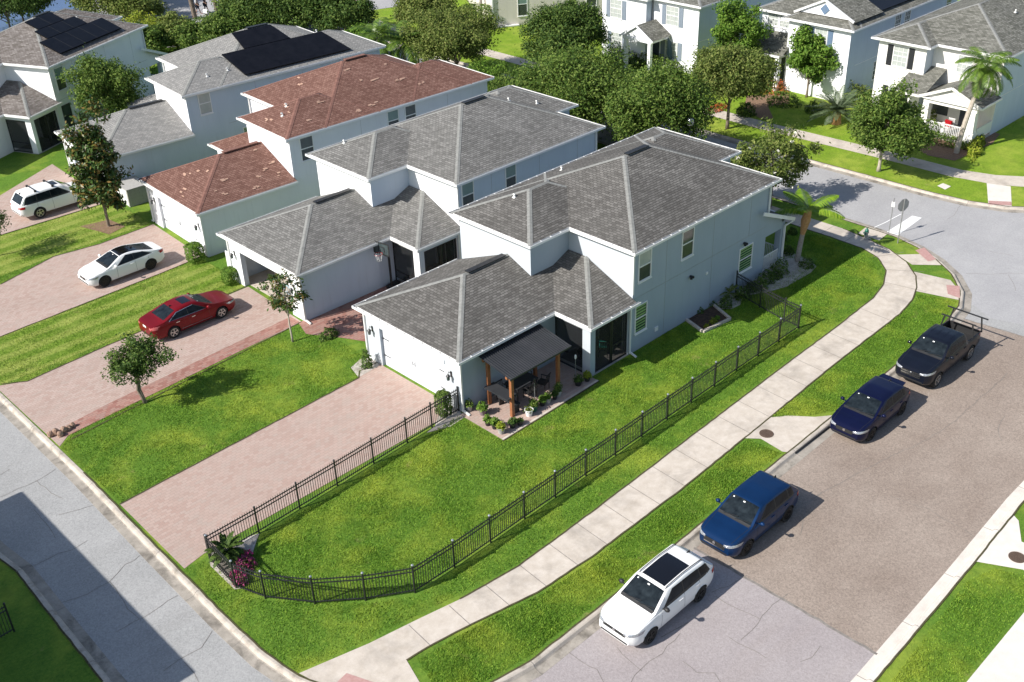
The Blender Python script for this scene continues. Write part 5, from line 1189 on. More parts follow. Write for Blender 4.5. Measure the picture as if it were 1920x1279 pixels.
vehicle('parked_pickup', 'black crew cab pickup truck with ladder racks standing over its open bed', (42.95-.95, 17.85, ZRD), 0, P_BLK,
    suv(L=5.40, W=1.90, H=1.80, fo=.95, wb=3.24, R=.39, clr=.34, nose=.95, cowl=1.35, cowlz=1.20, wtop=2.05, rtop=3.55, rbot=3.80, deckz=1.13, beltz=1.16, tailz=1.12, ghw=.74, bed=(3.98, 5.28), wins=[(1.85, 2.75, 2.3, 2.75), (2.82, 3.55, 2.82, 3.45)], seams=[(1.62, 1.66), (2.78, 2.78), (3.6, 3.62)], handles=[2.58, 3.4], gh=.26, gw=.48, gbars=(.06, .17), antenna=False, cat='pickup truck', extra=rack), KERB)
MT['pinklens'] = plain('pale_red_lens', (.5, .12, .12), .15)
def platecar(root, patch, rf, bl, hw, gh, L, H): pass
def sedan(**k):
    d = dict(rk=.18, L=4.90, W=1.83, H=1.45, fo=.98, wb=2.82, R=.335, clr=.17, nose=.66, cowl=1.35, cowlz=.95, wtop=2.15, rtop=3.35, rbot=4.20, deckz=1.02, beltz=.92, tailz=1.00, ghw=.68,
             wins=[(1.85, 2.80, 2.45, 2.80), (2.84, 3.92, 2.84, 3.40)], seams=[(1.65, 1.7), (2.83, 2.83), (3.62, 3.66)], handles=[2.6, 3.5], lampw=.5, gw=.36, gh=.16, sunmat='plastic_gloss')
    d.update(k); return d
vehicle('parked_sedan', 'deep red sedan with a small sunroof and chrome window line on the driveway', (23.55+.98, 48.20, .02), math.pi, P_RED,
    sedan(sunroof=(2.35, 2.85, .38), chromeline=True, hmat='chrome', spokes=5, tail='pinklens'), DRV)
def blackroof(root, patch, rf, bl, hw, gh, L, H):
    patch('black_roof_panel', 'plastic_gloss', [[(2.12, -gh*.88, 0), (3.30, -gh*.88, 0), (3.30, gh*.88, 0), (2.12, gh*.88, 0)]], (0, 0, -1), .007, (10, 10))
vehicle('parked_sedan', 'white sedan with a black roof on the driveway of the red roofed house', (20.95-.86, 56.30, .02), 0, P_WHITE,
    sedan(L=4.70, W=1.82, H=1.44, fo=.86, wb=2.85, cowl=1.22, cowlz=.93, wtop=2.12, rtop=3.10, rbot=4.22, rk=.2, ghw=.66, rimmat='rim_dark', spokes=10, extra=blackroof, handles=[2.6, 3.5]), DRV)
def crossbars(root, patch, rf, bl, hw, gh, L, H):
    for x in (2.55, 3.7):
        c_ = MB(); c_.bar((x, -gh*.98, rf(x)+.09), (x, gh*.98, rf(x)+.09), .06, .03)
        for s in (-1, 1): c_.box(x-.07, x+.07, s*gh*.86-.05, s*gh*.86+.05, rf(x)-.04, rf(x)+.09)
        c_.build('roof_crossbar', 'plastic', root)
vehicle('parked_suv', 'large white family car with black roof crossbars, partly behind the tall magnolia', (25.45+.95, 68.50, .02), math.pi, P_WHITE,
    suv(L=4.98, W=1.95, H=1.72, fo=.95, wb=2.90, R=.37, rtop=4.45, rbot=4.85, wtop=2.0, sunroof=(2.1, 2.5, .4), rimmat='rim', wins=[(1.72, 2.86, 2.3, 2.86), (2.90, 3.80, 2.90, 3.76), (3.84, 4.66, 3.80, 4.42)], seams=[(1.5, 1.55), (2.88, 2.88), (3.9, 3.85)], handles=[2.65, 3.6], gh=.2, clad=False, extra=crossbars), DRV)
# ------------------------------------------------------------------ metal fences
def fence(name, label, posts, h=1.22, mat='fence', caps=False, group=None, gate=None):
    o = posts[0]; root = thing(name, label, 'fence', (o[0], o[1], 0), 0, group)
    P = [(p[0]-o[0], p[1]-o[1]) for p in posts]
    for i, p in enumerate(P):
        b = MB(); b.box(p[0]-.029, p[0]+.029, p[1]-.029, p[1]+.029, 0, h+.08); b.lathe([(.045, h+.08), (.05, h+.10), (.03, h+.14), (.0, h+.16)], 6, 0, (p[0], p[1], 0))
        po = b.build('post', mat, root)
        if caps: c = MB(); c.lathe([(.05, h+.10), (.055, h+.13), (.02, h+.17)], 8, 0, (p[0], p[1], 0)); c.build('post_cap', 'lens', po)
    for a, c in zip(P, P[1:]):
        A, Cc = Vector((*a, 0)), Vector((*c, 0)); d = Cc-A; L = d.length; n = max(2, round(L/.112)); u = d.normalized(); b = MB(); Z = Vector((0, 0, 1))
        for z in (.12, h-.20, h-.03): b.bar(A+Z*z, Cc+Z*z, .03, .04)
        for k in range(1, n):
            p = A+d*(k/n); b.bar(p+Z*.05, p+Z*(h+.03), .019, .019); b.face([p+Z*(h+.03)+u*.014, p+Z*(h+.10), p+Z*(h+.03)-u*.014])
        b.build('panel', mat, root)
    return root
g_f = [(13.05, 31.1), (15.25, 31.12), (17.25, 31.2), (19.2, 31.28), (21.2, 31.38), (23.15, 31.48), (24.65, 31.55), (26.33, 31.62)]
fence('picket_fence', 'black metal picket fence between the pink driveway and the corner lawn', g_f)
fence('picket_fence', 'long black metal picket fence curving round the corner lawn beside the sidewalk', [(13.05, 31.02), (12.95, 29.1), (13.4, 27.85), (14.5, 26.3), (15.9, 25.1), (17.4, 24.1), (19.3, 24.05), (21.2, 24.08), (23.1, 24.12), (24.9, 24.15), (26.8, 24.2), (28.7, 24.22), (30.5, 24.26), (32.3, 24.3), (34.1, 24.33), (35.9, 24.36), (37.7, 24.4), (39.5, 24.42), (41.3, 24.44), (43.1, 24.46)], caps=True)
fence('picket_gate', 'short black picket gate run joining the blue wall to the fence corner', [(43.15, 24.5), (43.2, 25.4), (43.55, 27.1), (44.0, 28.95)], h=1.25)
fence('picket_fence', 'black metal fence corner at the left edge across the alley', [(6.2, 33.0), (4.3, 32.9), (2.4, 32.8)], h=1.25)
# ------------------------------------------------------------------ plants
def quads_mesh(name, V, mats, parent=None, smooth=False, mi=None):
    """V: (n,4,3) array of quads"""
    n = len(V); me = bpy.data.meshes.new(name)
    me.vertices.add(4*n); me.vertices.foreach_set('co', V.reshape(-1).astype(np.float32))
    me.loops.add(4*n); me.loops.foreach_set('vertex_index', np.arange(4*n, dtype=np.int32))
    me.polygons.add(n); me.polygons.foreach_set('loop_start', np.arange(0, 4*n, 4, dtype=np.int32)); me.polygons.foreach_set('loop_total', np.full(n, 4, dtype=np.int32))
    for m in (mats if isinstance(mats, (list, tuple)) else [mats]): me.materials.append(MT[m] if isinstance(m, str) else m)
    if mi is not None: me.polygons.foreach_set('material_index', mi)
    me.update(calc_edges=True); o = bpy.data.objects.new(name, me); C.objects.link(o)
    if parent: o.parent = parent
    return o
def leaf_quads(Cn, size, rs, up=.3, aspect=.55, out=None, droop=0.0):
    n = len(Cn); N = rs.normal(size=(n, 3)); N[:, 2] = np.abs(N[:, 2])+up
    if out is not None: N += out*.9
    N /= np.linalg.norm(N, axis=1)[:, None]
    T = rs.normal(size=(n, 3)); T[:, 2] -= droop; T -= (T*N).sum(1)[:, None]*N; T /= np.linalg.norm(T, axis=1)[:, None]
    B = np.cross(N, T); s = size*rs.uniform(.6, 1.25, n)[:, None]
    a, b = T*s, B*s*aspect
    return np.stack([Cn-a, Cn-b*.9+a*.1, Cn+a, Cn+b*.9+a*.1], 1)
def crown_points(rs, K, cz, rx, ry, rz, rc, per, flat=.8, shell=.55, low=-.55, lean=(0, 0)):
    u = rs.normal(size=(K*3, 3)); u /= np.linalg.norm(u, axis=1)[:, None]; u = u[u[:, 2] > low][:K]
    r = shell+(1-shell)*rs.uniform(0, 1, len(u))**.6; wob = rs.uniform(.82, 1.12, len(u))
    lob = rs.normal(size=(max(6, K//8), 3)); lob /= np.linalg.norm(lob, axis=1)[:, None]; lob[:, 2] = np.abs(lob[:, 2])*1.1-.25
    near = lob[np.argmax(u @ lob.T, 1)]; cosn = (u*near).sum(1)/(np.linalg.norm(near, axis=1)+1e-6)
    wob *= .62+.46*np.clip((cosn-.5)/.5, 0, 1)
    c = u*np.array([rx, ry, rz])*(r*wob)[:, None]*1.08; c[:, 2] += cz
    pts, outs = [], []
    for k in range(len(c)):
        n = int(per*rs.uniform(.6, 1.35)); q = rs.normal(size=(n, 3)); q /= np.linalg.norm(q, axis=1)[:, None]; q *= (rs.uniform(0, 1, n)**.45)[:, None]*rc*rs.uniform(.7, 1.3)
        q[:, 2] *= flat; pts.append(c[k]+q); o = q.copy(); o /= (np.linalg.norm(o, axis=1)[:, None]+1e-6); outs.append(o)
    return c, np.concatenate(pts), np.concatenate(outs)
def tree(name, label, x, y, h, rx, ry=None, base=.25, mat='oak', K=70, per=150, rc=None, leaf=.13, seed=1, trunk=.14, bark='bark', group=None, shell=.5, cat='tree', flowers=0, flmat='flower', aspect=.55, stems=1, up=.3, fill=0, low=-.55, lean=0, droop=0, rzs=1.0):
    """tapered trunk, limbs reaching the leaf clumps, and a crown of small leaves. h total height, rx crown radius"""
    rs = np.random.RandomState(seed); ry = ry or rx; root = thing(name, label, cat, (x, y, 0), 0, group)
    zb = h*base; cz = (h+zb)/2; rz = (h-zb)/2*rzs; rc = rc or rx*.34
    per = int(per*1.35); c, P, O = crown_points(rs, K, cz, rx-rc*.5, ry-rc*.5, rz-rc*.35, rc, per, shell=shell, low=low)
    if lean: P[:, 0] += lean*(P[:, 2]/h); c[:, 0] += lean*(c[:, 2]/h)
    P[:, 2] = np.maximum(P[:, 2], zb*.55+.03)
    k_ = rs.uniform(0, 1, len(P)) < .07; cen = np.array([0, 0, cz]); P[k_] = cen+(P[k_]-cen)*rs.uniform(1.02, 1.2, (k_.sum(), 1)); P[:, 2] = np.maximum(P[:, 2], .08)
    Q = leaf_quads(P, leaf*.86, rs, up, aspect, O, droop)
    quads_mesh('crown', Q, mat, root)
    if flowers:
        idx = rs.choice(len(P), flowers, replace=False); F = P[idx]*1.0; F[:, :2] *= 1.04; F[:, 2] += .05
        A = np.concatenate([leaf_quads(F, .16, rs, 1.0, .8), leaf_quads(F, .15, rs, 1.0, .8)]); quads_mesh('blossom', A, flmat, root)
    b = MB()
    for s in range(stems):
        a0 = rs.uniform(0, 6.28); off = Vector((math.cos(a0), math.sin(a0), 0))*(.12 if stems > 1 else 0)
        top = Vector((lean*.6, 0, cz+.2*rz)); p0 = off; mid = off*2.5+Vector((rs.uniform(-.08, .08), rs.uniform(-.08, .08), zb*.8)); 
        b.tube([p0+Vector((0, 0, -.05)), p0.lerp(mid, .5), mid, mid.lerp(top, .55), top], [trunk*1.25, trunk, trunk*.85, trunk*.55, trunk*.25], 9)
        for k in rs.choice(len(c), min(len(c), 16//stems+4), replace=False):
            t = rs.uniform(.15, .85); st = mid.lerp(top, t*.8); en = Vector(c[k]); m_ = st.lerp(en, .5)+Vector((0, 0, rs.uniform(.0, .25)*rx*.4))
            b.tube([st, m_, en], [trunk*.38, trunk*.22, trunk*.08], 5)
    b.build('trunk', bark, root, smooth=True)
    return root
def bush(name, label, x, y, rx, ry, h, mat='dense', n=900, leaf=.07, seed=1, cat='shrub', group=None, rz=0, z=0, box=False, aspect=.55, kindname=None):
    rs = np.random.RandomState(seed)
    u = rs.normal(size=(n, 3)); u /= np.linalg.norm(u, axis=1)[:, None]
    if box: u = rs.uniform(-1, 1, (n, 3)); k_ = rs.randint(0, 3, n); u[np.arange(n), k_] = np.sign(u[np.arange(n), k_]); u[:, 2] = np.where((k_ == 2) & (u[:, 2] < 0), 1, u[:, 2]); u /= (np.abs(u)**5).sum(1)[:, None]**.2
    u[:, 2] = np.abs(u[:, 2]) if not box else u[:, 2]
    lump = 1+.16*np.sin(u[:, 0]*7+seed)*np.cos(u[:, 1]*6+seed*2)+.1*np.sin(u[:, 2]*9+u[:, 0]*5)
    if box: lump = 1+(lump-1)*.3
    r = rs.uniform(.72 if box else .55, 1.0, n)**.5*lump; P = u*r[:, None]*np.array([rx, ry, h/2 if box else h]); P[:, 2] += (h/2 if box else 0)
    P[:, 2] = np.clip(P[:, 2], .03, None)
    Q = leaf_quads(P, leaf, rs, .1 if box else .25, aspect, u*(1.5 if box else 1)); o = quads_mesh(name, Q, mat)
    return tag(o, label, cat, group, (x, y, z), rz)
def frond(rs, az, L, el, bend, leafL, nl, V, w=.045, twist=0, start=.1, stiff=.5, base=(0, 0, 0)):
    d = np.array([math.cos(az), math.sin(az)]); pts = []; p = np.array(base, float); a = el; seg = 12
    for i in range(seg+1):
        pts.append(p.copy()); p = p+np.array([d[0]*math.cos(a), d[1]*math.cos(a), math.sin(a)])*L/seg; a -= bend/seg
    pts = np.array(pts); side = np.array([-d[1], d[0], 0])
    for i in range(seg):
        q, r = pts[i], pts[i+1]; ww = side*.02*(1-i/seg*.7); V.append([q-ww, r-ww*.8, r+ww*.8, q+ww])
    for k in range(nl):
        t = start+(1-start)*k/nl; f = t*seg; i = min(seg-1, int(f)); q = pts[i]+(pts[i+1]-pts[i])*(f-i); tan = pts[i+1]-pts[i]; tan /= np.linalg.norm(tan)
        ll = leafL*(math.sin(math.pi*min(1, t*.9+.12))**.6)*rs.uniform(.85, 1.1)
        for sgn in (-1, 1):
            dirv = side*sgn*(1-stiff*.4)+tan*.55+np.array([0, 0, -.35+stiff*.5+rs.uniform(-.12, .12)]); dirv /= np.linalg.norm(dirv)
            e = q+dirv*ll; e[2] -= ll*.18*(1-stiff); m_ = q+dirv*ll*.5; up_ = np.cross(dirv, tan); wv = tan*w*.5
            V.append([q, m_-wv+np.array([0, 0, .01]), e, m_+wv+np.array([0, 0, .01])])
def palm(name, label, x, y, h, nf, L, mat='palm', tr=.13, lean=(0, 0), seed=1, bark='palmbark', elr=(-.3, 1.2), bend=1.5, leafL=.55, nl=34, skirt=0, boots=None, w=.045, stiff=.35, trunkseg=8, group=None):
    rs = np.random.RandomState(seed); root = thing(name, label, 'palm tree', (x, y, 0), 0, group)
    top = np.array([lean[0], lean[1], h]); b = MB(); pts = []; rad = []
    for i in range(trunkseg*3+1):
        t = i/(trunkseg*3); pts.append((lean[0]*t**1.5, lean[1]*t**1.5, h*t)); rad.append(tr*(1.25-.35*t+(.06 if i % 2 else 0)))
    b.tube(pts, rad, 10); b.build('trunk', bark, root, smooth=False)
    V = []
    for k in range(nf):
        az = k*2.39996+rs.uniform(-.2, .2); e = elr[0]+(elr[1]-elr[0])*((k+.5)/nf)**.8
        frond(rs, az, L*rs.uniform(.85, 1.1), e, bend*rs.uniform(.75, 1.2), leafL, nl, V, w, stiff=stiff, base=top)
    quads_mesh('frond', np.array(V), mat, root)
    if boots: bb = MB(); bb.lathe([(tr*1.1, h*boots[0]), (tr*2.2, h*(boots[0]*.4+.6)), (tr*1.7, h*1.0), (tr*.8, h+.15)], 10, 0, (0, 0, 0)); 
    if boots: bb.v = [(vx+lean[0]*(vz/h)**1.5, vy+lean[1]*(vz/h)**1.5, vz) for vx, vy, vz in bb.v]; bb.build('leaf_base', 'orangebark', root)
    return root
def agave_like(name, label, x, y, n, L, mat, seed=1, cat='plant', h0=.1, group=None):
    rs = np.random.RandomState(seed); V = []
    for k in range(n): frond(rs, k*2.39996, L*rs.uniform(.8, 1.1), rs.uniform(.1, 1.1), .9, .12, 22, V, .03, base=(0, 0, h0))
    return tag(quads_mesh(name, np.array(V), mat), label, cat, group, (x, y, 0))

# --- front lawns and driveway strips
p = at(277, 757); tree('lawn_tree', 'small open branched green tree on the lawn strip between the brick driveways', p.x, p.y, 3.7, 1.6, base=.24, mat='dense', K=52, per=100, rc=.38, leaf=.085, seed=4, trunk=.07, shell=.35, bark='bark', stems=2, rzs=1.0)
p = at(549, 641); tree('magnolia_tree', 'young magnolia with a thin white trunk by the open garage', p.x, p.y, 3.9, 1.25, base=.32, mat='magno2', K=26, per=34, rc=.36, leaf=.13, seed=9, trunk=.05, bark='palebark', shell=.4, aspect=.5)
p = at(205, 424); tree('magnolia_tree', 'tall bronze tinged magnolia in front of the large white family car', p.x, p.y, 7.4, 1.6, base=.02, rzs=1.12, mat='magno2', K=140, per=85, rc=.48, leaf=.17, seed=12, trunk=.12, shell=.25, aspect=.5, low=-.9)
bush('clipped_shrub', 'clipped round shrub at the corner of the red roofed garage', *xy(368, 490), .48, .48, 1.15, 'bright', 4200, .045, 3, box=True)
bush('clipped_shrub', 'clipped round shrub beside the open garage opening', *xy(434, 531), .42, .42, .95, 'bright', 3600, .045, 5, box=True)
bush('clipped_shrub', 'narrow upright shrub behind the fence at the white garage corner', *xy(833, 778), .33, .33, 1.25, 'oak', 3600, .045, 6, box=True)
bush('shrub', 'dark small shrub in the white gravel left of the closed garage door', *xy(688, 688), .28, .3, 1.0, 'dense', 600, .06, 7)
bush('shrub', 'low dark shrubs lining the brick path end by the lawn', *xy(617, 632), .6, .35, .5, 'dense', 700, .06, 8)
p = at(-6, 480); tree('lawn_tree', 'dark tree branch reaching in at the left edge', p.x, p.y, 3.5, 1.5, base=.3, mat='dense', K=30, per=80, seed=14, trunk=.06, leaf=.08)
# --- corner bed: cycad and magenta flowers
p = at(428, 1052); r_ = thing('cycad', 'spiky dark green cycad in the fenced gravel corner', 'palm', (p.x, p.y, 0))
V = []; rs_ = np.random.RandomState(3)
for k in range(34): frond(rs_, k*2.39996, rs_.uniform(.7, .9), rs_.uniform(-.1, 1.1), .9, .15, 40, V, .045, base=(0, 0, .55), stiff=.7)
quads_mesh('frond', np.array(V), 'dense', r_); b = MB(); b.tube([(0, 0, 0), (0, 0, .62)], [.14, .11], 9); b.build('trunk', 'palebark', r_)
for i, (px, py, s) in enumerate([(456, 1050, .42), (462, 1063, .4), (449, 1078, .38), (452, 1092, .3)]):
    x, y = xy(px, py); rs_ = np.random.RandomState(i); u = rs_.normal(size=(420, 3)); u /= np.linalg.norm(u, axis=1)[:, None]; u[:, 2] = np.abs(u[:, 2]); P = u*rs_.uniform(.5, 1, 420)[:, None]*s
    r_ = thing('flowering_bush', ['magenta flowering bush nearest the cycad', 'widest magenta flowering bush in the corner bed', 'magenta bush third from the cycad in the corner bed', 'lowest magenta bush at the point of the gravel bed'][i], 'bush', (x, y, 0), 0, 'magenta bushes in the corner bed')
    quads_mesh('blossom', leaf_quads(P[:260]*1.05, .055, rs_, .3, .8), 'magenta', r_); quads_mesh('leaf', leaf_quads(P[260:], .06, rs_), 'dense', r_)
# --- corner house front garden
p = at(1495, 490); rt_ = palm('palm_tree', 'young palm with bright yellow green fronds in the corner house front bed', p.x, p.y, 3.0, 7, 2.1, 'palm_y', .12, (.35, -.1), 5, 'palmbark', (.15, 1.2), 1.1, .60, 90, boots=(.55,), w=.05, stiff=.1)
for i, (px, py, s, h, m) in enumerate([(1478, 475, .35, .5, 'dense'), (1512, 500, .45, .55, 'dense'), (1462, 510, .55, .85, 'oak'), (1438, 528, .45, .75, 'dense'), (1424, 540, .45, .6, 'oak'), (1408, 545, .4, .5, 'dense'), (1392, 560, .45, .7, 'dense'), (1486, 438, .3, .4, 'dense'), (1465, 448, .35, .5, 'dense'), (1455, 520, .4, .5, 'dense')]):
    bush('garden_shrub', ['low dark shrub at the palm foot nearest the lawn tip', 'low spreading shrub right of the palm foot', 'tall leafy shrub at the front porch railing end', 'dark shrub under the porch railing', 'pale leafed shrub below the side window', 'small dark shrub left of the side window', 'dark shrub at the wall just inside the black gate', 'tiny round shrub farthest up the front bed', 'small round shrub beside the porch downspout', 'shrub between the porch railing and the gravel'][i], *xy(px, py), s, s, h, m, 520, .06, 20+i, group='shrubs in the front garden bed')
bush('garden_shrub', 'round dark potted shrub by the wall outside the gate', *xy(1361, 575), .35, .35, .75, 'dense', 420, .06, 41)
agave_like('cordyline', 'spiky plant at the wall near the gate post', *xy(1367, 560), 14, .7, 'oak2', 3, h0=.35)
for i, (px, py, m, s) in enumerate([(1331, 572, 'dense', .3), (1310, 586, 'dense', .26), (1338, 606, 'yellow', .22), (1325, 614, 'yellow', .15), (1345, 598, 'bright', .14)]):
    bush('bed_plant', ['dark leafy plant at the top corner of the mulch bed', 'low green plant at the wall side of the mulch bed', 'lime green plant in the mulch bed', 'tiny yellow green plant at the mulch bed edge', 'small bright sprout in the mulch bed'][i], *xy(px, py), s, s, s*1.3, m, 220, .05, 50+i, cat='plant')
p = at(1448, 392); tree('magnolia_tree', 'white flowering magnolia at the street corner of the blue house', p.x+.2, p.y+.3, 5.0, 2.6, base=.12, mat='oak2', K=70, per=120, rc=.62, leaf=.12, seed=31, trunk=.09, flowers=55, shell=.45)
# --- avenue street trees
row = [(64.3, 32.0, 5.6, 2.65, 'oak', 1, 'round crowned street tree on a pale trunk before the cream house', .13, 'palebark'),
       (64.4, 44.3, 6.3, 3.0, 'oak2', 2, 'olive green street tree on the verge beside the orange flower bed', .24, 'bark'),
       (55.2, 43.6, 6.6, 3.5, 'oak', 3, 'wide dark street tree with a lamp post at its edge', .2, 'bark'),
       (55.0, 51.0, 6.4, 4.6, 'oak', 5, 'broad dark street tree directly behind the second roof', .2, 'bark')]
for x, y, h, r0, m, sd_, lab, bs, bk in row: tree('street_tree', lab, x, y, h, r0, base=bs, mat=m, K=int(34*r0), per=260, rc=.30*r0, leaf=.12, seed=60+sd_, trunk=.13, bark=bk, shell=.5, group='street trees along the avenue')
tree('garden_tree', 'dense dark green tree on the bright lawn at the top', *xy(1062, 148), 6.4, 3.4, base=.18, mat='dense', K=110, per=250, rc=.95, leaf=.13, seed=71, trunk=.16, shell=.5)
tree('garden_tree', 'brown tinged bushy tree behind the end of the red roof', *xy(858, 150), 6.0, 3.9, base=.12, mat='oak2', K=120, per=250, rc=1.0, leaf=.12, seed=72, trunk=.16, shell=.5)
tree('garden_tree', 'glossy bright green tree right of the white porch with blue shutters', *xy(1512, 182), 5.4, 1.9, base=.12, mat='bright', K=62, per=150, rc=.6, leaf=.15, seed=73, trunk=.1, shell=.45, rzs=1.0)
tree('garden_tree', 'lime green tree against the shaded side wall of the portico house', *xy(1372, 165), 6.8, 2.3, base=.2, mat='bright', K=70, per=190, rc=.7, leaf=.13, seed=74, trunk=.1)
tree('garden_tree', 'dark shrubby tree filling the gap behind the lamp post', *xy(1165, 235), 3.0, 2.2, base=.1, mat='oak', K=44, per=200, rc=.7, leaf=.11, seed=75, trunk=.1)
# --- yards between the villas and the avenue
for i, (px, py, h, r0, m) in enumerate([(1118, 205, 3.4, 2.4, 'yellow'), (965, 222, 3.2, 2.3, 'oak'), (1080, 262, 3.0, 2.0, 'oak'), (1195, 262, 2.6, 1.7, 'dense'), (905, 185, 3.0, 2.2, 'bright')]):
    tree('garden_tree', ['yellow green bushy tree behind the second roof', 'mid green bushy tree at the end of the red roof', 'leafy shrub tree hugging the second house corner', 'low dark tree in the gap between the first two houses', 'bright green low tree beyond the red roof corner'][i], *xy(px, py), h, r0, base=.1, mat=m, K=int(26*r0), per=220, rc=.3*r0, leaf=.11, seed=80+i, trunk=.09)
palm('palm_tree', 'small bright feathery palm between the first two houses', *xy(1182, 268), 1.9, 13, 1.7, 'palm_y', .1, (0, 0), 7, elr=(.0, 1.2), leafL=.6, nl=50)
palm('palm_tree', 'left of the two queen palms behind the solar roofed house', *xy(715, 150), 3.6, 17, 3.0, 'palm', .14, (0, 0), 8, elr=(-.5, 1.3), leafL=.8, nl=64, w=.07)
palm('palm_tree', 'right of the two queen palms behind the solar roofed house, with a browning skirt', *xy(762, 152), 3.2, 17, 2.9, 'palm', .14, (0, 0), 9, elr=(-.7, 1.2), leafL=.8, nl=64, w=.07)
# --- tree between the fourth and fifth houses
p = at(222, 262); tree('garden_tree', 'large leafy tree between the two houses with solar roofs', p.x, p.y, 6.5, 2.6, base=.12, mat='oak', K=105, per=190, rc=.85, leaf=.12, seed=91, trunk=.15, shell=.4, rzs=1.02)
# --- background greenery along the top edge
top = [(20, 60, 6.5, 4.5, 'dense'), (45, 42, 4, 3.0, 'oak'), (215, 45, 5.5, 3.6, 'oak2'), (255, 52, 4.0, 3.0, 'oak2'), (340, 92, 3.2, 2.5, 'oak2'), (285, 112, 3.2, 2.3, 'oak'), (395, 105, 3.2, 2.8, 'oak'), (442, 88, 3.6, 2.8, 'oak'),
       (480, 62, 4.6, 3.4, 'dense'), (540, 72, 5.0, 3.8, 'dense'), (600, 70, 5.2, 3.8, 'dense'), (650, 75, 4.6, 3.0, 'dense'), (560, 38, 4.5, 3.6, 'oak'), (500, 30, 4.0, 3.4, 'oak'), (800, 62, 4.2, 3.4, 'oak2'), (672, 112, 3.0, 2.2, 'bright'), (455, 40, 3.8, 2.6, 'oak'), (235, 18, 6.0, 3.6, 'oak')]
for i, (px, py, h, r0, m) in enumerate(top):
    x, y = xy(px, py)
    tree('background_tree', ['dark tree mass in the top left corner', 'tree left of the blue pond', 'olive tree right of the pond', 'olive tree above the shingled roof corner', 'rounded tree left of the two walkers', 'shrubby tree behind the tall leafy tree', 'tree just above the light grey ridge', 'tree between the walkers and the light roof', 'dark tree right of the walkers', 'dark tree above the upper solar array', 'dark tree above the lower solar array', 'dark tree left of the yield sign', 'tree at the top edge above the solar roof', 'tree at the top edge right of the palm trunks', 'olive tree behind the queen palms', 'bright green bush left of the queen palms', 'small tree beside the low hedge', 'tree at the top edge beside the pond'][i], x, y, h, r0, base=.08, mat=m, K=int(20*r0), per=170, rc=.3*r0, leaf=.16, seed=100+i, trunk=.12, group='trees along the far road')
bush('hedge', 'yellow lime hedge behind the taupe roofed house', *xy(300, 88), 3.0, 1.8, 2.9, 'yellow', 2600, .13, 130, cat='hedge')
bush('hedge', 'lime green hedge clump at the corner of the taupe roof', *xy(266, 78), 2.6, 1.5, 2.7, 'yellow', 2200, .13, 131, cat='hedge')
bush('hedge', 'dark clipped hedge along the far road beside the walkers', *xy(415, 42), 5.2, .7, 1.0, 'dense', 2600, .1, 132, cat='hedge', box=True, rz=.0)
bush('shrub', 'red leafed shrub between the two solar roofed houses', *xy(268, 100), .9, .9, 1.2, 'redleaf', 700, .1, 133)
bush('clipped_shrub', 'lime shrub against the left wall of the solar roofed house', *xy(278, 142), .7, .7, 1.3, 'bright', 800, .08, 134, box=True)
bush('hedge', 'green hedge at the left end of the beige wall', *xy(893, 52), 1.7, 1.0, 2.2, 'bright', 1800, .1, 135, cat='hedge', box=True, rz=-.9)
palm('palm_tree', 'palm in front of the left end of the beige wall', *xy(903, 40), 4.6, 14, 2.2, 'palm', .12, (0, 0), 19, leafL=.6)
for i, (px, py) in enumerate([(366, 36), (408, 30), (452, 28)]):
    x, y = xy(px, py); palm('palm_tree', ['bare palm trunk left of the two walkers', 'bare palm trunk right of the two walkers', 'thin palm trunk at the far roadside hedge end'][i], x, y, 7.5, 12, 2.4, 'palm', .2 if i == 0 else .15, (-.6, .8), 140+i, 'bark', leafL=.6)
# --- gardens across the avenue
palm('palm_tree', 'tall palm with hanging fronds before the cream house porch', *xy(1793, 287), 5.9, 28, 2.55, 'palm', .15, (1.1, -.5), 33, 'palebark', (-.9, 1.2), 1.7, .62, 84, w=.042, stiff=.1)
rt_ = palm('palm_tree', 'squat grey green date palm with an orange trunk on the shaded lawn', *xy(1567, 232), .9, 44, 2.3, 'sago', .30, (0, 0), 34, 'orangebark', (.0, 1.3), 1.0, .36, 76, w=.034, stiff=.5)
bush('hedge', 'yellow leafed hedge curving round the white porch corner', *xy(1828, 276), 2.6, .55, .7, 'yellow', 2200, .09, 150, cat='hedge', rz=.35)
bush('hedge', 'low green hedge under the porch railing behind the tall palm', *xy(1765, 268), .7, 2.3, .7, 'oak', 1800, .08, 151, cat='hedge')
bush('garden_shrub', 'round dark shrub at the mulch edge below the lime tree', *xy(1398, 215), .75, .75, .95, 'dense', 800, .09, 152)
bush('garden_shrub', 'dark shrub under the bright tree on the shaded lawn', *xy(1470, 195), 1.2, 1.4, .9, 'oak', 1100, .09, 153)
bush('garden_shrub', 'dark shrub left of the date palm', *xy(1527, 210), .7, .8, .8, 'dense', 700, .09, 154)
bush('garden_shrub', 'red and orange shrub before the blue shuttered house', *xy(1445, 172), 1.0, 1.4, 1.1, 'redleaf', 800, .09, 155)
bush('flower_bed', 'orange flower patch beside the olive street tree', *xy(1345, 205), 1.3, .6, .35, 'redleaf', 600, .08, 156, cat='flowers')
bush('garden_shrub', 'dark shrub bank below the portico house', *xy(1170, 115), 1.6, 2.6, 1.1, 'dense', 2200, .1, 157)
bush('garden_shrub', 'shrubs in front of the portico steps', *xy(1225, 128), 1.2, 2.8, 1.2, 'oak', 2200, .1, 158)
bush('garden_shrub', 'pale flowering shrub at the porch column of the cream house', *xy(1740, 235), .6, .6, 1.3, 'oak2', 600, .09, 159)
bush('garden_shrub', 'light green shrub left of the round crowned street tree', *xy(1600, 190), 1.3, 1.6, 1.4, 'oak2', 1400, .1, 160)
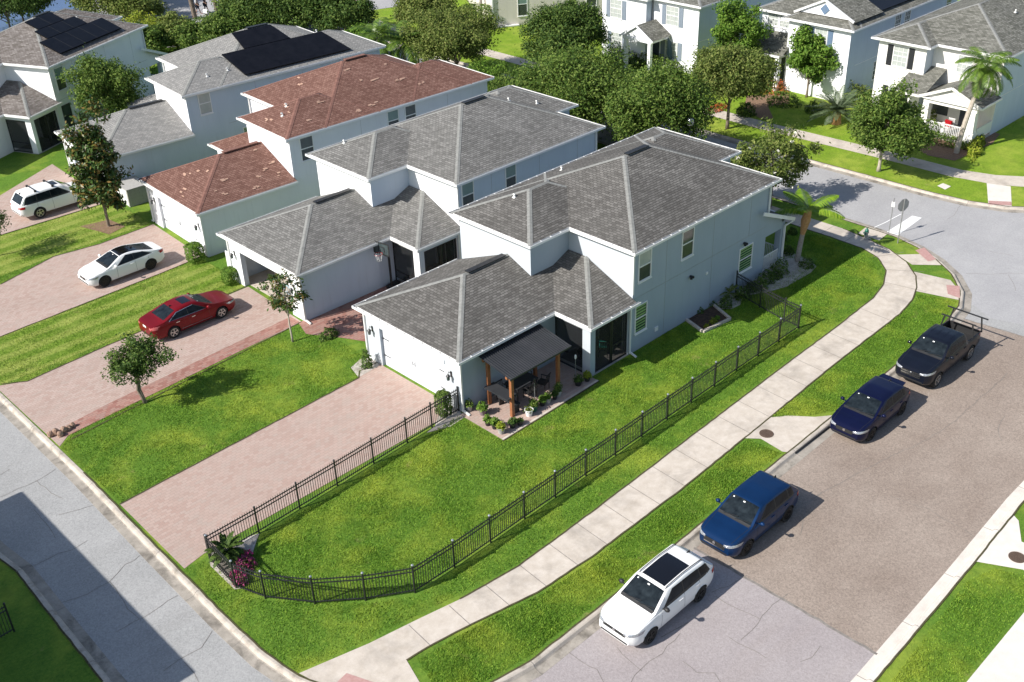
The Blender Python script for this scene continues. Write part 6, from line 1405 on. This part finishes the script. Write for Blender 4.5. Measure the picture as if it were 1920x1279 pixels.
# ------------------------------------------------------------------ patio, garage contents, street furniture
def lawn_tufts(name, poly, n, seed, mats, hmin=.02, hmax=.055, z=0):
    """short blades standing on a lawn polygon, so the turf has real relief"""
    rs = np.random.RandomState(seed); P = np.array(poly); lo, hi = P.min(0), P.max(0); pts = rs.uniform(lo, hi, (int(n*1.9), 2))
    x, y = pts[:, 0], pts[:, 1]; ins = np.zeros(len(pts), bool); j = len(P)-1
    for i in range(len(P)):
        c = ((P[i, 1] > y) != (P[j, 1] > y)); ins ^= c & (x < (P[j, 0]-P[i, 0])*(y-P[i, 1])/(P[j, 1]-P[i, 1]+1e-9)+P[i, 0]); j = i
    pts = pts[ins][:n]; n = len(pts); a = rs.uniform(0, 6.28, n); w = rs.uniform(.009, .018, n)
    h = rs.uniform(hmin, hmax, n)*(1+.35*np.sin(pts[:, 0]*1.7)*np.cos(pts[:, 1]*1.3)); lean = rs.uniform(-.05, .05, (n, 2))
    d = np.stack([np.cos(a), np.sin(a)], 1)*w[:, None]; Z0 = np.full((n, 1), z); Z1 = (z+h)[:, None]
    V = np.stack([np.hstack([pts-d, Z0]), np.hstack([pts+d, Z0]), np.hstack([pts+d*.5+lean, Z1]), np.hstack([pts-d*.5+lean, Z1])], 1)
    return struct(quads_mesh(name, V, mats), 'stuff')
lawnA = [(13.0, 28.7), (14.6, 26.2), (16, 25.0), (17.5, 24.2), (43.1, 24.4), (44, 28.9), (42.1, 29.0), (41.6, 27.5), (39.3, 27.5), (39.8, 29.1), (32.6, 29.0), (32.4, 28.5), (26.1, 28.4), (26.1, 31.3), (24, 31.3), (15.2, 30.9)]
lawnB = [(12.05, 31.4), (11.95, 25.6), (12.2, 24.1), (14.7, 23.55), (18.3, 22.9), (21.0, 22.5), (25.5, 22.6), (32, 22.85), (40, 23.15), (48.4, 23.4), (50.2, 23.8), (51.7, 24.5), (52.8, 25.6), (53.2, 27), (53.2, 30), (49, 29.5), (50.6, 27.9), (43.8, 28.5), (43.3, 24.4), (17.4, 23.9), (15.9, 24.9), (13.3, 27.8), (12.9, 31.3)]
lawnC = [(15.4, 21.6), (18.2, 21.2), (20.5, 20.7), (23.3, 20.55), (29.1, 20.6), (33.5, 20.8), (33.6, 19.2), (22, 18.95), (18, 18.95), (16.3, 19.25), (14.9, 19.9)]
lawnD = [(35.5, 21.0), (41.2, 21.15), (49.6, 21.5), (50.4, 21.9), (51.0, 19.95), (48.5, 19.5), (38, 19.2), (36.9, 19.8)]
lawnE = [(12.3, 36.9), (24.9, 37.3), (26.3, 38.2), (26.4, 40.9), (25.6, 42.7), (26, 43.75), (13.2, 43.2), (12.3, 42.5)]
lawnF = [(12.4, 49.75), (13.6, 49.05), (17.5, 49.3), (26.4, 49.5), (26.6, 54.7), (24.8, 54.6), (14.4, 54.3), (12.4, 54.9)]
lawnH = [(12.4, 60.8), (16.9, 60.4), (20.6, 61.6), (23.3, 61.15), (27.0, 61.3), (27.0, 66.6), (19.7, 66.9), (12.4, 68.5)]
lawnI = [(44.2, 28.6), (44, 26.5), (43.3, 24.3), (50.0, 24.2), (51.6, 24.8), (52.6, 26.0), (53.1, 27.4), (53.2, 31.0), (50.7, 30.5), (51, 28), (46, 27.3)]
lawnG = [(16, 9.0), (31.7, 10.0), (33.0, 9.6), (33.4, 8.6), (32.9, 8.0), (23.5, 8.0), (12, 6.5)]
for nm, pl, n, s, m in [('grass_blades', lawnA, 60000, 1, 'blade'), ('grass_blades', lawnB, 50000, 2, 'blade'), ('grass_blades', lawnC, 22000, 3, 'blade'), ('grass_blades', lawnD, 14000, 4, 'blade'), ('grass_blades', lawnE, 26000, 5, 'blade'), ('grass_blades', lawnF, 18000, 6, 'blade2'), ('grass_blades', lawnG, 16000, 7, 'blade'), ('grass_blades', lawnH, 16000, 8, 'blade2'), ('grass_blades', lawnI, 10000, 9, 'blade')]:
    if 'blade' not in MT:
        bc = [(.085, .185, .017), (.145, .285, .027), (.22, .375, .042), (.31, .45, .065), (.12, .245, .022)]
        MT['blade'] = blademat('grass_blade', bc, (.40, .46, .055)); MT['blade2'] = blademat('mown_grass_blade', bc, (.43, .48, .11), .5)
    lawn_tufts(nm, pl, int(n*1.9), s, m)

# pergola
pg = thing('pergola', 'cedar pergola with a charcoal ribbed metal roof on the brick patio', 'pergola', (27.5, 29.5, .03))
for x, y in ((.2, 0), (.2, 1.5), (3.2, 0), (3.2, 1.5)):
    b = MB(); b.box(x-.075, x+.075, y-.075, y+.075, 0, 2.15 if y == 0 else 2.42); b.build('post', 'wood', pg)
b = MB()
for y, z in ((0, 2.12), (1.5, 2.39)): b.box(-.1, 3.5, y-.06, y+.06, z, z+.16)
b.build('beam', 'wood', pg)
b = MB()
for k in range(8): x = -.02+k*.49; b.bar((x, -.3, 2.24), (x, 1.75, 2.61), .05, .12)
b.build('rafter', 'wood', pg)
b = MB(); sl = (2.66-2.28)/2.1
n = 30
for k in range(n):
    x0 = -.2+3.9*k/n; x1 = -.2+3.9*(k+1)/n; xm = x0+(x1-x0)*.72
    for a, c, dz in ((x0, xm, 0), (xm, x1, .035)):
        b.face([(a, -.38, 2.30+dz), (c, -.38, 2.30+dz), (c, 1.78, 2.69+dz), (a, 1.78, 2.69+dz)])
    b.face([(xm, -.38, 2.30), (xm, -.38, 2.335), (xm, 1.78, 2.725), (xm, 1.78, 2.69)]); b.face([(x1, -.38, 2.335), (x1, -.38, 2.30), (x1, 1.78, 2.69), (x1, 1.78, 2.725)])
b.box(-.22, 3.72, 1.76, 1.8, 2.60, 2.72); b.box(-.22, 3.72, -.4, -.37, 2.25, 2.34)
b.build('roof_panel', 'metalroof', pg)
b = MB(); b.box(.13, .27, .05, 1.45, .92, .97); b.build('side_counter', 'metalroof', pg); b = MB(); b.box(-.12, .52, -.05, 1.5, 1.0, 1.05); b.build('bar_top', 'metalroof', pg)
# patio furniture
def chair(name, label, x, y, rz, mat='plastic', z=.03, h=.9, cat='chair', group='chairs on the patio'):
    r = thing(name, label, cat, (x, y, z), rz, group)
    b = MB(); b.box(-.24, .24, -.23, .23, .42, .46); b.build('seat', mat, r)
    b = MB(); 
    for k in range(6): b.bar((-.2+k*.08, .22, .46), (-.2+k*.08, .30, h), .03, .012)
    b.bar((-.24, .3, h), (.24, .3, h), .03, .05); b.build('backrest', mat, r)
    for sx in (-1, 1):
        for sy in (-1, 1): b = MB(); b.bar((sx*.22, sy*.21, 0), (sx*.22, sy*.21, .43), .03, .03); b.build('leg', mat, r)
        b = MB(); b.bar((sx*.25, -.22, .66), (sx*.25, .26, .66), .04, .025); b.bar((sx*.25, -.2, .43), (sx*.25, -.2, .66), .025, .025); b.build('armrest', mat, r)
    return r
chair('patio_chair', 'black patio chair at the left end under the pergola', 28.35, 30.75, 0); chair('patio_chair', 'black patio chair in the middle under the pergola', 29.3, 29.95, math.pi*.95)
chair('patio_chair', 'black patio chair at the right end under the pergola', 30.2, 30.0, math.pi*1.1); chair('patio_chair', 'black patio chair against the garage wall', 30.0, 31.0, 0)
r = thing('patio_table', 'dark patio table under the metal roofed pergola', 'table', (29.3, 30.5, .03)); b = MB(); b.box(-.7, .7, -.42, .42, .70, .74); b.build('tabletop', 'metalroof', r)
for sx in (-1, 1):
    for sy in (-1, 1): b = MB(); b.bar((sx*.62, sy*.36, 0), (sx*.62, sy*.36, .7), .04, .04); b.build('leg', 'plastic', r)
r = thing('bench', 'long dark bench behind the bar counter', 'bench', (28.05, 29.45, .03)); b = MB(); b.box(-.18, .18, .05, 1.2, .43, .47); b.build('seat', 'metalroof', r)
for y in (.12, 1.12): b = MB(); b.box(-.15, .15, y-.03, y+.03, 0, .43); b.build('leg', 'plastic', r)
for i, (px, py) in enumerate([(1003, 760), (1079, 715)]):
    x, y = xy(px, py); r = thing('garden_torch', ['slim garden torch standing among the patio pots', 'slim garden torch near the lanai screen'][i], 'torch', (x, y, .03), 0, 'garden torches on the patio')
    b = MB(); b.tube([(0, 0, 0), (0, 0, 1.25)], .013, 6); b.build('pole', 'grey', r); b = MB(); b.lathe([(.03, 1.22), (.055, 1.3), (.05, 1.42), (.015, 1.46)], 8); b.build('burner', 'black' if i == 0 else 'white', r)
pots = [(880, 770, .17, .30, 'grey', 'oak', .42, 'grey pot with broad leaves nearest the downspout'), (905, 777, .19, .34, 'plumpot', 'bright', .40, 'plum grey pot second from the downspout'), (915, 797, .16, .28, 'plastic', 'bright', .34, 'black pot at the left of the front pot cluster'), (928, 803, .17, .28, 'plastic', 'bright', .38, 'black pot holding the tallest bright plant of the cluster'),
        (940, 812, .19, .32, 'greypot', 'yellow', .36, 'grey pot with a lime plant at the patio corner'), (961, 801, .18, .26, 'plastic', 'dense', .30, 'black pot with dark leaves by the pergola post'), (975, 796, .17, .24, 'plastic', 'dense', .12, 'almost empty black pot right of the pergola post'), (992, 779, .20, .34, 'white', 'oak2', .20, 'white pot with a small plant at the patio edge'),
        (1001, 770, .20, .30, 'teal', 'oak', .40, 'dark green pot behind the white one'), (1017, 760, .16, .24, 'plastic', 'bright', .36, 'black pot with a leafy plant mid patio edge'), (1027, 755, .17, .28, 'greypot', 'bright', .36, 'pale pot with bright herbs'), (1040, 748, .14, .24, 'plastic', 'dense', .26, 'little black pot right of the pale herb pot'), (1046, 742, .20, .30, 'greypot', 'oak', .55, 'grey pot with the bushiest plant beneath the far pergola post'),
        (1084, 722, .20, .26, 'plastic', 'dense', .40, 'dark pot at the lanai screen corner'), (1101, 714, .17, .26, 'plastic', 'yellow', .34, 'pot with lime leaves against the lanai column'), (868, 766, .15, .22, 'plastic', 'oak2', .5, 'wispy potted plant against the downspout')]
MT['plumpot'] = plain('plum_grey_pot', (.2, .16, .17), .6); MT['greypot'] = plain('grey_stone_pot', (.34, .33, .31), .7, c2=(.42, .41, .39), scale=8); MT['teal'] = plain('dark_green_pot', (.02, .1, .07), .35)
for i, (px, py, r0, h, m, lm, ph, lab) in enumerate(pots):
    x, y = xy(px, py, .03); r = thing('potted_plant', lab, 'potted plant', (x, y, .035), 0, 'potted plants round the patio')
    b = MB(); b.lathe([(r0*.68, 0), (r0*.95, h*.85), (r0*1.05, h*.86), (r0*1.05, h), (r0*.92, h), (r0*.9, h*.9)], 14); b.build('pot', m, r)
    b = MB(); b.lathe([(r0*.9, h*.86), (r0*.88, h*.9)], 12); b.build('potting_soil', 'soil', r)
    rs = np.random.RandomState(200+i); n = 260 if ph > .2 else 60; u = rs.normal(size=(n, 3)); u /= np.linalg.norm(u, axis=1)[:, None]; u[:, 2] = np.abs(u[:, 2])
    P = u*rs.uniform(.35, 1, n)[:, None]*np.array([r0*1.35, r0*1.35, ph]); P[:, 2] += h*.9; quads_mesh('foliage', leaf_quads(P, .055 if i != 1 else .08, rs, .4, .6, u), lm, r)
# lanai contents
r = chair('lanai_chair', 'black chair with a teal cushion behind the lanai screen', 34.4, 29.95, 2.2, z=.06, group=None); b = MB(); b.box(-.2, .2, .08, .2, .5, .88); MT['cushion'] = plain('teal_cushion', (.02, .32, .25), .7, c2=(.05, .42, .35), scale=5); cu = b.build('cushion', 'cushion', None, bevel=.04); tag(cu, 'teal cushion propped on the lanai chair', 'cushion', None, (34.4, 29.95, .06), 2.2)
r = thing('lanai_table', 'small dark side table inside the corner lanai', 'table', (33.4, 30.3, .06)); b = MB(); b.lathe([(.35, .5), (.35, .54)], 18); b.build('tabletop', 'plastic', r)
for k in range(3): a = k*2.09; b = MB(); b.bar((.2*math.cos(a), .2*math.sin(a), 0), (.2*math.cos(a), .2*math.sin(a), .5), .03, .03); b.build('leg', 'plastic', r)
# second house: basketball hoop, garage contents
bx_, by_ = xy(735, 542); r = thing('basketball_hoop', 'portable black basketball hoop beside the second house lanai', 'basketball hoop', (bx_, by_, 0), R_(10))
b = MB(); b.bar((0, 0, .1), (0, 0, 2.6), .09, .09); b.bar((0, 0, 2.3), (-.45, 0, 2.75), .05, .05); b.build('pole', 'plastic', r)
b = MB(); b.box(-.1, .7, -.35, .35, 0, .18); b.build('base', 'plastic', r, bevel=.03)
b = MB(); b.box(-.52, -.5, -.55, .55, 2.35, 3.05, 0)
for y0, y1, z0, z1 in ((-.57, -.5, 2.33, 3.07), (.5, .57, 2.33, 3.07), (-.5, .5, 3.0, 3.07), (-.5, .5, 2.33, 2.4), (-.22, -.18, 2.5, 2.8), (.18, .22, 2.5, 2.8), (-.22, .22, 2.78, 2.82)): b.box(-.535, -.518, y0, y1, z0, z1, 1)
b.build('backboard', ['glass', 'plastic'], r)
b = MB(); rr = [( -.78+.22*math.cos(a), .22*math.sin(a), 2.48) for a in np.linspace(0, 6.283, 17)]; b.tube(rr, .012, 5, cap=False); b.build('rim', 'redlens', r)
b = MB()
for k in range(10):
    a = k*.628; b.bar((-.78+.21*math.cos(a), .21*math.sin(a), 2.47), (-.78+.13*math.cos(a+.5), .13*math.sin(a+.5), 2.08), .012, .012); b.bar((-.78+.21*math.cos(a), .21*math.sin(a), 2.47), (-.78+.13*math.cos(a-.5), .13*math.sin(a-.5), 2.08), .012, .012)
b.build('net', 'white', r)
def bicycle(label, x, y, rz, mat):
    r = thing('bicycle', label, 'bicycle', (x, y, .02), rz, 'bicycles in the open garage')
    for wx in (-.5, .52):
        b = MB(); b.tube([(wx+.33*math.cos(a), 0, .34+.33*math.sin(a)) for a in np.linspace(0, 6.283, 21)], .022, 5, cap=False)
        w = b.build('wheel', 'tyre', r); s = MB()
        for k in range(10): a = k*.628; s.bar((wx, 0, .34), (wx+.32*math.cos(a), 0, .34+.32*math.sin(a)), .006, .006)
        s.build('spoke', 'chrome', w)
    b = MB(); A, Bv, Cv, D, E_ = (-.5, 0, .34), (-.15, 0, .82), (.0, 0, .32), (.38, 0, .84), (.52, 0, .34)
    for p, q in ((A, Cv), (Cv, Bv), (A, Bv), (Cv, D), (Bv, D), (D, E_)): b.tube([p, q], .018, 6)
    b.build('frame', mat, r); b = MB(); b.tube([(.36, -.28, .98), (.36, 0, 1.0), (.36, .28, .98)], .014, 5); b.tube([(.38, 0, .84), (.36, 0, 1.0)], .014, 5); b.build('handlebar', 'plastic', r)
    b = MB(); b.mesh([(-.3, -.07, .9), (-.3, .07, .9), (.0, .02, .9), (.0, -.02, .9), (-.15, 0, .84)], [(0, 1, 2, 3), (0, 4, 1), (1, 4, 2), (2, 4, 3), (3, 4, 0)]); b.build('saddle', 'plastic', r)
MT['sky_frame'] = plain('pale_blue_frame', (.35, .6, .75), .4); MT['dark_frame'] = plain('dark_frame', (.05, .06, .08), .4)
bicycle('pale blue bicycle nearest the open garage doorway', 27.15, 46.5, 1.75, 'sky_frame'); bicycle('dark bicycle leaning behind the pale blue one', 27.6, 46.1, 1.5, 'dark_frame'); bicycle('black bicycle at the right jamb of the open garage', 27.3, 45.5, 1.9, 'plastic'); bicycle('white bicycle deepest in the open garage', 28.2, 46.9, 1.45, 'white')
for i, (x, y, s, m) in enumerate([(29.0, 48.9, .55, 'teal'), (29.8, 48.2, .5, 'plastic'), (28.4, 49.2, .42, 'greypot'), (29.0, 47.9, .4, 'white')]):
    b = MB(); b.box(-s/2, s/2, -s*.35, s*.35, 0, s*.75, 0); b.box(-s/2-.02, s/2+.02, -s*.35-.02, s*.35+.02, s*.75, s*.85, 0)
    tag(b.build('storage_bin', m, None, bevel=.02), ['teal storage bin deep in the open garage', 'black storage bin behind the bicycles', 'grey storage bin at the left garage wall', 'white storage bin on the garage floor'][i], 'storage bin', 'bins in the open garage', (x, y, .02))
# white vinyl gate and air conditioner by the houses
b = MB(); b.box(0, .06, 0, 1.5, 0, 1.15); 
for k in range(10): b.box(-.015, 0, .05+k*.145, .17+k*.145, .08, 1.1)
tag(b.build('utility_screen', 'trim'), 'small white panel screen beside the open garage corner', 'fence panel', None, (26.9, 50.75, 0))
sh = thing('storage_box', 'grey flat topped storage shed against the fourth house garage', 'shed', (27.3, 64.8, 0), R_(-2)); b = MB(); b.box(0, 1.5, 0, 2.1, 0, 1.15)
for k in range(6): b.box(.06+k*.24, .2+k*.24, -.015, 0, .08, 1.08)
b.build('body', 'greypot', sh); b = MB(); b.box(-.06, 1.56, -.06, 2.16, 1.15, 1.22); b.build('lid', 'plumlid' if 'plumlid' in MT else 'greypot', sh, bevel=.02); b = MB(); b.box(-.02, 0, .1, 2.0, .08, 1.1); b.build('door', 'trim', sh)
for i, (px, py, lab) in enumerate([(330, 325, 'air conditioner unit by the fourth house side wall'), (1148, 33, 'grey air conditioner box at the end of the beige wall')]):
    x, y = xy(px, py); r = thing('air_conditioner', lab, 'air conditioner', (x, y, 0)); b = MB(); b.box(-.4, .4, -.4, .4, .08, .85); 
    for k in range(10): b.box(-.41, .41, -.41, .41, .14+k*.065, .165+k*.065)
    b.build('cabinet', 'grey', r); b = MB(); b.lathe([(.33, .85), (.33, .87)], 20); b.build('fan_grille', 'plastic', r); b = MB(); b.box(-.5, .5, -.5, .5, 0, .08); b.build('pad', 'walk', r)
# rocks
for i, (px, py, s) in enumerate([(96, 818, .16), (106, 815, .18), (114, 818, .15), (120, 810, .17), (129, 806, .14), (137, 800, .13)]):
    rs = np.random.RandomState(i); bm = bmesh.new(); bmesh.ops.create_icosphere(bm, subdivisions=2, radius=s)
    for v in bm.verts: v.co *= rs.uniform(.82, 1.15); v.co.z *= 1.1
    me = bpy.data.meshes.new('rock'); bm.to_mesh(me); bm.free(); me.materials.append(MT['stone']); o = bpy.data.objects.new('rock', me); C.objects.link(o); x, y = xy(px, py)
    tag(o, ['rust brown rock leftmost at the driveway corner', 'largest rust rock of the driveway corner row', 'rounded brown rock third in the corner row', 'tall brown rock in the middle of the corner row', 'pale brown rock near the right of the row', 'small brown rock rightmost in the corner row'][i], 'rock', 'rocks edging the driveway corner', (x, y, s*.7))
# manholes, drain opening
for i, (px, py) in enumerate([(1437, 814), (1907, 1046)]):
    x, y = xy(px, py); b = MB(); b.lathe([(.31, .0), (.31, .018), (.28, .02), (.27, .014)], 24)
    for k in range(-3, 4): b.box(-.2, .2, k*.06-.01, k*.06+.01, .014, .022)
    tag(b.build('manhole_cover', 'concrete_dark'), ['round iron manhole cover on the apron near the hatchback', 'round iron manhole cover at the right edge apron'][i], 'manhole cover', 'manhole covers', (x, y, .02))
b = MB(); b.box(0, 2.9, 0, .05, 0, .1); tag(b.build('storm_drain', 'dark'), 'dark curbside drain slot behind the hatchback bumper', 'storm drain', None, (34.1, 18.76, ZR+.02))
# hydrant
x, y = xy(1623, 449); r = thing('fire_hydrant', 'green topped fire hydrant beside the sidewalk corner', 'fire hydrant', (x, y, .0)); MT['hyd'] = plain('hydrant_green', (.02, .15, .10), .45); MT['hydb'] = plain('hydrant_silver', (.3, .3, .28), .5)
b = MB(); b.lathe([(.14, 0), (.14, .05), (.10, .06), (.10, .45), (.13, .46), (.13, .5)], 14); b.build('barrel', 'hydb', r)
b = MB(); b.lathe([(.12, .5), (.11, .6), (.06, .68), (.03, .70), (.03, .75)], 14); b.build('bonnet', 'hyd', r)
for a in (0, 1.57, 3.14): b = MB(); b.tube([(0, 0, .38), (.19*math.cos(a), .19*math.sin(a), .38)], .055, 8); b.build('nozzle', 'hyd', r)
b = MB(); b.lathe([(.32, .0), (.32, .02)], 18); b.build('base_ring', 'walk', r)
# stop sign (its back faces us)
def text_obj(s, size, mat, parent, M_, name='lettering'):
    cu = bpy.data.curves.new(name, 'FONT'); cu.body = s; cu.size = size; cu.align_x = 'CENTER'; cu.align_y = 'CENTER'; cu.extrude = .002
    t = bpy.data.objects.new(name, cu); C.objects.link(t); bpy.context.view_layer.update()
    me = bpy.data.meshes.new_from_object(t.evaluated_get(bpy.context.evaluated_depsgraph_get())); bpy.data.objects.remove(t)
    me.transform(M_); me.materials.clear(); me.materials.append(MT[mat]); o = bpy.data.objects.new(name, me); C.objects.link(o); o.parent = parent; return o
x, y = xy(1683, 456); r = thing('stop_sign', 'octagonal stop sign seen from its grey back on the corner grass', 'stop sign', (x, y, 0), R_(68))
b = MB(); b.tube([(0, 0, 0), (0, 0, 2.8)], .032, 8); b.build('pole', 'grey', r)
oc = [(.40*math.cos(R_(22.5+45*k)), .40*math.sin(R_(22.5+45*k))) for k in range(8)]
b = MB(); b.mesh([(.035, p[0], 2.38+p[1]) for p in oc]+[(.055, p[0], 2.38+p[1]) for p in oc], [tuple(range(8))[::-1]]+[(k, (k+1) % 8, 8+(k+1) % 8, 8+k) for k in range(8)], 0); b.mesh([(.056, p[0], 2.38+p[1]) for p in oc], [tuple(range(8))], 1); b.build('sign_plate', ['backplate', 'redsign'] if 'backplate' in MT else ['grey', 'redlens'], r)
text_obj('STOP', .26, 'white', r, Matrix.Translation((.06, 0, 2.38)) @ Matrix.Rotation(R_(90), 4, 'Z') @ Matrix.Rotation(R_(90), 4, 'X'))
x, y = xy(1666, 439); r = thing('sign_post', 'thin grey post with a small white tag beside the stop line', 'sign post', (x, y, 0)); b = MB(); b.tube([(0, 0, 0), (0, 0, 2.3)], .025, 8); b.build('pole', 'grey', r); b = MB(); b.box(-.02, 0, -.1, .1, 1.75, 2.05); b.build('tag_plate', 'white', r)
# yield sign, street name plate
x, y = xy(677, 44); r = thing('yield_sign', 'red and white yield sign under a green street plate by the far road', 'yield sign', (x, y, 0), R_(40)); b = MB(); b.tube([(0, 0, 0), (0, 0, 3.0)], .05, 8); b.build('pole', 'grey', r)
tr_ = [(-.6, 2.55), (.6, 2.55), (0, 1.5)]; b = MB(); b.mesh([(-.06, p[0], p[1]) for p in tr_]+[(-.03, p[0], p[1]) for p in tr_], [(0, 2, 1), (3, 4, 5), (0, 1, 4, 3), (1, 2, 5, 4), (2, 0, 3, 5)], 0); t2 = [(-.32, 2.40), (.32, 2.40), (0, 1.85)]; b.mesh([(-.068, p[0], p[1]) for p in t2], [(0, 2, 1)], 1); b.build('sign_plate', ['redlens', 'white'], r)
b = MB(); b.box(-.03, .0, -.45, .45, 2.75, 2.98); MT['greensign'] = plain('green_plate', (.02, .22, .15), .5); b.build('street_plate', 'greensign', r)
b = MB(); b.lathe([(.25, .5), (.25, .55)], 12, 0, (0, 0, 0), 'z'); b.v = [(-.07, x_, z_+1.0) for x_, y_, z_ in [(v[0], v[1], v[1]) for v in b.v]]; b.build('orange_plate', 'redleaf', r)
# street lamp
x, y = 55.25, 40.9; r = thing('street_lamp', 'black street lamp with a pale round globe under the dark tree', 'street lamp', (x, y, 0))
b = MB(); b.tube([(0, 0, 0), (0, 0, .5), (0, 0, 3.5)], [.12, .07, .05], 10); b.build('pole', 'black', r); b = MB(); b.lathe([(.05, 3.5), (.2, 3.6), (.26, 3.8), (.2, 4.0), (.08, 4.07)], 14); b.build('globe', 'lens', r, smooth=True)
# porch items of the cream house
for i, (yy, lab) in enumerate([(31.7, 'white porch rocking chair with a red cushion'), (30.6, 'plain white porch chair right of the red cushion')]):
    chair('porch_chair', lab, 73.3, yy, -math.pi/2, 'white', .2, 1.0, group='chairs on the cream house porch')
b = MB(); b.box(-.28, .28, -.1, .1, .5, .95); tag(b.build('cushion', 'redcloth' if 'redcloth' in MT else 'redlens', None, bevel=.03), 'red cushion on the white porch chair', 'cushion', None, (73.25, 31.75, .2), 1.3)
r = thing('flag', 'dark folded flag hanging beside the portico', 'flag', (72.9, 56.4, 0)); b = MB(); b.tube([(.3, 0, 2.0), (-.5, 0, 3.0)], .02, 6); b.build('staff', 'grey', r); b = MB(); b.mesh([(-.45, 0, 2.95), (0.0, -.02, 2.4), (.1, -.15, 1.0), (-.2, -.1, .9), (-.45, .05, 1.5)], [(0, 1, 2, 3, 4)]); b.mesh([(-.45, .03, 2.95), (0.0, .03, 2.4), (.1, -.1, 1.0), (-.2, -.05, .9), (-.45, .1, 1.5)], [(4, 3, 2, 1, 0)]); MT['flagc'] = plain('dark_flag_cloth', (.02, .05, .07), .8); b.build('cloth', 'flagc', r)
# garden ball by the date palm
b = MB(); b.lathe([(.02, -.3), (.2, -.22), (.3, 0), (.2, .22), (.02, .3)], 14); tag(b.build('garden_ornament', 'greypot', None, smooth=True), 'small grey round garden ornament beside the date palm', 'ornament', None, (*xy(1555, 232), .28))
# two walkers on the far road
def person(label, x, y, rz, shirt, pants, stride=.25, arm=.2, hat=None):
    r = thing('person', label, 'person', (x, y, .02), rz)
    J = {'pel': (0, 0, .95), 'ch': (0, 0, 1.28), 'nk': (0, 0, 1.50), 'hd': (.02, 0, 1.62), 'ht': (.02, 0, 1.74),
         'lh': (0, .1, .92), 'lk': (stride*.5, .11, .50), 'la': (stride, .11, .08), 'lt': (stride+.2, .12, .04), 'rh': (0, -.1, .92), 'rk': (-stride*.1, -.11, .50), 'ra': (-stride*.9, -.11, .1), 'rt': (-stride*.9+.2, -.12, .05),
         'ls': (0, .19, 1.43), 'le': (-arm*.4, .26, 1.15), 'lw': (arm*.4, .27, .92), 'lf': (arm*.6, .26, .82), 'rs': (0, -.19, 1.43), 're': (arm*.1, -.26, 1.15), 'rw': (arm*1.3, -.25, .98), 'rf': (arm*1.7, -.24, .92)}
    rad = {'pel': .155, 'ch': .16, 'nk': .06, 'hd': .095, 'ht': .085, 'lh': .09, 'lk': .06, 'la': .042, 'lt': .04, 'ls': .065, 'le': .042, 'lw': .03, 'lf': .035}
    names = list(J); E = [('pel', 'ch'), ('ch', 'nk'), ('nk', 'hd'), ('hd', 'ht')]
    for s in 'lr': E += [('pel', s+'h'), (s+'h', s+'k'), (s+'k', s+'a'), (s+'a', s+'t'), ('ch', s+'s'), (s+'s', s+'e'), (s+'e', s+'w'), (s+'w', s+'f')]
    def skin(nm, keys, grow, mat):
        ks = [k for k in names if k in keys]; me = bpy.data.meshes.new(nm); me.from_pydata([J[k] for k in ks], [(ks.index(a), ks.index(c)) for a, c in E if a in ks and c in ks], [])
        o = bpy.data.objects.new(nm, me); C.objects.link(o); o.modifiers.new('s', 'SKIN'); md = o.modifiers.new('ss', 'SUBSURF'); md.levels = 1; md.render_levels = 1
        for i, k in enumerate(ks): q = rad.get(k, rad.get('l'+k[1:], .05))+grow; me.skin_vertices[0].data[i].radius = (q, q)
        me.skin_vertices[0].data[0].use_root = True
        bpy.context.view_layer.update(); m2 = bpy.data.meshes.new_from_object(o.evaluated_get(bpy.context.evaluated_depsgraph_get())); o.modifiers.clear(); o.data = m2; m2.materials.clear(); m2.materials.append(MT[mat]); o.parent = r
        for p in m2.polygons: p.use_smooth = True
        return o
    skin('body', names, 0, 'skin'); skin('shirt', ['pel', 'ch', 'ls', 'le', 'rs', 're'], .02, shirt); skin('shorts', ['pel', 'lh', 'lk', 'rh', 'rk'], .022, pants)
    b = MB(); b.lathe([(.10, 1.66), (.115, 1.73), (.09, 1.82), (.02, 1.85)], 12, 0, (.01, 0, 0)); b.build('hat' if hat else 'hair', hat or 'dark', r)
MT['navycloth'] = plain('navy_cloth', (.015, .02, .035), .85)
x, y = xy(372, 27); person('person in a white shirt and dark shorts walking on the far road', x, y, -.9, 'white', 'navycloth', hat='white')
x, y = xy(387, 24); person('person in dark clothes walking beside the one in white', x, y, -.9, 'navycloth', 'navycloth', hat='greypot')
b = MB(); b.box(-.15, .15, -.4, .4, .12, .5); tag(b.build('white_bag', 'white', None, bevel=.08), 'white bundle on the ground by the dark clothed walker', 'bag', None, (*xy(387, 27), 0))
